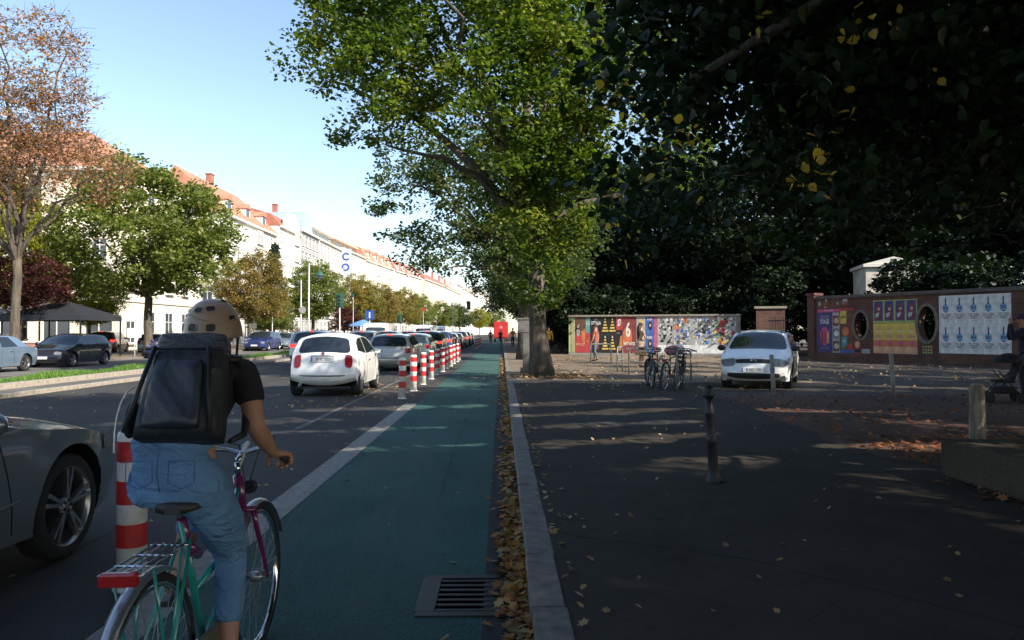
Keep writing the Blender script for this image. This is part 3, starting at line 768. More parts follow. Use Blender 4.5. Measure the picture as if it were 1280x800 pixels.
# undergrowth and far park trees close the view behind the walls
sb = make_tree('shrub', (12.3, 46.4, .1), .6, .10, [(0, 0, 2.0, 2.4, 1.6, 1.9), (1.2, 0, 3.2, 1.6, 1.4, 1.5), (-1.3, .2, 3.0, 1.6, 1.4, 1.4)], 300, 42, .20, .5, 8, 71, M['barkd'], LM['dark'], 'dark evergreen shrub rising behind the right half of the far poster wall', 'dark shrubs behind the walls')
sb['category'] = 'shrub'
for i, (x, y, s_, lab) in enumerate(((8.6, 47.6, 1.0, 'dark shrub behind the middle of the far poster wall'), (4.8, 49.2, 1.05, 'dark shrub behind the left end of the far poster wall'), (4.4, 54, .8, 'dark shrub beyond the bar fence'),
        (15.6, 44.6, 1.15, 'dark shrub behind the brick pier'), (19.0, 36.2, .75, 'dark shrub filling the first oval opening of the brick wall'), (20.6, 34.6, 1.1, 'dark shrub filling the second oval opening of the brick wall'),
        (23.5, 30.5, 1.15, 'dark shrub behind the middle bottle posters'), (25.8, 25.8, 1.15, 'dark shrub behind the last bottle posters'), (28, 22, 1.2, 'dark shrub at the right edge behind the brick wall'),
        (20.5, 44, 1.5, 'tall dark shrub deeper behind the gate'), (24.8, 43, 1.6, 'tall dark shrub deeper behind the yellow posters'), (31, 31, 1.6, 'tall dark shrub deeper behind the bottle posters'),
        (12, 56, 1.7, 'tall dark shrub deep behind the far poster wall'), (5, 62, 1.7, 'tall dark shrub deep behind the bar fence'), (19, 54, 1.7, 'tall dark shrub deep behind the brick pier'), (28, 47, 1.7, 'tall dark shrub beyond the small white mausoleum'))):
    c_ = place_copy(sb, (x, y, .1), i*1.7, s_, lab, LM['dark'], 'dark shrubs behind the walls')
for i, (x, y, s_, lab) in enumerate(((3.6, 92, 1.4, 'far park tree behind the walker in yellow'), (14, 109, 1.5, 'far park tree behind the black pyramid posters'), (26, 88, 1.15, 'far park tree behind the white compact car'), (38, 84, 1.5, 'far park tree behind the gate'), (50, 76, 1.5, 'far park tree right of the small white mausoleum'), (47, 55, 1.4, 'far park tree behind the second oval opening'), (52, 38, 1.4, 'far park tree behind the bottle posters'), (42, 27, 1.3, 'far park tree beyond the right edge'))):
    place_copy(pA, (x, y, .1), i*.9, (s_, s_, s_*.95), lab, LM['dark'], G)
# conifer
rng = np.random.default_rng(4)
root = empty('conifer_tree', (-23.2, 76, .1), 0, 'dark narrow conifer standing before the gabled house', 'tree', O)
mb = MB(); mb.tube([(0, 0, -.1), (0, 0, 5), (.1, 0, 10.6)], [.2, .13, .03], 8)
P = []
for k in range(70):
    z = 2+8.4*k/70; L = (10.9-z)*.24+.2
    for a in rng.uniform(0, 6.28, 3):
        e = np.array([math.cos(a)*L, math.sin(a)*L, z-.25*L]); mb.tube([(0, 0, z), tuple(e)], [.03, .01], 3, caps=False)
        t = rng.uniform(.2, 1, 26)[:, None]; P.append(np.array([[0, 0, z]])*(1-t)+e*t+rng.normal(size=(26, 3))*.11)
mb.build('trunk', M['barkd'], root)
V, Fq = leaves(np.vstack(P), .22, rng, 'kite', .1); tris_obj('crown', V, Fq, LM['conifer'], root)
# ------------------------------------------------------------------ cars
def catmull(P, n):
    P = [np.array(p, float) for p in P]; out = []
    L = [0]
    for a, b in zip(P, P[1:]): L.append(L[-1]+np.linalg.norm(b-a))
    for k in range(n):
        s = L[-1]*k/(n-1); i = max(0, min(len(P)-2, int(np.searchsorted(L, s, 'right'))-1)); t = (s-L[i])/max(1e-9, L[i+1]-L[i])
        p0 = P[max(i-1, 0)]; p1 = P[i]; p2 = P[i+1]; p3 = P[min(i+2, len(P)-1)]
        d = L[i+1]-L[i]
        m1 = (p2-p0)/max(1e-6, (L[i+1]-L[max(i-1, 0)]))*d*.8; m2 = (p3-p1)/max(1e-6, (L[min(i+2, len(P)-1)]-L[i]))*d*.8
        h = [(1+2*t)*(1-t)**2, t*(1-t)**2, t*t*(3-2*t), t*t*(t-1)]
        out.append(h[0]*p1+h[1]*m1+h[2]*p2+h[3]*m2)
    return np.array(out)

class Car:
    def __init__(s, sp):
        s.sp = sp; s.S = catmull(sp['sil'], 84)
        s.y0 = s.S[:, 0].min(); s.y1 = s.S[:, 0].max(); s.zr = s.S[:, 1].max(); s.hw = sp['w']/2
        d = np.gradient(s.S, axis=0); d /= np.linalg.norm(d, axis=1)[:, None]
        s.N = np.stack([-d[:, 1], d[:, 0]], 1)      # outward (sil runs rear -> roof -> front)
    def W(s, y, z):
        sp = s.sp; b = sp['belt']
        dr = max(0, min(1, (y-s.y0)/sp.get('rr', .7))); df = max(0, min(1, (s.y1-y)/sp.get('rf', .9)))
        pl = 1-sp.get('pr', .10)*(1-dr)**2.2-sp.get('pf', .15)*(1-df)**2.2
        if z > b: v = .965-sp.get('tumble', .24)*((z-b)/(s.zr-b))**1.15
        else:
            t = (b-z)/(b-.2); v = .965+.035*math.sin(min(1, t*2.2)*PI/2) - (.05*max(0, t-.6)/.4)
        # flared arches
        fl = 0
        for wy in sp['wy']:
            q = math.hypot(y-wy, (z-sp['wr'])*1.0)
            fl += .022*math.exp(-((q-sp['wr']-.06)/.10)**2)*(1 if z < b else 0)
        return s.hw*(pl*v+fl)
    def edge(s, i):
        sp = s.sp; p = s.S[i]; n = s.N[i]
        up = max(0, n[1])
        ins = sp.get('ie', .13)*(1-up)+sp.get('ih', .055)*up
        return p-n*ins
    def P(s, u, f, off=0):
        """point on the centre band; u index (float), f = fraction -1..1 across"""
        i = int(max(0, min(len(s.S)-1.001, u))); t = u-i
        e = s.edge(i)*(1-t)+s.edge(i+1)*t; c = s.S[i]*(1-t)+s.S[i+1]*t; n = s.N[i]*(1-t)+s.N[i+1]*t
        k = abs(f)**s.sp.get('ex', 2.6)
        p = c*(1-k)+e*k+n*off
        return Vector((s.W(e[0], e[1])*f, p[0], p[1]))
    def side(s, y, z, sgn=1, off=.008): return Vector((sgn*(s.W(y, z)+off), y, z))
    def uz(s, z, rear=True):
        I = range(len(s.S)-1) if rear else range(len(s.S)-2, -1, -1)
        for i in I:
            a, b = s.S[i][1], s.S[i+1][1]
            if (a-z)*(b-z) <= 0 and a != b: return i+(z-a)/(b-a)
        return 0
    def uy(s, y):
        for i in range(len(s.S)-1):
            if s.S[i][1] > s.sp['belt']*.75 and s.S[i][0] <= y <= s.S[i+1][0]: return i+(y-s.S[i][0])/(s.S[i+1][0]-s.S[i][0])
        return 40
    def body(s):
        mb = MB(); n = len(s.S); m = 14; J1, J2 = 6, 6; zb = s.sil0()
        vid = {}
        vs = []; fs = []
        def V(p): vs.append(p); return len(vs)-1
        band = [[V(s.P(i if i < n-1 else n-1.001, f/(m/2)-1)) for f in range(m+1)] for i in range(n)]
        for i in range(n-1):
            for f in range(m): fs.append((band[i][f], band[i][f+1], band[i+1][f+1], band[i+1][f]))
        rows = {}
        for sg in (-1, 1):
            g = []
            for i in range(n):
                ep = s.P(i if i < n-1 else n-1.001, sg); E = np.array([ep.y, ep.z])
                B = np.array([s.edge(0)[0]+(s.edge(n-1)[0]-s.edge(0)[0])*i/(n-1), zb])
                col = []
                bz = min(s.sp['belt'], B[1]+.85*(E[1]-B[1])); t = (bz-B[1])/max(1e-6, E[1]-B[1])
                Mi = B+(E-B)*t
                for j in range(J1+J2):
                    p = B+(Mi-B)*(j/J1) if j < J1 else Mi+(E-Mi)*((j-J1)/J2)
                    col.append(V(Vector((sg*s.W(p[0], p[1]), p[0], p[1]))))
                col.append(band[i][m if sg > 0 else 0]); g.append(col)
            rows[sg] = g
            for i in range(n-1):
                for j in range(J1+J2):
                    q = (g[i][j], g[i+1][j], g[i+1][j+1], g[i][j+1]); fs.append(q if sg > 0 else q[::-1])
        for i in range(n-1): fs.append((rows[1][i][0], rows[-1][i][0], rows[-1][i+1][0], rows[1][i+1][0]))
        # close the two ends
        mb.add(vs, fs, 0, True)
        return mb
    def sil0(s): return s.S[0][1]
    def patch(s, u0, u1, f0, f1, off=.007, nu=8, nf=10, round_=0):
        mb = MB(); vs = []
        for a in range(nu+1):
            for b in range(nf+1):
                ta, tb_ = a/nu, b/nf
                if round_:
                    # superellipse-like rounding of the corners
                    x, y = 2*ta-1, 2*tb_-1
                    x2 = x*math.sqrt(max(0, 1-round_*y**6*.5)); y2 = y*math.sqrt(max(0, 1-round_*x**6*.5)); ta, tb_ = (x2+1)/2, (y2+1)/2
                vs.append(s.P(u0+(u1-u0)*ta, f0+(f1-f0)*tb_, off))
        fs = [(a*(nf+1)+b, a*(nf+1)+b+1, (a+1)*(nf+1)+b+1, (a+1)*(nf+1)+b) for a in range(nu) for b in range(nf)]
        return mb.add(vs, fs, 0, True)
    def sidepoly(s, poly, sg, off=.009):
        """polygon (y,z) on the flank, filled with a fan of rings"""
        mb = MB(); pts = []
        k = len(poly)
        for i in range(k):
            a, b = poly[i], poly[(i+1) % k]
            for t in (0, .25, .5, .75): pts.append((a[0]+(b[0]-a[0])*t, a[1]+(b[1]-a[1])*t))
        cy = sum(p[0] for p in pts)/len(pts); cz = sum(p[1] for p in pts)/len(pts)
        n = len(pts); vs = []
        for r in (1, .66, .33):
            for p in pts: vs.append(s.side(cy+(p[0]-cy)*r, cz+(p[1]-cz)*r, sg, off))
        vs.append(s.side(cy, cz, sg, off)); fs = []
        for r in (0, 1):
            for i in range(n): fs.append((r*n+i, r*n+(i+1) % n, (r+1)*n+(i+1) % n, (r+1)*n+i))
        for i in range(n): fs.append((2*n+i, 2*n+(i+1) % n, 3*n))
        return mb.add(vs, fs, 0, True)

def wheel(parent, loc, r, wdt, sg, rimm, spokes=5, double=False, rimr=.70):
    w_ = empty('wheel', loc, 0, parent=parent)
    mt = Matrix.Rotation(PI/2, 3, 'Y')
    mb = MB(); h = wdt/2
    mb.lathe([(r*rimr, -h*.9), (r*.9, -h), (r*.985, -h*.75), (r, -h*.3), (r, h*.3), (r*.985, h*.75), (r*.9, h), (r*rimr, h*.9)], 32, 0, mt, capb=False, capt=False)
    mb.build('tyre', M['rubber'], w_)
    mb = MB(); rr_ = r*rimr
    mb.lathe([(rr_, -h*.85), (rr_*.96, -h*.8), (rr_*.93, 0), (rr_*.93, h*.6), (rr_*.97, h*.86), (rr_*1.01, h*.9)], 32, 0, mt, capb=False, capt=False)
    mb.lathe([(rr_*.94, -h*.2), (rr_*.3, -h*.25), (.02, -h*.25)], 24, 1, mt, capb=False)
    mb.lathe([(rr_*.24, h*.3*sg), (rr_*.22, h*.78*sg), (rr_*.05, h*.8*sg)], 18, 0, mt, capb=True)
    for k in range(spokes):
        a = 2*PI*k/spokes+.3
        for da in ((-.13, .13) if double else (0,)):
            a2 = a+da; wd = rr_*(.085 if double else .17)
            p0 = Vector((h*.66*sg, math.cos(a+da*.6)*rr_*.2, math.sin(a+da*.6)*rr_*.2)); p1 = Vector((h*.80*sg, math.cos(a2)*rr_*.95, math.sin(a2)*rr_*.95))
            tdir = (p1-p0).normalized(); sd = Vector((1, 0, 0)).cross(tdir)
            vs = []
            for p, q in ((p0, 1.0), (p1, 1.2)):
                for i_, j_ in ((-1, -1), (1, -1), (1, 1), (-1, 1)): vs.append(p+sd*wd*.5*q*i_+Vector((.018*j_, 0, 0)))
            mb.add(vs, [(0, 1, 2, 3), (4, 7, 6, 5), (0, 4, 5, 1), (1, 5, 6, 2), (2, 6, 7, 3), (3, 7, 4, 0)], 0)
    for k in range(5):
        a = 2*PI*k/5; mb.lathe([(.012, h*.7*sg), (.012, h*.84*sg)], 6, 1, mt, c=(0, math.cos(a)*rr_*.14, math.sin(a)*rr_*.14))
    mb.build('rim', [rimm, M['iron']], w_, fix=True)
    return w_

def sil_hatch(L, H, hood, belt, rear=.12, ws=.0, tail=.42, gc=.2, low=.0):
    y0, y1 = -L/2, L/2
    return [(y0+.16, gc), (y0+.03, gc+.10), (y0, .42), (y0+.02, .60), (y0+.06, .72), (y0+rear, belt-.02), (y0+rear+.10, belt+.12), (y0+tail-.06, H-.13), (y0+tail+.12, H-.045), (y0+L*.30, H-.005),
            (y0+L*.46, H), (y0+L*.56, H-.05), (y0+L*.62, H-.15), (y0+L*.735, belt+.10), (y0+L*.775, belt+.03), (y0+L*.86, hood), (y1-.26, hood-.09), (y1-.09, hood-.22), (y1-.02, .50), (y1, .38), (y1-.04, gc+.06), (y1-.18, gc)]

def build_car(name, sp):
    """origin on the ground under the middle of the car, front towards +y"""
    c = Car(sp); root = empty(name)
    body = c.body().build('body', [sp['paint'], M['black']], root, weld=.0015)
    bm = bmesh.new(); bm.from_mesh(body.data)
    bmesh.ops.dissolve_degenerate(bm, edges=bm.edges, dist=.001)
    bnd = [e for e in bm.edges if e.is_boundary]
    if bnd: bmesh.ops.holes_fill(bm, edges=bnd, sides=0)
    bmesh.ops.recalc_face_normals(bm, faces=bm.faces); bm.to_mesh(body.data); bm.free()
    # wheel arches cut out of the shell
    cut = MB(); mt = Matrix.Rotation(PI/2, 3, 'Y'); hw = c.hw
    for wy in sp['wy']:
        for sg in (-1, 1):
            ra = sp['wr']+.055
            cut.lathe([(ra, -.17), (ra, .17)], 40, 0, mt, c=(sg*(hw-.125+.03), wy, sp['wr']+.01), smooth=False)
    co_ = cut.build('arch_cutter', M['black'])
    md = body.modifiers.new('b', 'BOOLEAN'); md.operation = 'DIFFERENCE'; md.object = co_; md.solver = 'EXACT'
    dg = bpy.context.evaluated_depsgraph_get(); ev = body.evaluated_get(dg)
    nm = bpy.data.meshes.new_from_object(ev)
    body.modifiers.clear()
    if len(nm.polygons) > 200: body.data = nm
    bpy.data.objects.remove(co_)
    if len(body.data.materials) < 2: body.data.materials.append(M['black'])
    for p in body.data.polygons:
        cx = p.center
        p.use_smooth = True
        if abs(cx.x) < hw*.93 and cx.z < .62:
            for wy in sp['wy']:
                if math.hypot(cx.y-wy, cx.z-sp['wr']) < sp['wr']+.062 and abs(p.normal.x) < .9 or (math.hypot(cx.y-wy, cx.z-sp['wr']) < sp['wr']+.05 and abs(cx.x) < hw-.2): p.material_index = 1
    body.data.set_sharp_from_angle(angle=R(38))
    gl = sp.get('glassm', M['glass'])
    # glazing
    for part, a, b, f in (('rear_window', *sp['rw'],), ('windscreen', *sp['ws'],)):
        c.patch(a, b, -f, f, .006, 8, 12, .35).build(part, gl, root)
    for poly in sp['sw']:
        for sg in (-1, 1): c.sidepoly(poly, sg).build('side_window', gl, root)
    # lamps
    for sg in (-1, 1):
        for (a, b, f0, f1) in [sp['tl']]:
            c.patch(c.uz(a), c.uz(b), *( (f0, f1) if sg > 0 else (-f1, -f0)), .012, 6, 6, .5).build('tail_light', sp.get('tlm', M['redlens']), root)
        (a, b, f0, f1) = sp['hl']
        h = c.patch(c.uz(a, False), c.uz(b, False), *((f0, f1) if sg > 0 else (-f1, -f0)), .010, 6, 6, .5).build('headlight', M['lens'], root)
    if 'tls' in sp:
        for sg in (-1, 1): c.sidepoly(sp['tls'], sg, .01).build('tail_light', sp.get('tlm', M['redlens']), root)
    if 'hls' in sp:
        for sg in (-1, 1): c.sidepoly(sp['hls'], sg, .01).build('headlight', M['lens'], root)
    if sp.get('brake'):
        u = sp['rw'][1]+.7; c.patch(u, u+1.2, -.14, .14, .02, 3, 6).build('brake_light', M['redlit'], root)
    # bumpers, grille
    for (a, b, f, rear, mm) in sp.get('bars', []):
        c.patch(c.uz(a, rear), c.uz(b, rear), -f, f, .008, 4, 14, .2).build('bumper_strip' if rear else 'grille', mm, root)
    # door seams, handle, mirrors
    for (ya, yb) in sp.get('seams', []):
        for sg in (-1, 1):
            pts = [c.side(ya+(yb-ya)*t, .30+(sp['belt']-.32)*t, sg, .0015) for t in np.linspace(0, 1, 8)]
            seam = MB(); seam.tube(pts, .0045, 4); seam.build('door_seam', M['black'], root)
    for hy in sp.get('handles', []):
        for sg in (-1, 1):
            mb = MB(); p = c.side(hy, sp['belt']-.13, sg, .018); mb.box(p, (.03, .17, .028)); mb.build('door_handle', sp.get('trim', sp['paint']), root, bevel=.008)
    my = sp['my']
    for sg in (-1, 1):
        mb = MB(); p = c.side(my, sp['belt']+.06, sg, .10)
        mb.ell(p, (.11, .07, .075), 14, 8, 0); mb.tube([c.side(my+.02, sp['belt']+.0, sg, -.02), p+Vector((0, 0, -.04))], .018, 6, 1)
        mb.box(p+Vector((0, -.062, 0)), (.15, .012, .10), 2)
        mb.build('side_mirror', [sp.get('mirror', sp['paint']), M['black'], M['chrome']], root)
    # wheels
    for wy in sp['wy']:
        for sg in (-1, 1): wheel(root, (sg*(hw-.115), wy, sp['wr']), sp['wr'], .205, sg, sp.get('rimm', M['alloy']), sp.get('spokes', 5), sp.get('double', False), sp.get('rimr', .68))
    # underside
    mb = MB(); mb.box((0, 0, .21), (hw*1.5, (c.y1-c.y0)*.9, .05)); mb.build('underbody', M['black'], root)
    # plates
    def plate(s_, rear, z):
        u = c.uz(z, rear); p = c.P(u, 0, .016); i = int(u); n = c.N[i]
        e = empty('number_plate', (0, p.y, p.z), 0, parent=root)
        tl = math.atan2(n[1], -n[0] if rear else n[0])
        e.rotation_euler = (-tl if rear else -tl, 0, 0 if rear else PI)
        mb = MB(); mb.box((0, 0, 0), (.52, .012, .112), 0); mb.box((-.245, -.007, 0), (.028, .004, .108), 1); mb.build('plate_panel', [M['plate'], M['blue']], e, bevel=.003)
        if s_: text(s_, .095, M['ink'], e, (.015, -.008, -.002), sx=.92)
        return e
    if sp.get('zr'): plate(sp.get('pt'), True, sp['zr'])
    if sp.get('zf'): plate(sp.get('pt'), False, sp['zf'])
    if sp.get('aerial'):
        mb = MB(); p = c.P(sp['aerial'], 0, 0); mb.tube([p, p+Vector((0, -.18, .2))], [.008, .003], 5); mb.build('aerial', M['black'], root)
    return root, c

def uidx(sil_n, total): return None
def spec(L, H, w, hood, belt, wr, wf, wb, paint, **k):
    sil = k.pop('sil', None) or sil_hatch(L, H, hood, belt, **{q: k.pop(q) for q in ('rear', 'tail', 'gc') if q in k})
    d = dict(sil=sil, w=w, belt=belt, wr=wr, wy=(-L/2+wb, L/2-wf), paint=paint)
    c = Car(dict(d, **k))
    # glazing limits from heights on the silhouette
    uz = c.uz
    d['rw'] = (uz(k.get('rwb', belt+.03)), uz(H-.10), k.get('rwf', .84))
    # windscreen: last crossing
    d['ws'] = (uz(H-.07, False), uz(belt+.05, False), k.get('wsf', .88))
    d.update(k); return d
def paint(name, col, metal=.0, rough=.3): return pm(name, col, rough, metal, .03, 2, 0, 1.0)
PW = paint('white_car_paint', (.80, .79, .76)); PS = paint('silver_car_paint', (.36, .37, .38), .7, .32); PG = paint('graphite_car_paint', (.20, .235, .27), .6, .34)
PBK = paint('black_car_paint', (.012, .014, .02), 0, .25); PBL = paint('blue_car_paint', (.018, .03, .13), .2, .3); PBE = paint('beige_silver_paint', (.42, .41, .37), .5, .35)
PTE = paint('teal_grey_paint', (.06, .10, .115), .4, .3); PLB = paint('light_blue_paint', (.25, .34, .44), .6, .3); PDR = paint('dark_red_paint', (.10, .025, .025), .3, .3)
bk = M['black']
def ren(o, nm): o.name = nm; return o

# --- small round white car
sil = [(-1.60, .26), (-1.73, .36), (-1.775, .50), (-1.75, .64), (-1.70, .76), (-1.655, .93), (-1.57, 1.04), (-1.43, 1.26), (-1.33, 1.38), (-1.13, 1.445), (-.75, 1.48), (-.25, 1.49), (.18, 1.46), (.45, 1.38), (.72, 1.22), (1.0, 1.03), (1.2, .95), (1.5, .84), (1.68, .70), (1.76, .52), (1.76, .36), (1.62, .24)]
sp = spec(3.55, 1.49, 1.66, .85, .95, .30, .65, .60, PW, sil=sil, tumble=.26, pr=.16, rr=.9, pf=.22, rf=1.0, ie=.15, ih=.10, ex=2.2,
    sw=[[(-.50, .99), (.80, .99), (.52, 1.17), (.22, 1.32), (-.1, 1.375), (-.50, 1.375)], [(-1.32, 1.06), (-.60, .99), (-.60, 1.37), (-1.0, 1.34), (-1.22, 1.25)]],
    tl=(.70, 1.0, .68, .90), hl=(.62, .80, .62, .86), seams=[(-.57, -.55), (.78, .62)], handles=[-.30], my=.72, zr=.86, zf=.45, pt='B TL 353', trim=M['chrome'], mirror=M['chrome'],
    bars=[(.475, .50, .72, True, bk), (.30, .40, .5, False, bk)], brake=False, rimr=.66, spokes=8, rwf=.82, rwb=1.03)
fiat, c = build_car('small_car', sp)
fiat.location = (-4.14, 18.95, 0)
tag(fiat, 'small rounded white hatchback', 'car', 'cars queueing along the road')
fiat['label'] = 'small rounded white hatchback with chrome bar over its plate, by the first posts'
mb = MB(); mt = Matrix.Rotation(PI/2, 3, 'X'); p = c.P(c.uz(.985), 0, .012)
mb.lathe([(.045, 0), (.045, .012), (.03, .02)], 20, 0, mt, c=p); mb.lathe([(.034, .012), (.03, .024)], 20, 1, mt, c=p); mb.build('badge', [M['chrome'], M['redlens']], fiat)
mb = MB(); p = c.P(c.uz(.945), 0, .015); mb.tube([(-.27, p.y+.012, p.z-.005), (-.1, p.y-.004, p.z), (.1, p.y-.004, p.z), (.27, p.y+.012, p.z-.005)], .014, 8); mb.build('trim_bar', M['chrome'], fiat)
mb = MB(); mb.lathe([(.035, 0), (.035, .18)], 14, 0, mt, c=(-.52, -1.55, .28)); mb.build('exhaust_pipe', M['chrome'], fiat)

# --- hatchback type
def hatch(name, paint_, L=4.15, H=1.44, w=1.735, **k):
    a = dict(tumble=.25, pr=.10, pf=.17, rr=.6, rf=.9, ie=.13, ih=.07,
        sw=[[(-.62+.05, .97), (.06, .95), (.06, 1.33), (-.57, 1.31)], [(.12, .95), (.98, .95), (.50, 1.25), (.36, 1.31), (.12, 1.33)], [(-1.50, 1.02), (-.67, .98), (-.67, 1.31), (-1.20, 1.27)]],
        tl=(.72, .92, .76, .985), hl=(.56, .70, .62, .97), seams=[(-.62, -.60), (.09, .09), (1.0, .92)], handles=[-.45, .28], my=.86, zr=.60, zf=.42, bars=[(.50, .535, .93, True, bk), (.28, .38, .7, False, bk), (.60, .68, .5, False, bk)], brake=True, rearz=0)
    a.update(k); a.pop('rearz', None)
    return build_car(name, spec(L, H, w, .86, .93, .305, .84, .72, paint_, **a))
golf, gc = hatch('hatchback_car', PBE, pt='B UT 4417', aerial=40, tls=[(-2.03, .73), (-1.86, .73), (-1.88, .91), (-2.0, .91)])
golf.location = (-4.28, 30.2, 0)
Q = 'cars queueing along the road'
tag(golf, 'beige-silver hatchback with lit brake light directly ahead of the small white car', 'car', Q)
mb = MB(); p = gc.P(gc.uz(.84), 0, .012); mb.torus(p, .05, .007, 24, 6, mat=mt); mb.tube([p+Vector((-.03, -.004, .03)), p+Vector((-.012, -.004, -.03)), p+Vector((0, -.004, .005)), p+Vector((.012, -.004, -.03)), p+Vector((.03, -.004, .03))], .005, 4)
mb.build('badge', M['chrome'], golf)

# --- estate / tall car type
def sil_wagon(L, H, hood, belt):
    y0, y1 = -L/2, L/2
    return [(y0+.16, .22), (y0+.03, .32), (y0, .45), (y0+.02, .65), (y0+.05, .85), (y0+.10, belt), (y0+.20, belt+.22), (y0+.34, H-.12), (y0+.52, H-.04), (y0+L*.3, H), (y0+L*.46, H), (y0+L*.57, H-.06), (y0+L*.63, H-.17), (y0+L*.74, belt+.10), (y0+L*.78, belt+.03), (y0+L*.87, hood), (y1-.24, hood-.10), (y1-.08, hood-.24), (y1-.02, .50), (y1, .38), (y1-.04, .28), (y1-.18, .22)]
def wagon(name, paint_, L=4.5, H=1.58, w=1.82, **k):
    a = dict(sil=sil_wagon(L, H, .95, 1.02), tumble=.22, pr=.09, pf=.15, rr=.5, rf=.9, ie=.13, ih=.07,
        sw=[[(-1.0, 1.05), (-.08, 1.03), (-.08, 1.46), (-.95, 1.45)], [(0, 1.03), (1.10, 1.03), (.62, 1.34), (.40, 1.44), (0, 1.46)], [(-1.98, 1.10), (-1.10, 1.06), (-1.06, 1.45), (-1.80, 1.40)]],
        tl=(.84, 1.0, .66, .985), hl=(.62, .77, .60, .97), seams=[(-1.0, -1.0), (-.04, -.04), (1.1, 1.0)], handles=[-.8, .2], my=.98, zr=.72, zf=.45, bars=[(.30, .50, .93, True, bk), (.28, .40, .7, False, bk), (.64, .74, .5, False, bk)], brake=True)
    a.update(k)
    return build_car(name, spec(L, H, w, .95, 1.02, .33, .88, .80, paint_, **a))
suv, _ = wagon('estate_car', PS, tls=[(-2.2, .85), (-1.95, .86), (-1.97, .98), (-2.17, 1.0)], tlm=M['redlit'])
suv.location = (-8.35, 34.6, 0); tag(suv, 'silver estate car with glowing tail lights in the left lane, behind the small white car', 'car', Q)

# --- saloon type
def sil_sedan(L, H, hood, belt):
    y0, y1 = -L/2, L/2
    return [(y0+.18, .22), (y0+.04, .32), (y0, .45), (y0+.02, .62), (y0+.05, .82), (y0+.12, belt+.02), (y0+.30, belt+.06), (y0+.62, belt+.09), (y0+.80, belt+.16), (y0+1.18, H-.09), (y0+1.45, H-.02), (y0+L*.42, H), (y0+L*.52, H-.02), (y0+L*.58, H-.09), (y0+L*.70, belt+.12), (y0+L*.745, belt+.04), (y0+L*.86, hood), (y1-.26, hood-.09), (y1-.09, hood-.22), (y1-.02, .50), (y1, .38), (y1-.04, .28), (y1-.2, .22)]
def sedan(name, paint_, L=4.6, H=1.43, w=1.78, **k):
    a = dict(sil=sil_sedan(L, H, .86, .92), tumble=.26, pr=.12, pf=.18, rr=.7, rf=1.0, ie=.13, ih=.08,
        sw=[[(-.92, .96), (-.02, .94), (-.02, 1.32), (-.55, 1.31)], [(.06, .94), (.96, .94), (.52, 1.22), (.34, 1.31), (.06, 1.32)]],
        tl=(.72, .88, .66, .98), hl=(.56, .72, .62, .97), seams=[(-.70, -.62), (.02, .02), (.98, .9)], handles=[-.5, .22], my=.86, zr=.62, zf=.42, bars=[(.28, .38, .7, False, bk), (.60, .69, .5, False, bk)], rwb=1.06)
    a.update(k)
    return build_car(name, spec(L, H, w, .86, .92, .315, .86, .92, paint_, **a))
sed, _ = sedan('saloon_car', PLB)
sed.location = (-19.15, 27.5, 0); sed.rotation_euler.z = PI
A = 'cars on the opposite road'
tag(sed, 'pale blue-silver saloon at the left edge, parked across the median', 'car', A)

# --- panel van type
sil = [(-2.5, .3), (-2.62, .45), (-2.62, 1.0), (-2.60, 1.6), (-2.52, 2.05), (-2.3, 2.16), (-1, 2.2), (.6, 2.2), (1.15, 2.13), (1.5, 1.85), (1.9, 1.35), (2.25, 1.15), (2.5, .98), (2.62, .7), (2.62, .42), (2.5, .3)]
sp = spec(5.24, 2.2, 2.0, 1.1, 1.25, .35, .95, 1.1, PW, sil=sil, tumble=.10, pr=.04, pf=.14, rr=.4, ie=.08, ih=.07, sw=[[(.75, 1.25), (1.75, 1.25), (1.35, 1.72), (.75, 1.78)]], tl=(1.0, 1.35, .86, .98), hl=(.72, .95, .6, .95), seams=[(.7, .7), (-.6, -.6)], handles=[.9], my=1.6, zr=.7, zf=.5, rwb=1.3, bars=[(.36, .56, .9, True, bk), (.4, .5, .7, False, bk)], rwf=.8)
sp['rw'] = (sp['rw'][0], Car(sp).uz(1.85), .78)
van, _ = build_car('delivery_van', sp)
van.location = (-9.2, 57, 0); tag(van, 'white panel van standing high behind the silver estate car', 'van', Q)

def setpaint(o, p):
    for ch in o.children_recursive if hasattr(o, 'children_recursive') else []:
        if ch.type != 'MESH': continue
        for s_ in ch.material_slots:
            if s_.material in (PW, PS, PBE, PLB): s_.link = 'OBJECT'; s_.material = p
    return o
def car_copy(src, x, y, rz, p, lab, grp):
    c_ = copy_tree(src); c_.location = (x, y, 0); c_.rotation_euler = (0, 0, rz); c_['label'] = lab; c_['group'] = grp
    for ch in list(c_.children_recursive):
        if ch.name.split('.')[0] in ('lettering', 'badge'): bpy.data.objects.remove(ch)
    return setpaint(c_, p)
row = [(hatch, 37.8, PTE, golf, 'dark teal hatchback second ahead of the beige-silver one'), (0, 44.6, PBK, suv, 'black estate car beside the middle of the row of red and white posts'),
       (0, 52.5, PBL, suv, 'dark blue estate car beyond the black one by the posts'), (0, 60, PBL, golf, 'blue hatchback beyond the last near post'), (0, 67.4, PBK, golf, 'small black hatchback before the second group of posts'),
       (0, 75.5, PS, suv, 'silver estate car by the second group of posts'), (0, 84, PBK, suv, 'black estate car beyond the second group of posts'), (0, 93, PBL, golf, 'blue hatchback far down the right lane')]
for _, y, p, src, lab in row: car_copy(src, -4.3, y, 0, p, lab, Q)
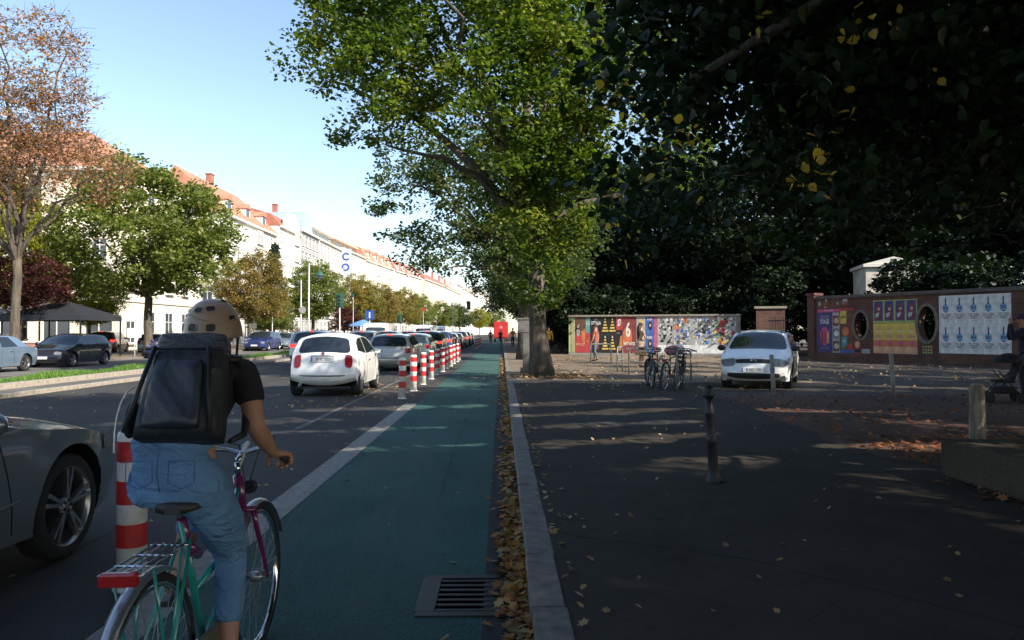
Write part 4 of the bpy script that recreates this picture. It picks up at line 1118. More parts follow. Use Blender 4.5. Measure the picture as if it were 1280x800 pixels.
for y, x, p, src, lab in ((41.5, -7.45, PBE, suv, 'pale estate car ahead of the silver one, left of the beige-silver hatchback'), (49.5, -7.4, PBL, suv, 'dark blue estate car in the left lane with its roof over the beige-silver hatchback'),
                    (58.5, -7.2, PBK, suv, 'black estate car in the middle of the left lane queue'), (66, -7.5, PDR, golf, 'dark red hatchback in front of the white box van'), (80, -7.5, PS, suv, 'silver estate car beyond the white box van'),
                    (88, -7.4, PW, van, 'far white van in the left lane queue'), (97, -7.3, PBK, suv, 'last black estate car of the left lane'), (64, -10.0, PW, golf, 'white hatchback at the median, partly hidden by the queue')):
    car_copy(src, x, y, 0, p, lab, Q)
bv = car_copy(van, -7.4, 73, 0, PW, 'rounded white delivery van towering over the middle of the queue', Q)
for x, y, rz, p, src, lab in ((-19.15, 33.3, PI, PBK, golf, 'shiny black hatchback nose to tail with the pale saloon'), (-19.3, 44.2, PI, PBL, golf, 'dark blue small car with bright headlights under the round green tree'),
                        (-19.3, 60.5, PI, PBL, suv, 'blue car right of the cyclist helmet across the median'), (-19.2, 66.5, PI, PLB, golf, 'light blue car just behind the blue one across the median'),
                        (-27.5, 52.5, .25, PDR, suv, 'dark red car parked nose-in before the pale house'), (-24.6, 53.5, .2, PS, golf, 'silver car parked nose-in beside the dark red one'), (-33, 50, .2, PBK, golf, 'black car parked behind the cafe tent'),
                        (-19.4, 96, PI, PS, golf, 'silver car far up the opposite road'), (-19.4, 104, PI, PBK, golf, 'black car farthest up the opposite road')):
    car_copy(src, x, y, rz, p, lab, A)
for o in ('dark red car parked nose-in before the pale house',): pass

# --- white hatchback on the plaza, nose towards us
polo, pc = hatch('compact_car', PW, L=3.97, H=1.46, w=1.70, pt='B FQ 179', mirror=bk, hls=[(1.62, .62), (1.84, .60), (1.82, .74), (1.60, .78)], hl=(.58, .765, .56, .99), bars=[(.26, .40, .84, False, bk), (.64, .735, .55, False, bk)], brake=False, zf=.475)
th = R(25)
fx, fy = 6.1, 18.0
polo.location = (fx+math.sin(th)*1.98, fy+math.cos(th)*1.98, .10); polo.rotation_euler.z = PI-th
tag(polo, 'white compact car with black mirrors parked on the plaza before the poster walls', 'car')
mb = MB(); p = pc.P(pc.uz(.69, False), 0, .014); mb.torus(p, .058, .008, 28, 6, mat=mt)
for a, b in (((-.04, .034), (-.014, -.006)), ((-.014, -.006), (0, .03)), ((0, .03), (.014, -.006)), ((.014, -.006), (.04, .034)), ((-.05, .006), (-.022, -.046)), ((-.022, -.046), (0, -.006)), ((0, -.006), (.022, -.046)), ((.022, -.046), (.05, .006))):
    mb.tube([p+Vector((a[0], 0, a[1])), p+Vector((b[0], 0, b[1]))], .0055, 4)
mb.build('badge', M['chrome'], polo)
mb = MB()
for sg in (-1, 1): mb.tube([pc.P(pc.uy(y)*1.0, sg*.80, .02) for y in (-.9, -.4, .1, .3)], .012, 6)
mb.build('roof_rail', bk, polo)

# --- big dark coupe at the left edge
def sil_coupe():
    return [(-2.30, .24), (-2.44, .34), (-2.47, .5), (-2.44, .72), (-2.36, .96), (-2.2, 1.04), (-1.8, 1.08), (-1.35, 1.18), (-.8, 1.36), (-.3, 1.42), (.1, 1.39), (.45, 1.28), (.95, 1.05), (1.25, .99), (1.75, .93), (2.08, .85), (2.32, .74), (2.43, .62), (2.48, .46), (2.47, .34), (2.36, .22)]
sp = spec(4.95, 1.42, 1.88, .9, .93, .345, .92, .95, PG, sil=sil_coupe(), tumble=.30, pr=.16, pf=.20, rr=.9, rf=.95, ie=.14, ih=.10, ex=2.2,
    sw=[[(-1.2, .98), (-.1, .96), (-.1, 1.27), (-.7, 1.26)], [(-.03, .96), (.98, .955), (.5, 1.18), (.25, 1.26), (-.03, 1.28)]], tl=(.72, .92, .6, .95), hl=(.60, .78, .62, .96), hls=[(2.00, .66), (2.26, .62), (2.22, .76), (2.02, .80)],
    seams=[(-.35, -.30), (.98, .84)], handles=[-.1], my=.66, zr=.6, zf=.42, rimm=M['alloy'], spokes=5, double=True, rimr=.76, bars=[(.28, .4, .6, False, bk), (.56, .70, .5, False, M['chrome'])], rwb=1.12)
merc, mc = build_car('dark_coupe', sp)
merc.location = (-2.86-.94, 5.02-1.555, 0)
tag(merc, 'blue-grey metallic coupe with five double-spoke alloy wheels cut off by the left edge', 'car')
mb = MB(); pts = [mc.side(y, z, 1, .002) for y, z in ((-1.0, .40), (-.2, .42), (.5, .46), (1.0, .50))]; mb.tube(pts, .012, 6)
mb.build('door_strake', PG, merc)
# ------------------------------------------------------------------ buildings across the road
FM = {k: pm('render_'+k, tuple(v*q for v, q in zip(c, (.84, .81, .77))), .85, 0, .06, .6, .1) for k, c in dict(cream=(.80, .74, .63), white=(.82, .80, .76), pale=(.84, .81, .77), grey=(.42, .43, .44), peach=(.78, .60, .46), sand=(.72, .62, .48)).items()}
def tiles(name, c):
    m, nt, b = _nodes(name)
    tc = nt.nodes.new('ShaderNodeTexCoord'); wv = nt.nodes.new('ShaderNodeTexWave'); wv.bands_direction = 'Z'; wv.inputs['Scale'].default_value = 2.6; wv.inputs['Distortion'].default_value = .4
    nt.links.new(tc.outputs['Object'], wv.inputs[0])
    a = ramp(nt, noise_fac(nt, 1.1, 6), [(.3, tuple(x*.7 for x in c)), (.7, tuple(x*1.2 for x in c))])
    s_ = ramp(nt, wv.outputs['Fac'], [(0, (.75,)*3), (1, (1.05,)*3)])
    mu = nt.nodes.new('ShaderNodeMix'); mu.data_type = 'RGBA'; mu.blend_type = 'MULTIPLY'; mu.inputs[0].default_value = 1
    nt.links.new(a, mu.inputs[6]); nt.links.new(s_, mu.inputs[7]); nt.links.new(mu.outputs[2], b.inputs['Base Color']); b.inputs['Roughness'].default_value = .8
    return m
RT = tiles('orange_roof_tiles', (.46, .21, .13)); RR = tiles('red_roof_tiles', (.36, .14, .095)); RZ = pm('zinc_roof', (.30, .34, .38), .5, .3, .1)
BLU = pm('blue_glass_roof', (.36, .46, .58), .25, .2, .1)
TRIM = pm('stucco_trim', (.60, .57, .51), .8, 0, .05)
FRAME = pm('window_frame', (.62, .60, .56), .6, 0, .05)
_w = {}
def window_mesh(w_, h):
    k = (round(w_, 2), round(h, 2))
    if k in _w: return _w[k]
    mb = MB(); t = .07
    for c_, d_ in (((0, 0, h/2), (t, .06, h)), ((-w_/2+t/2, 0, h/2), (t, .06, h)), ((w_/2-t/2, 0, h/2), (t, .06, h)), ((0, 0, t/2), (w_-2*t, .056, t)), ((0, 0, h-t/2), (w_-2*t, .056, t)), ((0, 0, h*.68), (w_-2*t, .052, t*.8))):
        mb.box(c_, d_, 0)
    mb.box((0, -.10, -.04), (w_+.2, .34, .08), 1)
    o = mb.build('window', [FRAME, TRIM]); me = o.data; bpy.data.objects.remove(o)
    g_ = MB(); g_.quad((-w_/2, .02, 0), (w_/2, .02, 0), (w_/2, .02, h), (-w_/2, .02, h)); o = g_.build('pane', M['wglass']); ge = o.data; bpy.data.objects.remove(o)
    _w[k] = (me, ge); return me, ge
def building(name, P0, P1, H, floors, bays, wall, label, roof=('gable', RT, 4, 10), gf=4.0, win=(1.15, 1.9), depth=11, balc=(), bayw=(), shops=True, pane=True, dormers=0, band=True, ends=False):
    P0 = Vector((*P0, 0)); P1 = Vector((*P1, 0)); L = (P1-P0).length; ang = math.atan2(P1.y-P0.y, P1.x-P0.x)
    root = empty(name, (P0.x, P0.y, .1), ang, label, 'building', 'houses along the opposite side')
    fh = (H-gf-.6)/floors; bw = L/bays; mb = MB()
    xs = [0]; zs = [0]
    holes = []
    for b in range(bays):
        cx = bw*(b+.5)
        for f in range(floors):
            holes.append((cx-win[0]/2, cx+win[0]/2, gf+fh*f+.75, min(gf+fh*f+.75+win[1], gf+fh*(f+1)-.15)))
        if shops: holes.append((cx-bw*.33, cx+bw*.33, .5, gf-.9))
    xs = sorted({0, L, *[h[0] for h in holes], *[h[1] for h in holes]}); zs = sorted({0, H, *[h[2] for h in holes], *[h[3] for h in holes]})
    # merge nearly equal cuts
    def hole(x, z): return any(h[0]-1e-4 < x < h[1]+1e-4 and h[2]-1e-4 < z < h[3]+1e-4 for h in holes)
    for i in range(len(xs)-1):
        z_start = None
        for j in range(len(zs)-1):
            if hole((xs[i]+xs[i+1])/2, (zs[j]+zs[j+1])/2): continue
            mb.quad((xs[i], 0, zs[j]), (xs[i+1], 0, zs[j]), (xs[i+1], 0, zs[j+1]), (xs[i], 0, zs[j+1]))
    rv = .22
    for a, b, c_, d_ in holes:
        mb.quad((a, 0, c_), (b, 0, c_), (b, rv, c_), (a, rv, c_)); mb.quad((a, rv, d_), (b, rv, d_), (b, 0, d_), (a, 0, d_))
        mb.quad((a, 0, c_), (a, rv, c_), (a, rv, d_), (a, 0, d_)); mb.quad((b, rv, c_), (b, 0, c_), (b, 0, d_), (b, rv, d_))
    for q in (((0, 0, 0), (0, depth, 0), (0, depth, H), (0, 0, H)), ((L, 0, 0), (L, 0, H), (L, depth, H), (L, depth, 0)), ((0, depth, 0), (L, depth, 0), (L, depth, H), (0, depth, H)), ((0, 0, H), (L, 0, H), (L, depth, H), (0, depth, H))): mb.quad(*q)
    mb.build('wall', wall, root)
    n = 0
    for a, b, c_, d_ in holes:
        me, ge = window_mesh(b-a, d_-c_)
        o = bpy.data.objects.new('window', me); COL.objects.link(o); o.parent = root; o.location = ((a+b)/2, .12, c_); n += 1
        if pane:
            g_ = bpy.data.objects.new('pane', ge); COL.objects.link(g_); g_.parent = o
    if ends:
        nb = max(2, int(depth/3)); me, ge = window_mesh(1.2, 1.9); ma, ga = window_mesh(1.5, 2.6)
        for xe, rz_ in ((-.02, -PI/2), (L+.02, PI/2)):
            for b in range(nb):
                for f in range(-1, floors):
                    o = bpy.data.objects.new('window', me if f >= 0 else ma); COL.objects.link(o); o.parent = root; o.location = (xe, depth*(b+.5)/nb, gf+fh*f+.75 if f >= 0 else .5); o.rotation_euler.z = rz_
                    g_ = bpy.data.objects.new('pane', ge if f >= 0 else ga); COL.objects.link(g_); g_.parent = o; g_.location.y = -.022
    tr = MB()
    if ends:
        for xe in (-.04, L+.04):
            tr.box((xe, depth/2, gf-.05), (.16, depth, .28)); tr.box((xe, depth/2, H-.15), (.3, depth, .3))
    tr.box((L/2, -.18, H-.15), (L, .50, .3)); tr.box((L/2, -.10, gf-.05), (L, .22, .28))
    if band:
        for f in range(1, floors): tr.box((L/2, -.035, gf+fh*f+.35), (L, .07, .14))
    tr.build('cornice', TRIM, root)
    for b in balc:
        for f in range(floors-1):
            m_ = MB(); cx = bw*(b+.5); z = gf+fh*(f+0)+.62
            m_.box((cx, -.62, z), (bw*.86, 1.2, .16)); m_.box((cx, -1.18, z+.58), (bw*.86, .07, 1.0))
            for s_ in (-1, 1): m_.box((cx+s_*bw*.41, -.6, z+.58), (.07, 1.1, 1.0))
            m_.build('balcony', TRIM, root)
    for b0, b1 in bayw:
        m_ = MB(); x0, x1 = bw*b0+.15, bw*b1-.15; m_.prism([(x0, -.02), (x0+.5, -1.0), (x1-.5, -1.0), (x1, -.02)], H-gf-1.2, Matrix.Translation((0, 0, gf)).to_4x4()); bay = m_.build('bay_window', wall, root, fix=True)
        for f in range(floors):
            me, ge = window_mesh(1.0, 1.7)
            for cx in ((x0+x1)/2-.65, (x0+x1)/2+.65):
                o = bpy.data.objects.new('window', me); COL.objects.link(o); o.parent = bay; o.location = (cx, -1.05, gf+fh*f+.7)
                q = MB(); q.box((0, .03, .85), (.94, .03, 1.6)); q2 = q.build('pane', M['wglass'], bay); q2.location = (cx, -1.04, gf+fh*f+.7)
    kind, rm, rh, rd = roof
    r_ = MB()
    if kind == 'gable':
        rd = rd/2 if rd > 8 else rd
        r_.add([(-.3, -.45, H), (L+.3, -.45, H), (L+.3, rd, H+rh), (-.3, rd, H+rh), (L+.3, 2*rd+.4, H), (-.3, 2*rd+.4, H)], [(0, 1, 2, 3), (3, 2, 4, 5), (0, 3, 5), (1, 4, 2), (0, 5, 4, 1)])
    elif kind == 'hip':
        r_.add([(-.4, -.45, H), (L+.4, -.45, H), (L-6.2, rd, H+rh), (3, rd, H+rh), (L+.4, 2*rd+.4, H), (-.4, 2*rd+.4, H)], [(0, 1, 2, 3), (3, 2, 4, 5), (0, 3, 5), (1, 4, 2), (0, 5, 4, 1)])
        for k in range(5):
            cx = L*(k+.7)/5.6; t = .45; r_.box((cx, -.45+(rd+.45)*t, H+rh*t+.06), (.8, 1.1, .08), 0, Matrix.Rotation(math.atan2(rh, rd), 3, 'X'))
    elif kind == 'mansard':
        r_.add([(-.1, -.2, H), (L+.1, -.2, H), (L+.1, 1.3, H+rh), (-.1, 1.3, H+rh), (L+.1, 5.5, H+rh+1.2), (-.1, 5.5, H+rh+1.2), (L+.1, depth, H), (-.1, depth, H)], [(0, 1, 2, 3), (3, 2, 4, 5), (5, 4, 6, 7), (0, 3, 5, 7), (1, 6, 4, 2), (0, 7, 6, 1)])
    elif kind == 'attic':
        r_.box((L/2, 1.6+depth/2-.8, H+rh/2), (L-.4, depth-3.2, rh)); r_.box((L/2, 1.2+depth/2-.8, H+rh+.12), (L+.1, depth-1.8, .24))
    elif kind == 'arc':
        pts = [(L*.30+L*.62*k/14, .1+rh*math.sin(PI*(.14+.86*k/14))**.8) for k in range(15)]
        poly = [(pts[0][0], 0)]+pts+[(pts[-1][0], 0)]
        mt_ = Matrix.Translation((0, 6.8, H)) @ Matrix.Rotation(PI/2, 4, 'X'); r_.prism([(x, y) for x, y in poly], 6.0, mt_)
    ro = r_.build('roof', rm, root, fix=True)
    if kind == 'attic':
        for b in range(bays):
            q = MB(); q.box((bw*(b+.5), .82-.0, H+rh*.5), (bw*.5, .06, rh*.5)); q.build('attic_window', M['wglass'], root).location = (0, .76, 0)
    if dormers:
        for k in range(dormers):
            cx = L*(k+.5)/dormers; q = MB(); y_ = .7 if kind == 'gable' else .15
            q.box((cx, y_+1.0, H+1.25), (1.7, 2.2, 1.5), 0); q.add([(cx-1.05, y_-.3, H+1.95), (cx+1.05, y_-.3, H+1.95), (cx, y_-.3, H+2.65), (cx-1.05, y_+2.6, H+1.95), (cx+1.05, y_+2.6, H+1.95), (cx, y_+2.6, H+2.65)], [(0, 1, 2), (0, 2, 5, 3), (1, 4, 5, 2), (3, 5, 4), (0, 3, 4, 1)], 1)
            q.box((cx, y_-.11, H+1.3), (1.1, .05, 1.0), 2); q.build('dormer', [wall, rm, M['wglass']], ro)
    for k in range(max(1, int(L/14)) if kind != 'hip' else 0):
        q = MB(); cx = L*(k+.6)/max(1, int(L/14)); zt = H+(rh if kind != 'attic' else rh); q.box((cx, min(depth, 6.2), zt+.3), (1.1, .7, 2.2)); q.box((cx, min(depth, 6.2), zt+1.45), (1.25, .85, .14)); q.build('chimney', RR, ro)
    return root
building('corner_house', (-62, 58), (-29.6, 58), 14.2, 4, 10, FM['cream'], 'cream corner house with wide orange hipped roof behind the nearly bare autumn tree', ('hip', RT, 4.6, 7), depth=13.6, bayw=((7, 9),), ends=True)
b2 = building('tall_house', (-32, 86), (-32, 105.5), 15.2, 4, 6, FM['white'], 'white house with steep orange roof and dormers above the round green tree', ('gable', RT, 5.4, 5.5), dormers=3, bayw=((2, 4),), balc=(5,), ends=True)
b3 = building('gabled_house', (-31.6, 106), (-31.6, 117), 16.6, 5, 4, FM['white'], 'narrow white house with a stepped gable beside the blue arched roof', ('mansard', RR, 1.7, 8), bayw=((1, 3),))
mb = MB(); mt_ = Matrix.Translation((0, .1, 16.5)) @ Matrix.Rotation(PI/2, 4, 'X'); mb.prism([(2.0, 0), (2.0, 1.1), (3.0, 1.9), (4.4, 2.5), (6.6, 2.5), (8, 1.9), (9, 1.1), (9, 0)], .5, mt_); mb.build('gable', FM['white'], b3, fix=True)
building('arched_house', (-31.6, 117.5), (-31.6, 129), 17.6, 5, 5, FM['grey'], 'grey glazed house with a big blue arched roof', ('arc', BLU, 3.6, 8), win=(1.6, 2.0), balc=(2,))
building('modern_house', (-31.6, 129.5), (-31.6, 146), 17.6, 5, 6, FM['pale'], 'pale modern house with setback dark-windowed attic floor', ('attic', FM['pale'], 2.2, 8), win=(1.7, 1.7), balc=(1, 4))
b6 = building('sign_house', (-31.4, 146.5), (-30.6, 166), 18.0, 5, 6, FM['white'], 'white house with tall blue letters on its front wall', ('attic', FM['peach'], 1.8, 8), win=(1.3, 1.7), balc=(4,))
s_ = empty('vertical_sign', (-30.6, 146.2, 15.6), R(0), 'vertical white sign with blue letters fixed to the corner of the white house', 'sign')
mb = MB(); mb.box((0, 0, -.5), (2.2, .2, 5.4)); mb.build('panel', pm('sign_panel', (.40, .43, .47), .6), s_, bevel=.02)
text('C', 2.0, M['blue'], s_, (0, -.13, .6), bold=.06); text('O', 2.0, M['blue'], s_, (0, -.13, -1.5), bold=.06)
building('mansard_house', (-30.4, 166.5), (-28, 192), 17.6, 4, 7, FM['cream'], 'cream house with orange mansard roof and three gables', ('mansard', RT, 2.8, 8), bayw=((1, 3), (4, 6)), dormers=4)
building('red_roof_house', (-27.6, 192.5), (-24, 224), 17.4, 4, 9, FM['white'], 'white house with long dark red mansard roof', ('mansard', RR, 2.6, 8), bayw=((3, 5),), dormers=5, pane=False)
building('peach_house', (-23.4, 226), (-20.4, 262), 17.6, 5, 9, FM['sand'], 'sand-coloured house with paired windows past the dark red roof', ('mansard', RR, 1.8, 8), pane=False)
building('bright_house', (-20.0, 264), (-17.2, 318), 17.4, 5, 11, FM['white'], 'bright house with a plain orange gable roof beyond the sand-coloured one', ('gable', RT, 4.6, 7), pane=False, balc=(3, 7))
building('far_flats', (-17.0, 322), (-13.2, 396), 20.5, 6, 14, FM['white'], 'far white block of flats with small balconies', ('attic', FM['white'], 1.5, 8), pane=False, balc=(3, 9))
building('end_flats', (-13.0, 402), (-2, 500), 23, 6, 15, FM['pale'], 'farthest pale block where the street bends right', ('attic', FM['pale'], 1.5, 8), pane=False, shops=False)
# white mausoleum glimpsed over the brick wall, between the trees
wh = empty('mausoleum', (20.6, 39.6, .1), R(-14), 'small white rendered mausoleum seen in a gap of the trees over the brick wall', 'mausoleum')
mb = MB(); mb.box((0, 0, 2.4), (2.6, 3.0, 4.8)); mb.box((0, 0, .2), (2.9, 3.3, .4)); mb.build('wall', pm('aged_plaster', (.50, .47, .40), .9, 0, .3, 1.6), wh); mb = MB(); mb.box((0, 0, 4.86), (2.9, 3.3, .16)); mb.add([(-1.4, -1.6, 4.94), (1.4, -1.6, 4.94), (1.4, 1.6, 4.94), (-1.4, 1.6, 4.94), (0, -1.6, 5.3), (0, 1.6, 5.3)], [(0, 4, 5, 3), (1, 2, 5, 4), (0, 1, 4), (2, 3, 5), (0, 3, 2, 1)]); mb.build('roof', TRIM, wh)
mb = MB(); mb.box((0, -1.51, 1.3), (1.0, .06, 2.2)); mb.build('door', M['iron'], wh)

# ------------------------------------------------------------------ cafe across the road
CANV = pm('black_canvas', (.018, .02, .028), .7, 0, .15); GCANV = pm('grey_canvas', (.24, .24, .25), .8, 0, .1)
def tent(x, y, m, lab, w_=4.2, h=2.3):
    t_ = empty('cafe_tent', (x, y, .1), 0, lab, 'tent', 'cafe tents')
    mb = MB(); a = w_/2
    mb.add([(-a, -a, h), (a, -a, h), (a, a, h), (-a, a, h), (0, 0, h+.85), (-a, -a, h-.28), (a, -a, h-.28), (a, a, h-.28), (-a, a, h-.28)], [(0, 1, 4), (1, 2, 4), (2, 3, 4), (3, 0, 4), (5, 6, 1, 0), (6, 7, 2, 1), (7, 8, 3, 2), (8, 5, 0, 3)])
    mb.build('canopy', m, t_)
    for sx, sy in ((-1, -1), (1, -1), (1, 1), (-1, 1)):
        mb = MB(); mb.box((sx*(a-.05), sy*(a-.05), h/2), (.07, .07, h)); mb.build('pole', M['iron'], t_)
tent(-24.2, 41.5, CANV, 'black canvas cafe tent right of the burgundy tree')
tent(-29.3, 42.2, GCANV, 'grey canvas cafe tent at the left edge of the cafe')
BRL = brickmat('orange_brick', (.42, .15, .08), (.34, .11, .06), (.3, .25, .2))
w_ = empty('brick_parapet', (-31, 39.1, .1), 0, 'low orange brick wall with coping in front of the cafe tents', 'wall')
mb = MB(); mb.box((3.9, 0, .42), (9.4, .3, .84)); mb.build('wall', BRL, w_); mb = MB(); mb.box((3.9, 0, .88), (9.5, .38, .08)); mb.build('coping', TRIM, w_, bevel=.01)
for k in range(3):
    mb = MB(); mb.box((0, 0, .5), (.3, .3, 1.0)); mb.box((0, 0, 1.03), (.38, .38, .08), 1)
    mb.box((0, 0, .05), (.34, .34, .1), 1); o = mb.build('brick_pillar', [BRL, TRIM], w_); o.location = (-.9+k*4.85, 0.0, 0.003)
def aframe(x, y, m, lab):
    a_ = empty('pavement_board', (x, y, .1), R(20), lab, 'sign'); 
    for s_ in (-1, 1):
        mb = MB(); mb.box((0, s_*.16, .5), (.6, .03, 1.0), 0, Matrix.Rotation(R(13)*s_, 3, 'X')); mb.box((0, s_*.178, .52), (.5, .012, .78), 1, Matrix.Rotation(R(13)*s_, 3, 'X')); mb.build('board', [m, TRIM], a_)
aframe(-21.4, 37.6, pm('orange_board', (.6, .2, .06), .6), 'orange pavement board between the low brick wall and the black hatchback')
# ------------------------------------------------------------------ lamp posts, signs and traffic lights
POLE = pm('pale_pole', (.52, .53, .52), .5, .4, .08); GP = pm('green_housing', (.02, .08, .06), .5)
def pole(name, x, y, h, lab, cat, r=.06, group=None):
    e = empty(name, (x, y, .1), 0, lab, cat, group); mb = MB(); mb.tube([(0, 0, -.1), (0, 0, h*.2), (0, 0, h)], [r*1.35, r, r*.7], 10); mb.build('pole', POLE, e); return e
e = pole('street_lamp', -18.2+.0, 70.5, 7.9, 'tall pale lamp post with a hanging bell lamp, right of the twin post', 'street lamp', .09)
mb = MB(); mb.tube([(0, 0, 7.4), (.15, 0, 8.2), (.6, 0, 8.5), (1.0, 0, 8.2), (1.0, 0, 7.3)], .035, 6); mb.build('arm', POLE, e)
mb = MB(); mb.lathe([(.06, 7.3), (.16, 7.1), (.5, 6.75), (.52, 6.7)], 16, 0); mb.lathe([(.38, 6.7), (.3, 6.5), (.1, 6.42)], 16, 1, capt=True); o = mb.build('lamp_shade', [GP, M['lens']], e); o.location.x = 1.0
e = pole('sign_post', -17.3, 64.4, 5.9, 'slim pale post carrying a round grey sign, left of the tall lamp post', 'post', .07)
mb = MB(); mb.lathe([(.3, 0), (.3, .03)], 20, 0, Matrix.Rotation(PI/2, 3, 'X'), c=(.15, -.08, 3.3)); mb.build('round_sign', GCANV, e)
def tlight(x, y, h, lab, arm=0, side=1):
    e = pole('traffic_light', x, y, h, lab, 'traffic light', .055, 'traffic lights')
    if arm: mb = MB(); mb.tube([(0, 0, h-.1), (arm*.5, 0, h+.15), (arm, 0, h+.15)], .04, 6); mb.build('arm', POLE, e)
    hd = empty('signal_head', (arm, -.12, h-.35 if not arm else h-.5), 0, parent=e)
    mb = MB(); mb.box((0, 0, .0), (.30, .22, .95)); mb.box((0, .12, 0), (.55, .02, 1.2)); mb.build('housing', GP, hd, bevel=.02)
    for k in range(3):
        mb = MB(); mb.lathe([(.10, 0), (.10, .02)], 14, 0, Matrix.Rotation(PI/2, 3, 'X'), c=(0, -.112, .3-.3*k)); mb.build('signal_lens', M['black'], hd)
        mb = MB(); mb.torus((0, -.16, .3-.3*k), .115, .012, 14, 5, 0, Matrix.Rotation(PI/2, 3, 'X'), (0, PI)); mb.build('hood', GP, hd)
tlight(-13.1, 60.4, 4.3, 'green traffic light on the median left of the blue sign')
tlight(-6.8, 104, 5.6, 'traffic light hanging on an arm over the far lane', 2.2)
tlight(-12.6, 92, 3.4, 'short traffic light before the olive and gold tree')
def psign(x, y, h, col, w_, hh, lab, cat='sign', round_=False, txt=None, up=None):
    e = pole('road_sign', x, y, h, lab, cat, .035); mb = MB()
    if round_: mb.lathe([(w_/2, 0), (w_/2, .02)], 24, 0, Matrix.Rotation(PI/2, 3, 'X'), c=(0, -.05, h-w_/2))
    else: mb.box((0, -.05, h-hh/2), (w_, .02, hh))
    mb.build('sign_plate', col, e, bevel=.004)
    if txt: text(txt, hh*.95, M['white'], e, (0, -.065, h-hh/2-.02), bold=.02)
    if up:
        mb = MB(); mb.box((0, -.05, h-hh-up-.15), (w_*.8, .02, up)); mb.build('sign_plate', M['white'], e, bevel=.004)
    return e
psign(-10.75, 60.8, 3.15, M['blue'], .72, .72, 'square blue information sign above the queue', txt='i')
psign(-21.2, 43.3, 2.75, M['white'], 1.0, .7, 'white double sign on a post left of the round tree trunk', up=.55)
psign(-20.8, 62.8, 3.1, M['white'], .62, .62, 'round white sign right of the cyclist helmet', round_=True, up=.4)
psign(-20.4, 66.5, 3.5, M['white'], 1.3, .35, 'white name board on a thin post beyond the blue car')
psign(-17.9, 90, 6, GP, .3, .3, 'bare pale post between the lamp post and the blue sign', 'post')
psign(-12.4, 118, 5.2, M['red'], .5, .5, 'far red round sign over the queue', round_=True)
# blue parasol by the blue sign
e = empty('parasol', (-14.6, 78.6, .2), 0, 'blue and white parasol under the blue information sign', 'parasol'); mb = MB(); mb.lathe([(1.6, 1.9), (1.5, 2.05), (.1, 2.6)], 8, 0, smooth=False, capb=False); mb.build('canopy', pm('parasol_blue', (.12, .24, .50), .7), e); mb = MB(); mb.tube([(0, 0, 0), (0, 0, 2.6)], .03, 6); mb.build('pole', POLE, e)

# ------------------------------------------------------------------ red and white posts
BR = pm('post_white', (.66, .64, .60), .5, 0, .18, 16, .1); BRd = pm('post_red', (.44, .018, .02), .45, 0, .25, 16)
def redpost():
    e = empty('marker_post'); r = .082; h = .92
    mb = MB(); mb.lathe([(r, 0), (r, h-.03), (r*.93, h-.008), (r*.8, h)], 28, 0); mb.lathe([(r*1.25, 0), (r*1.25, .012), (r*1.02, .02)], 28, 0); mb.build('tube', BR, e)
    for z0, z1 in ((.25, .385), (.50, .635), (.745, .865)):
        mb = MB(); mb.lathe([(r+.002, z0), (r+.002, z1)], 28, 0, capb=False, capt=False); mb.build('red_band', BRd, e)
    return e
rp = redpost(); G = 'red and white posts between lane and bike lane'
rp.location = (-2.17, 4.42, 0); tag(rp, 'large red and white post nearest to us, half behind the cyclist', 'post', G)
nm = ['first', 'second', 'third', 'fourth', 'fifth', 'sixth', 'seventh', 'eighth', 'ninth', 'tenth', 'eleventh']
for k in range(11):
    c_ = copy_tree(rp); c_.location = (-2.24+.015*math.sin(k*3), 16.8+2.28*k+.1*math.sin(k*5), 0); c_.rotation_euler = (R(.8*math.sin(k*7)), R(.9*math.cos(k*4)), k); c_['label'] = '%s red and white post of the row starting by the small white car' % nm[k]
for k in range(7):
    c_ = copy_tree(rp); c_.location = (-2.25, 66+2.6*k, 0); c_['label'] = '%s red and white post of the distant second row' % nm[k]
# ------------------------------------------------------------------ bollards, racks, pillar, stone bed
e = empty('cast_iron_bollard', (1.99, 6.96, .10), 0, 'black cast iron bollard with rounded cap leaning on the pavement', 'bollard'); e.rotation_euler = (R(2), R(-4.0), 0)
mb = MB(); mb.lathe([(.085, 0), (.082, .015), (.058, .07), (.048, .13), (.044, .36), (.050, .375), (.050, .40), (.044, .415), (.041, .62), (.047, .635), (.047, .66), (.040, .675), (.037, .79)], 24, 0); mb.build('shaft', M['iron'], e)
mb = MB(); mb.lathe([(.037, .79), (.055, .80), (.058, .82), (.050, .835), (.052, .85), (.044, .885), (.024, .905), (.002, .912)], 24, 0); mb.build('cap', M['iron'], e)
def gpost(x, y, h, r, tilt, lab):
    e = empty('steel_post', (x, y, .1), 0, lab, 'post', 'leaning grey posts on the plaza'); e.rotation_euler = (0, R(tilt), 0)
    mb = MB(); mb.lathe([(r*1.02, -.1), (r, .3), (r, h-.01), (r*.9, h)], 18); mb.build('shaft', M['greypost'], e)
    mb = MB(); mb.lathe([(r+.003, h*.55), (r+.003, h*.66)], 18, capb=False, capt=False); mb.build('sticker', pm('sticker_blue', (.10, .14, .28), .6), e) if tilt > -3 else None
    mb = MB(); mb.lathe([(r*1.25, -.01), (r*1.25, .012)], 18); mb.build('base_ring', M['greypost'], e)
gpost(6.2, 16.9, .88, .048, -2.8, 'grey post with faded stickers in front of the white compact car')
gpost(8.85, 16.7, .92, .045, -3.5, 'leaning grey post in front of the yellow posters')
e = empty('weathered_post', (6.05, 9.4, .10), 0, 'thick weathered post with peeling pale surface beside the stone bed', 'post')
WP = barkmat('peeling_post', (.05, .035, .025), (.34, .29, .22)); mb = MB(); mb.lathe([(.098, -.1), (.092, .2), (.089, .5), (.086, .70), (.070, .73)], 20); mb.build('shaft', WP, e)
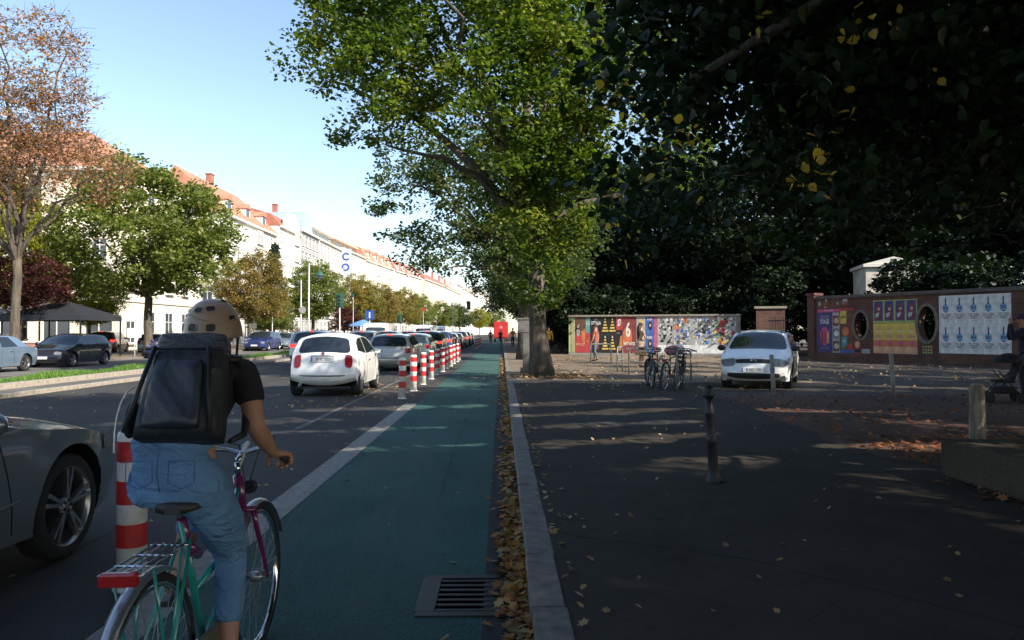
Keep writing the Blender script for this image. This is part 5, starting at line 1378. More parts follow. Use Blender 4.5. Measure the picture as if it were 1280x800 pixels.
mb = MB(); mb.lathe([(.072, .73), (.05, .742)], 20); mb.build('top', M['oldkerb'], e)
# stone bed
st = asphalt('mossy_stone', (.042, .034, .022), patch=.4, worn=(.07, .055, .035))
e = empty('stone_bed', (4.27, 7.2, .10), 0, 'low mossy stone block edging the raised bed at the right', 'stone wall')
mb = MB()
rgs = random.Random(2)
y = 0
while y > -9:
    l = rgs.uniform(.9, 1.3); mb.box((.16, y-l/2, .185), (.32+rgs.uniform(-.02, .02), l-.012, .37+rgs.uniform(-.015, .015))); y -= l
x = .33
while x < 9:
    l = rgs.uniform(.9, 1.3); mb.box((x+l/2, -.16, .185), (l-.012, .32+rgs.uniform(-.02, .02), .37+rgs.uniform(-.015, .015))); x += l
mb.build('edging', st, e, bevel=.025)
mb = MB(); mb.box((4.8, -4.7, .15), (8.9, 8.7, .30)); mb.build('soil', M['earth'], e)
# racks
def rack(x, y, rz, lab, rail=True):
    e = empty('bike_rack', (x, y, .1), rz, lab, 'bike rack', 'steel bike racks on the plaza'); L = .95; h = .86
    mb = MB(); mb.tube([(0, 0, -.05), (0, 0, h-.14), (.02, 0, h-.05), (.09, 0, h), (L-.09, 0, h), (L-.02, 0, h-.05), (L, 0, h-.14), (L, 0, -.05)], .026, 10); mb.build('hoop', M['greypost'], e)
    if rail: mb = MB(); mb.tube([(0, 0, h*.48), (L, 0, h*.48)], .018, 8); mb.build('rail', M['greypost'], e)
    return e
rack(4.22, 17.9, R(75), 'steel hoop of the rack holding the nearest parked bicycles')
rack(4.2, 24.5, R(-12), 'pale steel rack with cross rail left of the parked bicycles')
rack(4.08, 26.2, R(70), 'slim steel rack second left of the parked bicycles')
rack(4.6, 21.2, R(20), 'steel rack behind the parked bicycles')
rack(4.0, 33.4, R(8), 'farthest steel rack before the red poster')
# info pillar behind the maple
GPL = pm('grey_cabinet', (.11, .105, .10), .8, .0, .3, 6, .2)
e = empty('advert_pillar', (.90, 25.6, .1), 0, 'dark grey pillar with a wider head just left of the maple trunk', 'pillar')
mb = MB(); mb.box((0, 0, .09), (.50, .42, .18)); mb.build('plinth', GPL, e, bevel=.01); mb = MB(); mb.box((0, 0, .78), (.34, .30, 1.2)); mb.build('shaft', GPL, e, bevel=.01)
mb = MB(); mb.box((-.05, 0, 1.60), (.56, .34, .44)); mb.box((-.05, 0, 1.85), (.64, .40, .06)); mb.build('head', GPL, e, bevel=.01)

# ------------------------------------------------------------------ poster walls
BK = brickmat('red_brick', (.15, .050, .034), (.10, .036, .026), (.12, .10, .08))
COP = pm('wall_coping', (.10, .08, .07), .9, 0, .3, 5)
A0 = Vector((15.6, 37.4, .1)); A1 = Vector((24.3, 20.5, .1)); AL = (A1-A0).length; AA = math.atan2(A1.y-A0.y, A1.x-A0.x)
# local x runs from the far end to the near end; local -y faces the plaza
bw = empty('brick_wall', A0, AA, 'long red brick cemetery wall with two oval openings at the right', 'wall')
HW = 3.02
ov = [(2.9, 1.72, .34, .62), (6.14, 1.76, .40, .76)]   # oval openings: x, z, rx, rz
mb = MB(); N = 32
cuts = [0, ov[0][0]-.9, ov[0][0]+.9, ov[1][0]-.9, ov[1][0]+.9, AL]
for i in (0, 2, 4):
    mb.box(((cuts[i]+cuts[i+1])/2, .2, HW/2), (cuts[i+1]-cuts[i], .4, HW))
for cx, cz, rx, rz_ in ov:
    for yy in (0, .4):
        ring = [(cx+rx*math.cos(2*PI*k/N), yy, cz+rz_*math.sin(2*PI*k/N)) for k in range(N)]
        outr = []
        for k in range(N):
            c_, s_ = math.cos(2*PI*k/N), math.sin(2*PI*k/N); t = min(.9/abs(c_) if abs(c_) > 1e-6 else 99, ((HW-cz) if s_ > 0 else cz)/abs(s_) if abs(s_) > 1e-6 else 99); outr.append((cx+c_*t, yy, cz+s_*t))
        mb.add(ring+outr, [(k, (k+1) % N, N+(k+1) % N, N+k) for k in range(N)])
        for sx, sz in ((-1, 0), (1, 0), (1, HW), (-1, HW)):   # corners
            ks = [k for k in range(N) if (outr[k][0]-cx)*sx > 0 and (outr[k][2] > cz) == (sz > 0)]
            lst = [outr[k] for k in ks if abs(abs(outr[k][0]-cx)-.9) < 1e-4]; ls2 = [outr[k] for k in ks if abs(outr[k][2]-sz) < 1e-4]
            if lst and ls2:
                a = max(lst, key=lambda p: abs(p[2]-cz)); b = max(ls2, key=lambda p: abs(p[0]-cx)); mb.add([a, (cx+sx*.9, yy, sz), b], [(0, 1, 2)])
    mb.add([(cx+rx*math.cos(2*PI*k/N), yy, cz+rz_*math.sin(2*PI*k/N)) for yy in (0, .4) for k in range(N)], [(k, (k+1) % N, N+(k+1) % N, N+k) for k in range(N)])
mb.build('wall', BK, bw)
for cx, cz, rx, rz_ in ov:
    q = MB(); vs = []
    for r0_, yy in ((1.0, -.0), (1.0, -.05), (1.16, -.05), (1.18, .0)):
        for k in range(N): vs.append((cx+(rx*r0_+(.06 if r0_ > 1 else 0))*math.cos(2*PI*k/N), yy, cz+(rz_*r0_)*math.sin(2*PI*k/N)))
    q.add(vs, [(r*N+k, r*N+(k+1) % N, (r+1)*N+(k+1) % N, (r+1)*N+k) for r in range(3) for k in range(N)], 0, False); q.build('oval_surround', pm('sandstone_ring', (.17, .145, .11), .9, 0, .3, 8, .3), bw, fix=True)
mb = MB(); mb.box((AL/2, .2, HW+.05), (AL+.1, .56, .10)); mb.box((AL/2, .2, HW+.13), (AL, .36, .07)); mb.build('coping', COP, bw, bevel=.01)
mb = MB(); mb.box((.1, .2, 1.62), (.42, .56, 3.24)); mb.box((.1, .2, 3.3), (.52, .66, .12)); mb.build('end_pier', BK, bw)
mb = MB(); mb.box((AL/2, -.03, .2), (AL, .06, .4)); mb.build('base_course', BK, bw)
# pier and second wall piece behind the white car
e = empty('poster_pier', (13.9, 41.2, .1), R(-18), 'dark brick pier with torn posters between the two poster walls', 'wall')
mb = MB(); mb.box((1.0, .2, 1.35), (1.5, .5, 2.7)); mb.build('wall', BK, e); mb = MB(); mb.box((1.0, .2, 2.76), (1.7, .64, .12)); mb.build('coping', M['oldkerb'], e)
gate = empty('iron_gate', (14.6, 38.6, .1), R(-40), 'dark barred gate at the left end of the brick wall', 'gate'); mb = MB()
for k in range(9): mb.tube([(k*.14-.6, 0, 0), (k*.14-.6, 0, 2.2)], .014, 5)
mb.build('bars', M['iron'], gate); mb = MB(); mb.box((-.04, 0, .2), (1.3, .04, .05)); mb.box((-.04, 0, 2.0), (1.3, .04, .05)); mb.build('rails', M['iron'], gate)
# far wall
B0 = Vector((4.2, 46.6, .1)); B1 = Vector((14.0, 43.4, .1)); BL = (B1-B0).length; BA = math.atan2(B1.y-B0.y, B1.x-B0.x); HB = 2.35
fw = empty('poster_wall', B0, BA, 'long low wall covered in coloured posters across the plaza', 'wall')
mb = MB(); mb.box((BL/2, .15, HB/2), (BL, .3, HB)); mb.build('wall', pm('plastered_wall', (.30, .28, .26), .9, 0, .2), fw); mb = MB(); mb.box((BL/2, .15, HB+.05), (BL+.1, .5, .1)); mb.build('coping', M['oldkerb'], fw, bevel=.01)
# bar fence left of it
fe = empty('bar_fence', (1.9, 49.5, .1), R(-8), 'dark upright bar fence left of the far poster wall', 'fence'); mb = MB()
for k in range(14): mb.box((k*.17, 0, .85), (.07, .03, 1.7))
mb.build('bars', barkmat('dark_board', (.03, .02, .015), (.12, .08, .06)), fe); mb = MB(); mb.box((1.1, .03, .4), (2.4, .03, .08)); mb.box((1.1, .03, 1.4), (2.4, .03, .08)); mb.build('rails', M['iron'], fe)

_pp = {}
def ink(name, c):
    g_ = sum(c)/3; return pm('ink_'+name, tuple(v*.78+g_*.16 for v in c), .7, 0, .32, 3.5)
I = dict(white=(.72, .71, .68), black=(.015, .015, .018), red=(.50, .025, .03), orange=(.62, .16, .03), yellow=(.72, .48, .04), blue=(.03, .12, .42), pink=(.60, .06, .20), violet=(.07, .05, .20), teal=(.10, .28, .28), grey=(.20, .20, .19), cyan=(.14, .40, .62), brown=(.14, .06, .03), cream=(.62, .52, .38), green=(.06, .25, .09), olive=(.40, .42, .10), lgrey=(.42, .41, .40), dred=(.25, .03, .03), peach=(.72, .36, .18))
I = {k: ink(k, v) for k, v in I.items()}
def poster(wall, x, z, w_, h, base, lab, group, dy=-.006, cat='poster', tilt=0):
    """poster whose lower left corner is at (x,z) on the wall's face; its own object, standing proud of the wall"""
    mw = Matrix.Translation(wall.location) @ Matrix.Rotation(wall.rotation_euler.z, 4, 'Z')
    p = mw @ Vector((x+w_/2, dy, z+h/2))
    e = empty('poster', p, wall.rotation_euler.z, lab, cat, group); e.rotation_euler.y = tilt
    mb = MB(); mb.box((0, 0, 0), (w_, .006, h)); mb.build('sheet', I[base], e)
    return e
def blk(e, x, z, w_, h, c, layer=1, name='print'):
    mb = MB(); mb.box((x, -.003-.0025*layer, z), (w_, .002, h)); return mb.build(name, I[c], e)
def shp(e, poly, c, layer=1, name='print'):
    y = -.003-.0025*layer; mb = MB(); mb.add([(x, y, z) for x, z in poly], [list(range(len(poly)))]); return mb.build(name, I[c], e)
def circ(cx, cz, r, n=20, rz_=None): return [(cx+r*math.cos(2*PI*k/n), cz+(rz_ or r)*math.sin(2*PI*k/n)) for k in range(n)]
def ptx(e, s, size, c, x, z, sx=1, layer=2, bold=0): return text(s, size, I[c], e, (x, -.003-.0025*layer, z), sx=sx, ext=.0006, bold=bold)

# bottle posters, 2 x 5
pos = ['far left', 'second from left', 'middle', 'fourth from left', 'rightmost']
X0 = 6.68; PW_ = .58; PH = 1.22
for r_ in range(2):
    for k in range(5):
        e = poster(bw, X0+k*PW_-.14, .5+(1-r_)*PH, .858, PH-.002, 'white', 'white bottle poster, %s in the %s row' % (pos[k], 'upper' if r_ == 0 else 'lower'), 'bottle posters on the brick wall', dy=-.008)
        e.scale = (.674, 1, 1)
        shp(e, [(-.035, .50), (.035, .50), (.04, .28), (.11, .12), (.13, .02), (.10, -.08), (0, -.12), (-.10, -.08), (-.13, .02), (-.11, .12), (-.04, .28)], 'violet', 1)
        blk(e, 0, .07, .34, .26, 'cyan', 2); ptx(e, 'FBOX', .17, 'violet', 0, .07, .8, 3, .004)
        ptx(e, 'YOU CAN', .17, 'grey', 0, -.22, .82, 1, .006); ptx(e, 'TAKE IT', .15, 'grey', 0, -.345, .82, 1, .006); ptx(e, 'MORE INFO', .055, 'grey', 0, -.47, 1, 1)
# yellow posters, four columns: figure above, orange sheet below
X1 = 3.56; PW2 = .535
for k in range(4):
    n_ = ['leftmost', 'second', 'third', 'rightmost'][k]
    e = poster(bw, X1+k*PW2, 1.80, PW2-.002, 1.06, 'olive', '%s dark figure poster with yellow border over the orange sheets' % n_, 'figure posters on the brick wall', dy=-.008)
    blk(e, 0, .03, .44, .90, 'violet', 1); shp(e, [(-.1, -.38), (.12, -.36), (.14, 0), (.05, .2), (.08, .3), (0, .38), (-.08, .3), (-.06, .12), (-.14, 0)], 'dred', 2); shp(e, circ(.02, .12, .07), 'peach', 3); shp(e, [(-.16, -.1), (.05, -.02), (.02, -.2), (-.12, -.28)], 'lgrey', 3); ptx(e, 'LIVE', .07, 'yellow', 0, -.43, 1, 2)
    e = poster(bw, X1+k*PW2, .42, PW2-.002, 1.37, 'yellow', '%s yellow to orange sheet under the dark figure posters' % n_, 'orange sheets on the brick wall', dy=-.008)
    blk(e, 0, -.22, .53, .30, 'orange', 1); blk(e, 0, -.525, .53, .31, 'peach', 1); shp(e, circ(0, .1, .13), 'peach', 1); shp(e, circ(0, -.2, .12), 'pink', 2); ptx(e, 'FEST', .14, 'white', 0, .32, 1, 1); ptx(e, 'MUSIK', .12, 'orange', 0, .1, .9, 2)
g_ = 'mixed posters at the far end of the brick wall'
e = poster(bw, .20, .35, 1.35, 2.0, 'violet', 'tall violet stage poster under a pink strip', g_, dy=-.008); e.scale.x = .65
ptx(e, 'GREATEST', .20, 'lgrey', 0, .78, .9, 1); ptx(e, 'STAGE', .30, 'white', 0, .55, .9, 1, .006); shp(e, circ(0, -.15, .42, 20, .46), 'pink', 1)
for k in range(3): shp(e, [(-.3+k*.25, -.5), (-.1+k*.25, -.5), (-.12+k*.25, 0), (-.2+k*.25, .1), (-.28+k*.25, 0)], ['dred', 'red', 'peach'][k], 2)
ptx(e, 'JETZT TICKETS', .10, 'lgrey', 0, -.75, 1, 1)
e = poster(bw, .06, 2.37, 2.1, .16, 'pink', 'narrow pink strip above the violet stage poster', g_, dy=-.008); e.scale.x = .62; ptx(e, 'NUR IM OKTOBER', .1, 'white', 0, 0, 1, 1)
e = poster(bw, 1.33, .35, .40, 2.0, 'lgrey', 'narrow pale poster with three photographs', g_, dy=-.008)
for k, c_ in enumerate(('dred', 'grey', 'brown')): blk(e, 0, .6-k*.62, .34, .5, c_, 1); shp(e, circ(.03, .6-k*.62, .14), ('peach', 'white', 'cream')[k], 2)
e = poster(bw, 1.50, .35, 1.25, 2.2, 'brown', 'crowded brown film poster with a yellow square', g_, dy=-.008); e.scale.x = .62
blk(e, -.28, .66, .55, .62, 'yellow', 1); ptx(e, 'KINO', .18, 'black', -.28, .66, 1, 2, .004); blk(e, 0, 1.04, 1.25, .12, 'red', 1); shp(e, circ(-.1, -.02, .3, 16, .22), 'orange', 1); blk(e, -.2, -.5, .5, .46, 'teal', 1); ptx(e, 'NEU', .16, 'white', -.2, -.5, 1, 2); blk(e, .35, .1, .3, .7, 'dred', 1); blk(e, 0, -1.0, 1.25, .18, 'blue', 1); blk(e, .3, -.76, .5, .26, 'red', 2); blk(e, -.3, -.8, .4, .14, 'green', 1)
e = poster(bw, .45, 2.58, 1.8, .4, 'brown', 'torn strip of old posters under the wall coping', g_, dy=-.008)
rq = random.Random(4)
for k in range(16): blk(e, rq.uniform(-.8, .8), rq.uniform(-.2, .2), rq.uniform(.06, .25), rq.uniform(.04, .18), rq.choice(['lgrey', 'red', 'white', 'black', 'grey', 'dred']), 1+k*.12)
e = poster(bw, 2.50, .40, .38, .62, 'dred', 'ragged red poster below the first oval opening', g_, dy=-.008)
shp(e, circ(.02, .1, .13, 12, .16), 'peach', 1); blk(e, 0, -.2, .3, .12, 'black', 1)
e = poster(bw, 2.95, .30, .42, .30, 'lgrey', 'small torn white paper under the first oval opening', g_, dy=-.008); ptx(e, 'SALE', .1, 'grey', 0, 0, 1, 1)
# yellow graffiti grid
e = poster(bw, 5.9, .42, .5, .42, 'brown', 'small yellow gridded sticker under the second oval opening', g_, dy=-.008)
for k in range(4):
    for j in range(3): blk(e, -.18+k*.12, -.12+j*.12, .07, .07, 'olive', 1)

# far wall posters
g_ = 'posters on the far wall'
def fp(x, w_, base, lab, z=.12, h=2.2):
    k = .625; e = poster(fw, x*k-w_*(1-k)/2, z, w_, h, base, lab, g_, dy=-.008); e.scale = (k, 1, 1); return e
e = fp(.02, .62, 'olive', 'yellow-green striped end panel of the far wall')
for k in range(4): blk(e, -.22+k*.15, 0, .05, 2.2, ['cream', 'green', 'lgrey', 'cream'][k], 1)
e = fp(.66, 1.05, 'brown', 'first red and brown poster with a large 6'); blk(e, 0, -.55, 1.05, 1.1, 'red', 1); ptx(e, '6', 1.0, 'lgrey', -.2, .25, .7, 2, .02); ptx(e, 'MIT WITZ', .22, 'peach', 0, -.6, .9, 2, .004)
shp(e, [(.1, .2), (.5, .4), (.5, -.6), (.2, -.4)], 'orange', 2)
e = fp(1.73, .46, 'teal', 'small teal poster above the red one', 1.35, .95); ptx(e, 'SO', .3, 'white', 0, .1, 1, 1)
e = fp(1.73, .46, 'red', 'red half sheet under the small teal poster', .12, 1.2); ptx(e, 'NEU', .18, 'peach', 0, .1, .8, 1)
e = fp(2.21, 1.12, 'black', 'dark concert poster with pale lettering and a red figure'); ptx(e, 'LIVE', .16, 'lgrey', 0, .95, 1, 1); ptx(e, 'OTTALIA', .30, 'white', 0, .72, .8, 1, .006)
shp(e, [(-.3, -.9), (.3, -.9), (.36, .1), (.16, .4), (-.16, .4), (-.36, .1)], 'dred', 1); shp(e, circ(0, .36, .17), 'peach', 2)
for k in range(2):
    for j in range(2):
        e = fp(3.35+k*.72, .70, 'black', 'black poster with a stepped yellow pyramid, %s %s' % (('upper', 'lower')[j], ('left', 'right')[k]), 1.23-1.11*j, 1.09)
        for q, w2 in enumerate((.62, .44, .32, .18)): blk(e, 0, -.30+q*.18, w2, .10, 'yellow', 1)
        shp(e, circ(0, .42, .07), 'yellow' if j == 0 else 'white', 1)
e = fp(4.80, .60, 'red', 'red square poster with a reversed R', 1.53, .79); ptx(e, 'Я', .52, 'white', 0, .02, 1, 1, .02)
e = fp(4.80, .60, 'black', 'black poster edge under the reversed R', .12, 1.4); shp(e, [(-.1, -.6), (.3, -.5), (.3, .4), (.1, .3)], 'orange', 1); ptx(e, 'UND', .14, 'lgrey', -.08, .5, 1, 1)
e = fp(5.41, 1.35, 'dred', 'second red poster with a large white 6'); shp(e, [(-.66, -.7), (.3, -.5), (.2, .3), (-.3, .5), (-.6, .2)], 'orange', 1); ptx(e, '6', 1.25, 'white', -.12, .28, .75, 2, .03); ptx(e, 'MIT WITZ', .26, 'white', 0, -.55, .95, 3, .008); ptx(e, 'SHOW', .2, 'lgrey', 0, -.85, 1, 3)
e = fp(6.78, .86, 'lgrey', 'pale poster with a yellow flower'); shp(e, circ(0, .75, .22), 'yellow', 1); shp(e, [(-.3, -.8), (-.1, .6), (.02, .55), (-.1, -.8)], 'white', 1); shp(e, [(.05, .1), (.3, .5), (.35, -.3)], 'olive', 1)
for j in range(2):
    e = fp(7.66, .80, 'blue', '%s blue poster with a dark portrait' % ('upper', 'lower')[j], 1.23-1.11*j, 1.09); ptx(e, 'SUPER', .2, 'white', 0, .4, .9, 1, .006); shp(e, circ(.05, 0, .2, 14, .26), 'black', 1); shp(e, circ(.05, .03, .10), 'peach', 2)
e = fp(8.48, .24, 'pink', 'narrow pink poster strip on the far wall')
def collage(x, w_, seed, lab, cols, z=.62, h=1.7):
    e = fp(x, w_, 'lgrey', lab, z, h); r2 = random.Random(seed); mbs = {}
    for k in range(int(60*w_)):
        c_ = r2.choice(cols); mb = mbs.setdefault(c_, MB()); s2 = r2.uniform(.05, .26); mb.box((r2.uniform(-w_/2+.13, w_/2-.13), -.0055-.0004*k/10-.00005*k, r2.uniform(-h/2+.1, h/2-.1)), (s2, .001, s2*r2.uniform(.4, 1.1)))
    for c_, mb in mbs.items(): mb.build('print', I[c_], e)
    return e
collage(8.8, 1.48, 1, 'black and white collage poster', ['white', 'black', 'grey', 'lgrey', 'black'])
e = collage(10.32, 1.72, 2, 'collage poster with a big orange blot', ['teal', 'grey', 'white', 'blue', 'brown']); shp(e, circ(-.5, .2, .30, 14, .28), 'orange', 3); shp(e, circ(.2, .62, .3, 14, .18), 'orange', 3)
e = collage(12.08, 1.78, 3, 'collage poster of small comic faces', ['white', 'black', 'blue', 'cyan', 'grey', 'yellow'])
e = collage(13.9, 2.2, 4, 'white collage poster with a red splash at the right end', ['white', 'white', 'lgrey', 'red', 'black', 'green', 'yellow']); shp(e, [(-.7, .1), (-.3, .6), (.4, .75), (.8, .6), (.3, .35), (.1, -.1), (-.3, -.2)], 'red', 3); shp(e, [(-.8, -.7), (-.2, -.3), (.5, -.6), (.3, -.8)], 'yellow', 3)
fp(8.8, 7.3, 'white', 'blank white sheet along the foot of the far wall', .12, .495)
# ------------------------------------------------------------------ bicycles
BT = paint('teal_frame', (.02, .26, .22), 0, .3); BM = paint('magenta_frame', (.16, .012, .085), 0, .3); BKF = paint('black_frame', (.02, .02, .022), .2, .4)
SPK = pm('spoke', (.35, .35, .36), .4, .8); LEA = pm('saddle_black', (.025, .024, .025), .5, 0, .1); GRP = pm('grip', (.03, .03, .03), .8)
def bwheel(parent, loc, r=.34, rimm=None):
    w_ = empty('wheel', loc, 0, parent=parent); mt = Matrix.Rotation(PI/2, 3, 'Y')
    mb = MB(); mb.torus((0, 0, 0), r-.014, .0155, 48, 8, 0, mt); mb.build('tyre', M['rubber'], w_)
    mb = MB(); mb.lathe([(r-.046, -.010), (r-.030, -.011), (r-.027, 0), (r-.030, .011), (r-.046, .010), (r-.046, -.010)], 48, 0, mt, capb=False, capt=False); mb.build('rim', rimm or M['chrome'], w_)
    mb = MB(); mb.tube([(-.05, 0, 0), (-.028, 0, 0), (-.027, 0, 0), (.027, 0, 0), (.028, 0, 0), (.05, 0, 0)], [.008, .008, .024, .024, .008, .008], 10)
    for k in range(32):
        a = 2*PI*k/32; b = a+.42*(1 if k % 4 < 2 else -1); sx = .024*(1 if k % 2 else -1)
        mb.tube([(sx, math.cos(b)*.024, math.sin(b)*.024), (0, math.cos(a)*(r-.04), math.sin(a)*(r-.04))], .0014, 3, caps=False)
    mb.build('spokes', SPK, w_); return w_
def bicycle(name, F1, F2, mud=M['steel'], rackm=M['steel'], bars='city', step=True, rear_lamp=True, steer=0, basket=False, fork=None):
    """rear hub at y=0, front hub at y=1.05"""
    e = empty(name); r = .34; RH = Vector((0, 0, r)); FH = Vector((0, 1.05, r)); BB = Vector((0, .44, .28)); ST = Vector((0, .26, .80)); HT = Vector((0, .84, .85)); HB = Vector((0, .89, .66))
    bwheel(e, RH); bwheel(e, FH)
    mb = MB(); t = .015
    mb.tube([BB, ST], .0145, 8); 
    if step: mb.tube([HB+Vector((0, -.01, .04)), Vector((0, .62, .40)), BB], [.017, .017, .017], 8); mb.tube([HT-Vector((0, 0, .05)), Vector((0, .60, .56)), BB+(ST-BB)*.45], .014, 8)
    else: mb.tube([HB, BB], .017, 8); mb.tube([HT-Vector((0, 0, .03)), ST-Vector((0, 0, .04))], .015, 8)
    mb.tube([HT, HB], .020, 10); mb.build('frame', F1, e)
    mb = MB()
    for s_ in (-1, 1):
        mb.tube([RH+Vector((.06*s_, 0, 0)), BB+Vector((.035*s_, 0, 0))], .010, 6); mb.tube([RH+Vector((.06*s_, 0, 0)), BB+(ST-BB)*.86+Vector((.02*s_, 0, 0))], .008, 6)
    mb.build('rear_stays', F2, e)
    mb = MB()
    for s_ in (-1, 1): mb.tube([HB+Vector((.045*s_, .01, .03)), HB+Vector((.05*s_, .03, -.05)), FH+Vector((.052*s_, -.03, .08)), FH+Vector((.052*s_, 0, 0))], [.014, .013, .010, .009], 8)
    mb.tube([HB+Vector((-.05, .015, .03)), HB+Vector((.05, .015, .03))], .016, 8); mb.build('fork', fork or F1, e)
    mb = MB(); mb.tube([ST, ST+Vector((0, -.02, .09))], .0125, 8); mb.build('seat_post', M['chrome'], e)
    # saddle
    mb = MB(); zs = .858; prof = [(-.155, .03, .0), (-.145, .066, .008), (-.10, .088, .012), (-.04, .078, .012), (.02, .05, .006), (.08, .026, .0), (.13, .018, -.004), (.14, .008, -.01)]
    vs = []
    for y, hw_, dz in prof:
        for k in range(9): a = PI*k/8; vs.append((hw_*math.cos(a), ST.y+.080+y, zs+dz+.016*math.sin(a)-(.016 if k in (0, 8) else 0)))
    n_ = len(prof); fs = [(i*9+k, i*9+k+1, (i+1)*9+k+1, (i+1)*9+k) for i in range(n_-1) for k in range(8)]+[(i*9+8, i*9, (i+1)*9, (i+1)*9+8) for i in range(n_-1)]
    mb.add(vs, fs, 0, True); mb.f += [list(range(9))]; mb.m.append(0); mb.sm.append(False)
    mb.build('saddle', LEA, e, fix=True)
    # mudguards
    for (H, a0, a1, nm) in ((RH, R(62), R(205), 'mudguard'), (FH, R(20), R(150), 'mudguard')):
        q = MB(); vs = []; n_ = 22
        for i in range(n_+1):
            a = a0+(a1-a0)*i/n_
            for j in range(7):
                b = -1+2*j/6; rr_ = r+.022-.016*b*b
                vs.append((.028*b, H.y+math.cos(a)*rr_, H.z+math.sin(a)*rr_))
        q.add(vs, [(i*7+j, i*7+j+1, (i+1)*7+j+1, (i+1)*7+j) for i in range(n_) for j in range(6)], 0, True); o = q.build(nm, mud, e); sd = o.modifiers.new('s', 'SOLIDIFY'); sd.thickness = .0015
    # bars
    mb = MB(); S0 = HT+Vector((0, -.01, .07)); mb.tube([HT, S0], .012, 8); mb.tube([S0, S0+Vector((0, .05, .03))], .013, 8); mb.build('stem', M['chrome'], e)
    c_ = S0+Vector((0, .05, .03)); mb = MB()
    if bars == 'city': path = [(-.255, -.16, -.01), (-.18, -.09, .015), (-.13, -.02, .03), (-.07, .02, .015), (0, 0, 0), (.07, .02, .015), (.13, -.02, .03), (.18, -.09, .015), (.255, -.16, -.01)]
    else: path = [(-.30, -.05, .01), (-.15, 0, .02), (0, 0, 0), (.15, 0, .02), (.30, -.05, .01)]
    path = [c_+Vector(p) for p in path]; mb.tube(path, .0115, 8); mb.build('handlebar', M['steel'], e)
    for s_ in (0, -1):
        a, b = path[s_], path[1 if s_ == 0 else -2]; q = MB(); q.tube([a, a+(b-a)*.9], .016, 8); q.build('grip', GRP, e)
        q = MB(); q.tube([b+(a-b)*.0+Vector((0, .01, -.01)), a+Vector((0, .055, -.03)), a+Vector((.01*(1 if s_ else -1), .03, -.05))], [.007, .006, .006], 6); q.build('brake_lever', M['steel'], e)
    q = MB(); 
    for s_ in (1, -1): q.tube([path[-2 if s_ > 0 else 1], path[-2 if s_ > 0 else 1]+Vector((-.03*s_, .10, .06)), c_+Vector((.05*s_, .12, .02)), HB+Vector((0, .05, .1))], .0028, 4)
    q.build('brake_cable', GRP, e)
    # crank
    cr = empty('crank', BB, 0, parent=e)
    q = MB(); q.lathe([(.085, -.003), (.088, 0), (.085, .003)], 28, 0, Matrix.Rotation(PI/2, 3, 'Y'), c=(.045, 0, 0)); q.tube([(-.06, 0, 0), (.06, 0, 0)], .015, 8); q.build('chainring', M['steel'], cr)
    for s_ in (1, -1):
        q = MB(); q.tube([(.065*s_, 0, 0), (.075*s_, 0, -.165*s_)], .009, 6); q.build('crank_arm', M['steel'], cr)
        q = MB(); q.box((.125*s_, 0, -.168*s_), (.085, .09, .022)); q.build('pedal', M['black'], cr, bevel=.004)
    q = MB(); q.box((.062, .22, .335), (.02, .48, .07), rot=None); q.build('chain_guard', pm('guard', (.10, .09, .07), .5), e, bevel=.02)
    # rack
    q = MB()
    for x in (-.065, -.03, 0, .03, .065): q.tube([(x, -.18, .740), (x*.8, .17, .745)], .004, 5)
    for y in (-.18, -.08, .04, .16): q.tube([(-.068, y, .741), (.068, y, .741)], .005, 5)
    q.build('rack', rackm, e)
    q = MB()
    for s_ in (-1, 1): q.tube([(.068*s_, -.10, .738), (.062*s_, 0, .34)], .006, 5); q.tube([(.068*s_, .10, .741), (.062*s_, 0, .34)], .006, 5)
    q.build('rack_strut', F2, e)
    if rear_lamp: q = MB(); q.box((0, -.185, .732), (.120, .03, .045)); q.build('tail_light', M['redlens'], e, bevel=.008)
    q = MB(); q.lathe([(.03, 0), (.035, .03), (.02, .07)], 14, 0, Matrix.Rotation(-PI/2, 3, 'X'), c=(0, .96, .78)); q.build('front_lamp', M['black'], e)
    if basket:
        q = MB()
        for z, w2 in ((.78, .14), (.86, .155), (.94, .17), (1.0, .18)): q.tube([(-w2, 1.0, z), (w2, 1.0, z), (w2, 1.28, z), (-w2, 1.28, z), (-w2, 1.0, z)], .004, 4)
        for k in range(7):
            for y in (1.0, 1.28): q.tube([(-.14+.28*k/6, y, .78), (-.18+.36*k/6, y, 1.0)], .003, 3)
        q.build('basket', BKF, e)
    return e
cb = bicycle('bicycle', BT, BT, rackm=M['chrome'], fork=BM)
mb = MB(); mb.tube([(0, .84, .86), (0, .89, .65)], .0225, 10); mb.build('head_tube', BM, cb)
mb = MB(); mb.tube([(0, .262, .81), (0, .315, .66)], .0185, 10); mb.tube([(0, .30, .70), (0, .40, .64)], .022, 8); mb.build('seat_cluster', BM, cb)
CB = Vector((-1.165, 2.52, 0)); cb.location = CB; cb.rotation_euler = (0, R(-1.5), R(-.5))
tag(cb, 'magenta and teal city bicycle ridden in the foreground', 'bicycle')
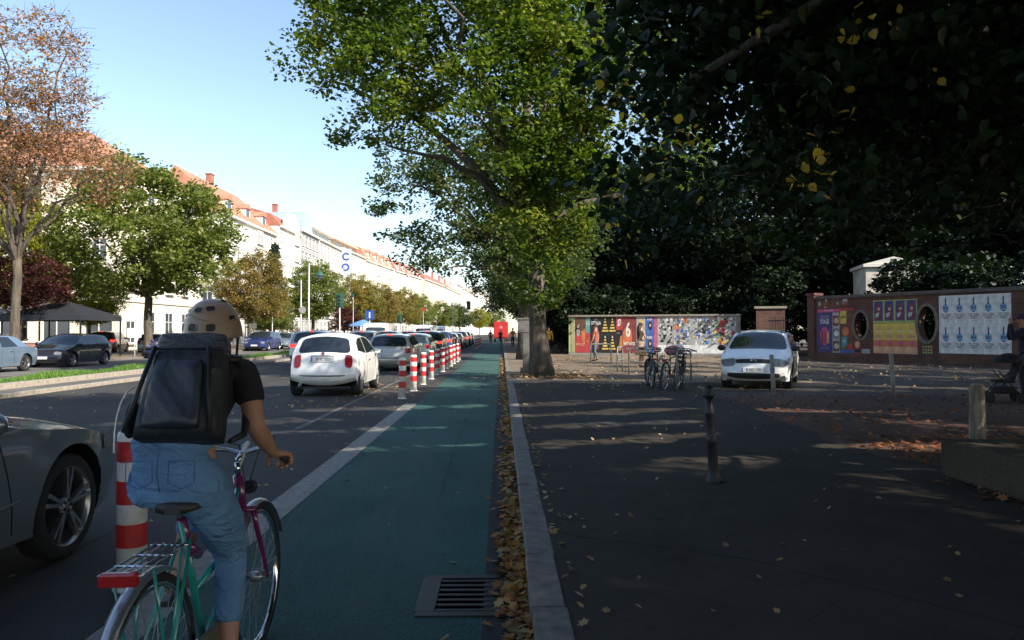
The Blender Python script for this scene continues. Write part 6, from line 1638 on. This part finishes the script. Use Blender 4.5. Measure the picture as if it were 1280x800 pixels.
# strap round the stem and the shiny rack bag bits
q = MB(); q.tube([(-.02, .88, .86), (.0, .93, .98), (.03, .90, 1.0), (.0, .86, .9)], .009, 6); q.build('strap', M['white'], cb)
Bk = 'bicycles parked at the steel racks'
b1 = bicycle('bicycle', BKF, BKF, mud=M['black'], rackm=M['black'], basket=True, step=False, bars='flat'); b1.location = (3.88, 17.75, .1); b1.rotation_euler = (0, R(5), R(-30))
tag(b1, 'black bicycle with wire basket leaning at the left side of the rack', 'bicycle', Bk)
for x, y, rz, ry, lab in ((4.62, 19.2, R(168), -5, 'black bicycle facing us at the right side of the rack'), (3.72, 18.4, R(-4), 4, 'black bicycle farthest left, its wheel turned to the kerb'), (4.45, 20.6, R(150), 3, 'black bicycle behind the rack carrying a pink bag')):
    c_ = copy_tree(b1); c_.location = (x, y, .1); c_.rotation_euler = (0, R(ry), rz); c_['label'] = lab
# bag on it
e = empty('cloth_bag', (4.40, 19.0, .93), R(20), 'soft pink and white cloth bag lying on the parked bicycles', 'bag'); q = MB(); q.ell((0, 0, .1), (.26, .16, .13), 18, 12); o = q.build('bag', pm('pink_cloth', (.42, .16, .20), .9, 0, .3, 6), e)
q = MB(); q.ell((.16, 0, .13), (.15, .14, .13), 16, 10); q.build('white_cloth', pm('white_cloth', (.68, .62, .62), .9, 0, .15, 6), e); q = MB(); q.torus((-.1, 0, .2), .1, .012, 16, 6, 0, Matrix.Rotation(PI/2, 3, 'X'), (0, PI)); q.build('handle', pm('pink_cloth'  , (.4, .1, .15)), e)

# ------------------------------------------------------------------ people
SKIN = pm('skin', (.40, .20, .13), .55, 0, .06, 6); HAIR = pm('dark_hair', (.025, .016, .012), .6, 0, .2, 30)
def skin(name, V, E, Rd, m, parent, sub=2, root=0, smooth=True):
    me = bpy.data.meshes.new(name); me.from_pydata([tuple(v) for v in V], E, []); me.update()
    o = bpy.data.objects.new(name, me); COL.objects.link(o)
    s_ = o.modifiers.new('skin', 'SKIN'); s_.use_smooth_shade = True; s_.branch_smoothing = .4
    d_ = me.skin_vertices[0].data
    for i, r_ in enumerate(Rd):
        d_[i].radius = r_ if hasattr(r_, '__len__') else (r_, r_); d_[i].use_root = (i == root)
    ss = o.modifiers.new('sub', 'SUBSURF'); ss.levels = ss.render_levels = sub
    dg = bpy.context.evaluated_depsgraph_get(); nm = bpy.data.meshes.new_from_object(o.evaluated_get(dg))
    bpy.data.objects.remove(o); nm.materials.clear(); nm.materials.append(m)
    nm.polygons.foreach_set('use_smooth', [smooth]*len(nm.polygons))
    o = bpy.data.objects.new(name, nm); COL.objects.link(o)
    if parent: o.parent = parent
    return o
def chain(segs, ids=None):
    """segs: list of chains; each chain a list of (name, pos, radius); shared names join"""
    idx = {}; V = []; Rd = []; E = []
    for ch in segs:
        prev = None
        for it in ch:
            nm_ = it[0]
            if nm_ not in idx: idx[nm_] = len(V); V.append(it[1]); Rd.append(it[2])
            if prev is not None and (prev, idx[nm_]) not in E: E.append((prev, idx[nm_]))
            prev = idx[nm_]
    return V, E, Rd
def sub_(segs):
    return segs
def hand(segs, wrist, w, fdir, pdir, side, curl=.9, s=1.0):
    """adds palm + five fingers; fdir along fingers, pdir palm normal (towards grip)"""
    fd = Vector(fdir).normalized(); pd = Vector(pdir).normalized(); sd = fd.cross(pd).normalized()*side
    W_ = Vector(wrist); palm = W_+fd*.045*s; 
    segs.append([(w, W_, .024*s), (w+'p', palm, (.041*s, .023*s))])
    L = [.072, .08, .075, .06]
    for k in range(4):
        b = W_+fd*.085*s+sd*(.030-.020*k)*s; c1 = curl
        p1 = b+(fd*math.cos(c1*.6)+pd*math.sin(c1*.6))*L[k]*.42*s; p2 = p1+(fd*math.cos(c1*1.4)+pd*math.sin(c1*1.4))*L[k]*.33*s; p3 = p2+(fd*math.cos(c1*2.2)+pd*math.sin(c1*2.2))*L[k]*.28*s
        segs.append([(w+'p', 0, 0), (w+'b%d' % k, b, .0125*s), (w+'m%d' % k, p1, .0108*s), (w+'n%d' % k, p2, .0098*s), (w+'t%d' % k, p3, .0080*s)])
    b = W_+fd*.03*s+sd*.034*s+pd*.008*s; p1 = b+(fd*.5+sd*.5+pd*.6).normalized()*.034*s; p2 = p1+(fd*.6+pd*.8).normalized()*.028*s
    segs.append([(w+'p', 0, 0), (w+'h1', b, .013*s), (w+'h2', p1, .0105*s), (w+'h3', p2, .008*s)])

def figure(name, J, label, group=None, top=None, legs=None, hair=None, shoes=None, sc=1.0, loc=(0, 0, 0), rz=0, sleeves=.45, female=False, hairlen=0, skirt=None, hands=True, trous_end=1.0, face=(0, 1, 0)):
    """J: joints dict in local metres (z up, facing +y)"""
    e = empty(name, loc, rz, label, 'person', group); e.scale = (sc, sc, sc)
    g_ = lambda k: Vector(J[k]); segs = []
    pel, chest, neck, head = g_('pelvis'), g_('chest'), g_('neck'), g_('head'); mid = (pel+chest)/2
    fw_ = Vector(face).normalized()
    segs.append([('pel', pel, (.118, .092)), ('mid', mid, (.125, .10)), ('chest', chest, (.155, .115)), ('ub', chest*.35+neck*.65, (.11, .09)), ('neck', neck, .056), ('nk2', (neck*.5+head*.5), .055), ('hd0', head-Vector((0, 0, .045))+fw_*.012, (.068, .078)), ('hd1', head+Vector((0, 0, .03)), (.078, .095)), ('hd2', head+Vector((0, 0, .095)), (.055, .07))])
    segs.append([('hd0', 0, 0), ('nose', head-Vector((0, 0, .02))+fw_*.107, .010)])
    for s_ in ('L', 'R'):
        sh, el, wr, hp, kn, an, to = g_('sh'+s_), g_('el'+s_), g_('wr'+s_), g_('hip'+s_), g_('kn'+s_), g_('an'+s_), g_('to'+s_)
        segs.append([('ub', 0, 0), ('sh'+s_, sh, .058), ('ua'+s_, sh*.5+el*.5, .047), ('el'+s_, el, .038), ('fa'+s_, el*.6+wr*.4, .041), ('wr'+s_, wr, .024)])
        if hands:
            d_ = J.get('hd'+s_, (wr-el).normalized()); pd_ = J.get('pd'+s_, Vector((0, -.3, -1))); hand(segs, wr, 'wr'+s_, d_, pd_, 1 if s_ == 'R' else -1, J.get('curl', .35))
        else: segs.append([('wr'+s_, 0, 0), ('ht'+s_, wr+(wr-el).normalized()*.12, (.03, .014))])
        segs.append([('pel', 0, 0), ('hip'+s_, hp, .072), ('th'+s_, hp*.5+kn*.5, .070), ('kn'+s_, kn, .055), ('cf'+s_, kn*.65+an*.35, .052), ('an'+s_, an, .034), ('he'+s_, an+(an-kn).normalized()*.045, .036), ('to'+s_, to, (.036, .022))])
    V, E, Rd = chain(segs); skin('body', V, E, Rd, SKIN, e, 2)
    # clothes
    if top:
        sg = [[('z', pel+Vector((0, .02 if J.get('big') else 0, .085 if J.get('big') else -.12)), (.165, .13) if not J.get('big') else (.15, .11)), ('a', pel+Vector((0, .02 if J.get('big') else 0, .13 if J.get('big') else .06)), (.156, .120)), ('b', mid, (.140, .115)), ('c', chest, (.168, .126)), ('d', chest*.3+neck*.7, (.115, .095)), ('n', neck+Vector((0, 0, .01)), .066)]]
        for s_ in ('L', 'R'):
            sh, el, wr = g_('sh'+s_), g_('el'+s_), g_('wr'+s_); c_ = [('d', 0, 0), ('s'+s_, sh, .072)]
            if sleeves <= 1: c_ += [('u'+s_, sh+(el-sh)*sleeves*.6, .064), ('v'+s_, sh+(el-sh)*sleeves, .060)]
            else: c_ += [('u'+s_, sh*.5+el*.5, .06), ('v'+s_, el, .050), ('w'+s_, el*.4+wr*.6, .042), ('x'+s_, wr, .034)]
            sg.append(c_)
        skin('top', *chain(sg), top, e, 2)
    if legs:
        bg_ = 1.34 if J.get('big') else 1.0
        sg = [[('w', pel+Vector((0, 0, .15)), (.150*bg_**.5, .13)), ('w2', pel+Vector((0, 0, .06)), (.150*bg_**.8, .13)), ('a', pel-Vector((0, .015 if J.get('big') else 0, .05 if J.get('big') else .02)), (.155*bg_, .135*bg_))]]
        for s_ in ('L', 'R'):
            hp, kn, an = g_('hip'+s_), g_('kn'+s_), g_('an'+s_); en = kn+(an-kn)*trous_end
            sg.append([('a', 0, 0), ('h'+s_, hp, .100*bg_), ('t'+s_, hp*.5+kn*.5, .088*(1+.6*(bg_-1))), ('k'+s_, kn, .068), ('c'+s_, kn*.5+en*.5, .062), ('e'+s_, en, .058)])
        skin('trousers', *chain(sg), legs, e, 2)
    if skirt:
        q = MB(); q.lathe([(.13, pel.z+.12), (.17, pel.z), (.21, pel.z-.25), (.24, pel.z-.48)], 20, 0, Matrix.Identity(3), c=(pel.x, pel.y, 0)); q.build('skirt', skirt, e)
    if hair:
        q = MB(); q.ell(head+Vector((0, 0, .045))-fw_*.018, (.088, .105, .095), 18, 12, 0, None, -.35, 1)
        if hairlen: q.tube([head+Vector((0, 0, .06))-fw_*.05, head-fw_*.10-Vector((0, 0, .06)), neck-fw_*.10-Vector((0, 0, hairlen*.5)), neck-fw_*.09-Vector((0, 0, hairlen))], [.07, .085, .075, .03], 12)
        q.build('hair', hair, e)
    for s_ in ('L', 'R'):
        an, to, kn = g_('an'+s_), g_('to'+s_), g_('kn'+s_); dn = (an-kn).normalized(); hl = an+dn*.045
        skin('shoe', [hl-(to-hl)*.18, hl*.55+to*.45, to+(to-hl)*.12], [(0, 1), (1, 2)], [(.045, .042), (.046, .036), (.040, .026)], shoes or M['black'], e, 2)
    for s_ in (-1, 1):
        sd = fw_.cross(Vector((0, 0, 1))).normalized()
        q = MB(); q.ell(head+fw_*.088+sd*.030*s_+Vector((0, 0, .012)), (.011, .008, .008), 10, 6); q.build('eye', M['ink'], e)
        q = MB(); q.ell(head+sd*.080*s_+Vector((0, 0, .0))-fw_*.005, (.012, .02, .032), 10, 6); q.build('ear', SKIN, e)
    q = MB(); q.ell(head+fw_*.086-Vector((0, 0, .052)), (.022, .008, .006), 10, 6); q.build('mouth', pm('lips', (.30, .09, .07), .5), e)
    return e
def stand(walk=0, lean=0, arms='down'):
    J = dict(pelvis=(0, 0, .96), chest=(0, lean*.5, 1.27), neck=(0, lean*.8, 1.49), head=(0, lean+.02, 1.64))
    for s_, k in (('L', -1), ('R', 1)):
        f = walk*k
        J['sh'+s_] = (.175*k, lean*.75, 1.42); J['el'+s_] = (.22*k, lean*.6-.10*f-.02, 1.14); J['wr'+s_] = (.23*k, lean*.6+.05-.22*f, .91)
        J['hip'+s_] = (.095*k, 0, .90); J['kn'+s_] = (.10*k, .05+.16*f, .50); J['an'+s_] = (.10*k, .26*f-(.06 if f < 0 else 0), .10+(.05 if f < 0 else 0)); J['to'+s_] = (.11*k, .26*f+.15-(.04 if f < 0 else 0), .035)
    if arms == 'face':
        for s_, k in (('L', -1), ('R', 1)): J['el'+s_] = (.25*k, .20+lean, 1.25); J['wr'+s_] = (.07*k, .20+lean, 1.58)
    if arms == 'bag': J['elR'] = (.27, .05, 1.16); J['wrR'] = (.16, .24, 1.12)
    return J

# --- the cyclist
JEANS = cloth('blue_denim', (.105, .215, .375), 9, .9, .85, 300, .22, (1, 1, 1.6)); TEE = cloth('black_cotton', (.012, .012, .014), 8, .7, .9, 300)
O_ = CB
cx = -1.215
J = dict(pelvis=(cx, 2.79, 1.0), chest=(cx+.01, 2.95, 1.24), neck=(cx, 3.09, 1.40), head=(cx-.018, 3.20, 1.488))
J.update(shL=(cx-.17, 3.04, 1.335), shR=(cx+.175, 3.03, 1.34), elL=(cx-.20, 3.16, 1.09), elR=(-.972, 2.975, 1.115), wrL=(-1.33, 3.10, .965), wrR=(-.968, 3.165, .992))
J.update(hipL=(cx-.095, 2.80, .945), hipR=(cx+.10, 2.81, .945), knL=(-1.29, 3.25, .87), knR=(-1.10, 3.06, .60), anL=(-1.29, 2.99, .54), anR=(-1.065, 2.93, .20), toL=(-1.295, 3.11, .475), toR=(-1.06, 3.08, .14))
J['hdR'] = Vector((.22, .85, -.22)); J['pdR'] = Vector((.05, -.25, -1)); J['hdL'] = Vector((-.1, .8, -.25)); J['pdL'] = Vector((0, -.2, -1)); J['curl'] = 1.15; J['big'] = 1
cyc = figure('person', J, 'cyclist with tan helmet, black backpack, black T-shirt and blue jeans riding in the foreground', top=TEE, legs=JEANS, hair=HAIR, sleeves=.62, trous_end=.66, shoes=pm('tan_shoe', (.22, .12, .07), .6), face=(0.05, 1, -.05))
# denim details
def onb(p): return Vector(p)
q = MB()
q.tube([(cx, 2.665, 1.09), (cx-.005, 2.655, 1.0), (cx-.002, 2.675, .93)], .003, 5)
for s_ in (-1, 1):
    x0 = cx+.075*s_; pk = [(x0-.045, 2.672, 1.04), (x0-.045, 2.668, .965), (x0, 2.672, .94), (x0+.045, 2.676, .965), (x0+.045, 2.676, 1.04), (x0-.045, 2.672, 1.04)]; q.tube(pk, .0022, 4, 0)
q.build('seam', pm('denim_seam', (.05, .11, .22), .9), cyc)
# helmet with vents
TAN = pm('tan_helmet', (.30, .205, .135), .42, 0, .05, 5, 0, .2)
hc = Vector(J['head'])+Vector((0, -.005, .035)); hm = empty('helmet', hc, 0, parent=cyc)
mb = MB(); N1, N2 = 40, 18; vs = []
def hp_(a, t):      # a azimuth (0=+x), t 0 bottom .. 1 top
    el_ = t*PI/2*1.0
    z0 = -.042-.018*math.sin(a)*(-1)*0-.022*max(0, -math.sin(a))
    rx, ry = .118, .147
    cr = math.cos(el_)**.82
    z = z0+(.118-z0)*math.sin(el_)**1.05
    return Vector((rx*cr*math.cos(a), ry*cr*math.sin(a), z))
for i in range(N2+1):
    for j in range(N1): vs.append(hp_(2*PI*j/N1, i/N2*.985))
mb.add(vs, [(i*N1+j, i*N1+(j+1) % N1, (i+1)*N1+(j+1) % N1, (i+1)*N1+j) for i in range(N2) for j in range(N1)], 0, True); mb.f.append([N2*N1+j for j in range(N1)]); mb.m.append(0); mb.sm.append(True)
sh_ = mb.build('shell', TAN, hm); sd = sh_.modifiers.new('s', 'SOLIDIFY'); sd.thickness = .018; sd.offset = -1
def vent(a, t, wa, wt):
    q = MB(); vs = []
    n_ = 12
    for r_, off in ((1.18, .0045), (1.0, .0035), (.8, .0015)):
        for k in range(n_):
            w2 = 2*PI*k/n_; da = wa*r_*math.copysign(abs(math.cos(w2))**.5, math.cos(w2)); dt = wt*r_*math.copysign(abs(math.sin(w2))**.5, math.sin(w2)); p = hp_(a+da, t+dt); vs.append(p+p.normalized()*off)
    q.add(vs, [(r_*n_+k, r_*n_+(k+1) % n_, (r_+1)*n_+(k+1) % n_, (r_+1)*n_+k) for r_ in range(1) for k in range(n_)], 0, True)
    q.add(vs[n_:], [(k, (k+1) % n_, n_+(k+1) % n_, n_+k) for k in range(n_)], 1); q.add(vs[2*n_:], [list(range(n_))], 1); q.build('vent', [TAN, M['black']], hm)
for a, t, wa, wt in ((-PI/2-.28, .22, .16, .055), (-PI/2-.25, .06, .17, .04), (-PI/2+.38, .22, .16, .055), (-PI/2+.4, .06, .17, .04), (-PI/2-.2, .52, .19, .05), (-PI/2+.35, .55, .2, .05), (-PI/2-1.1, .2, .14, .055), (-.35, .35, .15, .05), (0, .78, .5, .03), (-PI+.4, .5, .15, .04)): vent(a, t, wa, wt)
q = MB(); q.tube([hp_(a, .36+.07*math.sin(a*2))*1.012 for a in np.linspace(-PI*1.02, .02, 26)], .0035, 5); q.build('ridge', TAN, hm)
q = MB(); q.tube([Vector((.10, .02, -.05)), Vector((.085, .05, -.12)), Vector((.02, .085, -.155))], .006, 5); q.build('strap', M['black'], hm)
# backpack
BP = cloth('black_nylon', (.016, .018, .022), 11, .6, .55, 400, .25, (1, 1, .7)); BP2 = cloth('grey_nylon', (.05, .054, .062), 13, .9, .5, 400, .25, (.6, 1, 1.5))
bpk = empty('backpack', (cx+.055, 2.755, 1.265), 0, 'bulky black roll-top backpack on the cyclist', 'backpack'); bpk.rotation_euler = (R(-21), 0, R(2))
def slab(w0, w1, h, d0, d1, y, z, nm, m, par, tilt=0, seed=1):
    q = MB(); nx, nz = 14, 16; vs = []; rg_ = random.Random(seed)
    fr = []
    for side_ in (0, 1):
        for i in range(nz+1):
            t = i/nz; w_ = w0+(w1-w0)*t; d_ = d0+(d1-d0)*t
            for j in range(nx+1):
                f = -1+2*j/nx; ed = (1-abs(f)**4)*(1-abs(2*t-1)**8)
                x = w_/2*f*(1-.06*abs(2*t-1)**6); zz = z+h*(t-.5)*(1-.02*abs(f)**4)
                yy = y+(-1 if side_ == 0 else 1)*(d_/2)*(.45+.55*ed**.5)+.006*math.sin(7*t+3*f+seed)*ed+.004*math.sin(13*f+9*t*seed)*ed
                vs.append((x, yy, zz))
    K = (nx+1)*(nz+1); fs = []
    for i in range(nz):
        for j in range(nx):
            a = i*(nx+1)+j; fs.append((a, a+1, a+nx+2, a+nx+1)); fs.append((K+a+1, K+a, K+a+nx+1, K+a+nx+2))
    for i in range(nz):
        a = i*(nx+1); fs.append((a, a+nx+1, K+a+nx+1, K+a)); a += nx; fs.append((a+nx+1, a, K+a, K+a+nx+1))
    for j in range(nx):
        fs.append((j+1, j, K+j, K+j+1)); a = nz*(nx+1)+j; fs.append((a, a+1, K+a+1, K+a))
    q.add(vs, fs, 0, True); return q.build(nm, m, par)
slab(.305, .255, .345, .20, .17, 0, 0, 'main_bag', BP, bpk, seed=1)
slab(.20, .165, .25, .05, .05, -.10, -.02, 'front_panel', cloth('shiny_panel', (.020, .025, .036), 6, .4, .42, 400, .2), bpk, seed=3)
slab(.265, .245, .085, .15, .12, .012, .195, 'roll_top', BP2, bpk, seed=2)
q = MB(); q.tube([(-.140, -.072, .158), (-.05, -.088, .155), (.06, -.088, .156), (.140, -.072, .158)], .006, 6); q.tube([(.09, -.09, .16), (.115, -.103, .0), (.14, -.098, -.16)], .009, 5); q.tube([(-.10, -.09, .16), (-.125, -.103, 0), (-.155, -.098, -.16)], .009, 5); q.build('piping', M['black'], bpk)
for s_ in (-1, 1):
    q = MB(); q.tube([(.10*s_, .08, .17), (.125*s_, .14, .19), (.135*s_, .23, .12), (.15*s_, .25, .0), (.165*s_, .19, -.10), (.15*s_, .09, -.15)], [.014, .02, .022, .02, .014, .01], 8); q.build('shoulder_strap', M['black'], bpk)
q = MB(); q.ell((-.175, -.01, -.09), (.022, .05, .07), 12, 8); q.build('side_pocket', BP, bpk)
q = MB(); q.tube([(-.165, -.05, .02), (-.185, -.06, .0), (-.197, -.065, -.04), (-.203, -.065, -.09), (-.203, -.06, -.15), (-.198, -.05, -.22)], .003, 5); q.build('loose_cord', M['white'], bpk)

# --- distant and background people
PB = 'distant cyclists ahead in the bike lane'
farbike = None
for x, m1, lab in ((-1.35, pm('dark_red_coat', (.10, .02, .02), .8), 'distant cyclist in dark red on the left of the pair'), (-.15, TEE, 'distant cyclist in black on the right of the pair')):
    b_ = copy_tree(b1); b_.location = (x, 90, 0); b_.rotation_euler = (0, 0, 0); b_['label'] = 'bicycle under the '+lab; b_['group'] = PB
    J = dict(pelvis=(0, .26, 1.0), chest=(0, .36, 1.3), neck=(0, .42, 1.5), head=(0, .45, 1.64))
    for s_, k in (('L', -1), ('R', 1)):
        J['sh'+s_] = (.17*k, .40, 1.42); J['el'+s_] = (.24*k, .50, 1.18); J['wr'+s_] = (.26*k, .72, 1.02); J['hip'+s_] = (.09*k, .3, .94); J['kn'+s_] = (.10*k, .62, .70 if k > 0 else .82); J['an'+s_] = (.11*k, .46, .22 if k > 0 else .50); J['to'+s_] = (.11*k, .6, .17 if k > 0 else .46)
    figure('person', J, lab, PB, top=m1, legs=pm('dark_trousers', (.02, .02, .026), .9), hair=HAIR, loc=(x, 90, 0), hands=False, sleeves=2)
figure('person', stand(0, 0, 'bag'), 'standing woman with long black hair, bare shoulders and beige dress behind the bike racks', top=pm('beige_dress', (.46, .33, .22), .8), legs=None, skirt=pm('beige_dress2', (.48, .35, .24), .8), hair=HAIR, hairlen=.34, loc=(5.55, 29.6, .1), rz=R(-70), sleeves=.15, hands=False)
figure('person', stand(.3), 'man in reddish shirt and grey jeans walking before the dark concert poster', top=pm('rust_shirt', (.22, .06, .04), .8), legs=pm('grey_jeans', (.09, .11, .12), .9), hair=HAIR, loc=(4.5, 35.6, .1), rz=R(60), hands=False, sleeves=.5)
figure('person', stand(.8), 'walker in a yellow jacket beyond the maple trunk', top=pm('yellow_jacket', (.60, .36, .03), .7), legs=pm('dark_trousers', (.02, .02, .026)), hair=HAIR, loc=(3.05, 48, .1), rz=R(8), hands=False, sleeves=2)
figure('person', stand(.6), 'far walker in orange by the kerb beyond the pillar', top=pm('orange_vest', (.55, .14, .04), .7), legs=pm('dark_trousers', (.02, .02, .026)), hair=HAIR, loc=(1.05, 70, .1), rz=R(8), hands=False, sleeves=2)
for x, y, c_, lab in ((-21.0, 72, (.3, .3, .32), 'pedestrian in grey on the opposite pavement left of the round sign'), (-21.4, 78, (.05, .05, .07), 'pedestrian in dark coat on the opposite pavement'), (-21.2, 86, (.45, .40, .35), 'pedestrian in a pale coat on the opposite pavement')):
    figure('person', stand(.7), lab, 'pedestrians on the opposite pavement', top=pm('coat%d' % int(y), c_, .8), legs=pm('dark_trousers', (.02, .02, .026)), hair=HAIR, loc=(x, y, .1), rz=R(170), hands=False, sleeves=2)
figure('person', stand(0, .05, 'face'), 'person in dark clothes and purple cap at the right edge, hands raised to the face', top=pm('navy_coat', (.012, .015, .03), .85), legs=pm('spotted_trousers', (.06, .065, .10), .85, 0, .6, 30), hair=pm('purple_cap', (.06, .02, .06), .8), loc=(10.62, 14.95, .1), rz=R(62), sleeves=2, shoes=pm('pale_shoe', (.35, .32, .3), .7))
# pushchair beside that person
e = empty('pushchair', (10.12, 14.8, .1), R(70), 'black folding pushchair beside the person at the right edge', 'pushchair')
q = MB()
for s_ in (-1, 1):
    q.tube([(.22*s_, -.32, .98), (.22*s_, -.15, .62), (.24*s_, .35, .12)], .012, 8); q.tube([(.22*s_, .18, .62), (.23*s_, -.22, .12)], .012, 8)
q.tube([(-.22, -.32, .98), (-.1, -.36, 1.02), (.1, -.36, 1.02), (.22, -.32, .98)], .014, 8); q.tube([(-.24, .35, .12), (.24, .35, .12)], .01, 6); q.tube([(-.23, -.22, .12), (.23, -.22, .12)], .01, 6); q.build('frame', M['iron'], e)
q = MB(); q.box((0, .06, .42), (.38, .34, .06)); q.box((0, -.13, .62), (.38, .06, .44), rot=Matrix.Rotation(R(18), 3, 'X')); q.build('seat', TEE, e, bevel=.02)
q = MB(); q.ell((0, -.05, .78), (.22, .26, .20), 14, 8, 0, None, .0, 1); q.build('hood', TEE, e)
q = MB(); q.box((0, .05, .24), (.34, .36, .14), taper=1.15); q.build('basket', M['black'], e, bevel=.02)
for sx in (-1, 1):
    for y in (-.22, .35):
        q = MB(); q.torus((0, 0, 0), .085, .018, 20, 8, 0, Matrix.Rotation(PI/2, 3, 'Y')); q.lathe([(.07, -.008), (.07, .008)], 16, 1, Matrix.Rotation(PI/2, 3, 'Y')); o = q.build('wheel', [M['rubber'], M['iron']], e); o.location = (.26*sx, y, .103)

# --- red delivery truck far down the bike lane
e = empty('red_truck', (-.1, 110, 0), 0, 'red box truck standing far ahead at the end of the bike lane', 'truck')
q = MB(); q.box((0, 0, 1.85), (2.1, 4.2, 2.3)); q.build('cargo_box', pm('truck_red', (.46, .022, .018), .5, 0, .15, 2), e, bevel=.04)
for s_ in (-1, 1):
    q = MB(); q.box((s_*.51, -2.115, 1.85), (.98, .03, 2.14)); q.build('rear_door', pm('truck_door', (.42, .02, .018), .5, 0, .15, 3), e, bevel=.02)
    q = MB(); q.tube([(s_*.12, -2.15, .85), (s_*.12, -2.15, 2.8)], .02, 6); q.build('door_bar', M['steel'], e)
q = MB(); q.box((0, 3.0, 1.25), (1.95, 1.7, 1.5), taper=.9); q.build('cab', pm('truck_red', (.46, .02, .02)), e, bevel=.12)
q = MB(); q.box((0, -2.08, .58), (2.0, .14, .2)); q.build('rear_bumper', M['black'], e)
for s_ in (-1, 1):
    q = MB(); q.box((s_*.85, -2.16, .6), (.28, .04, .12)); q.build('tail_light', M['redlens'], e)
    for y in (-1.2, 2.9): wheel(e, (s_*.88, y, .38), .38, .24, s_, M['alloyd'])
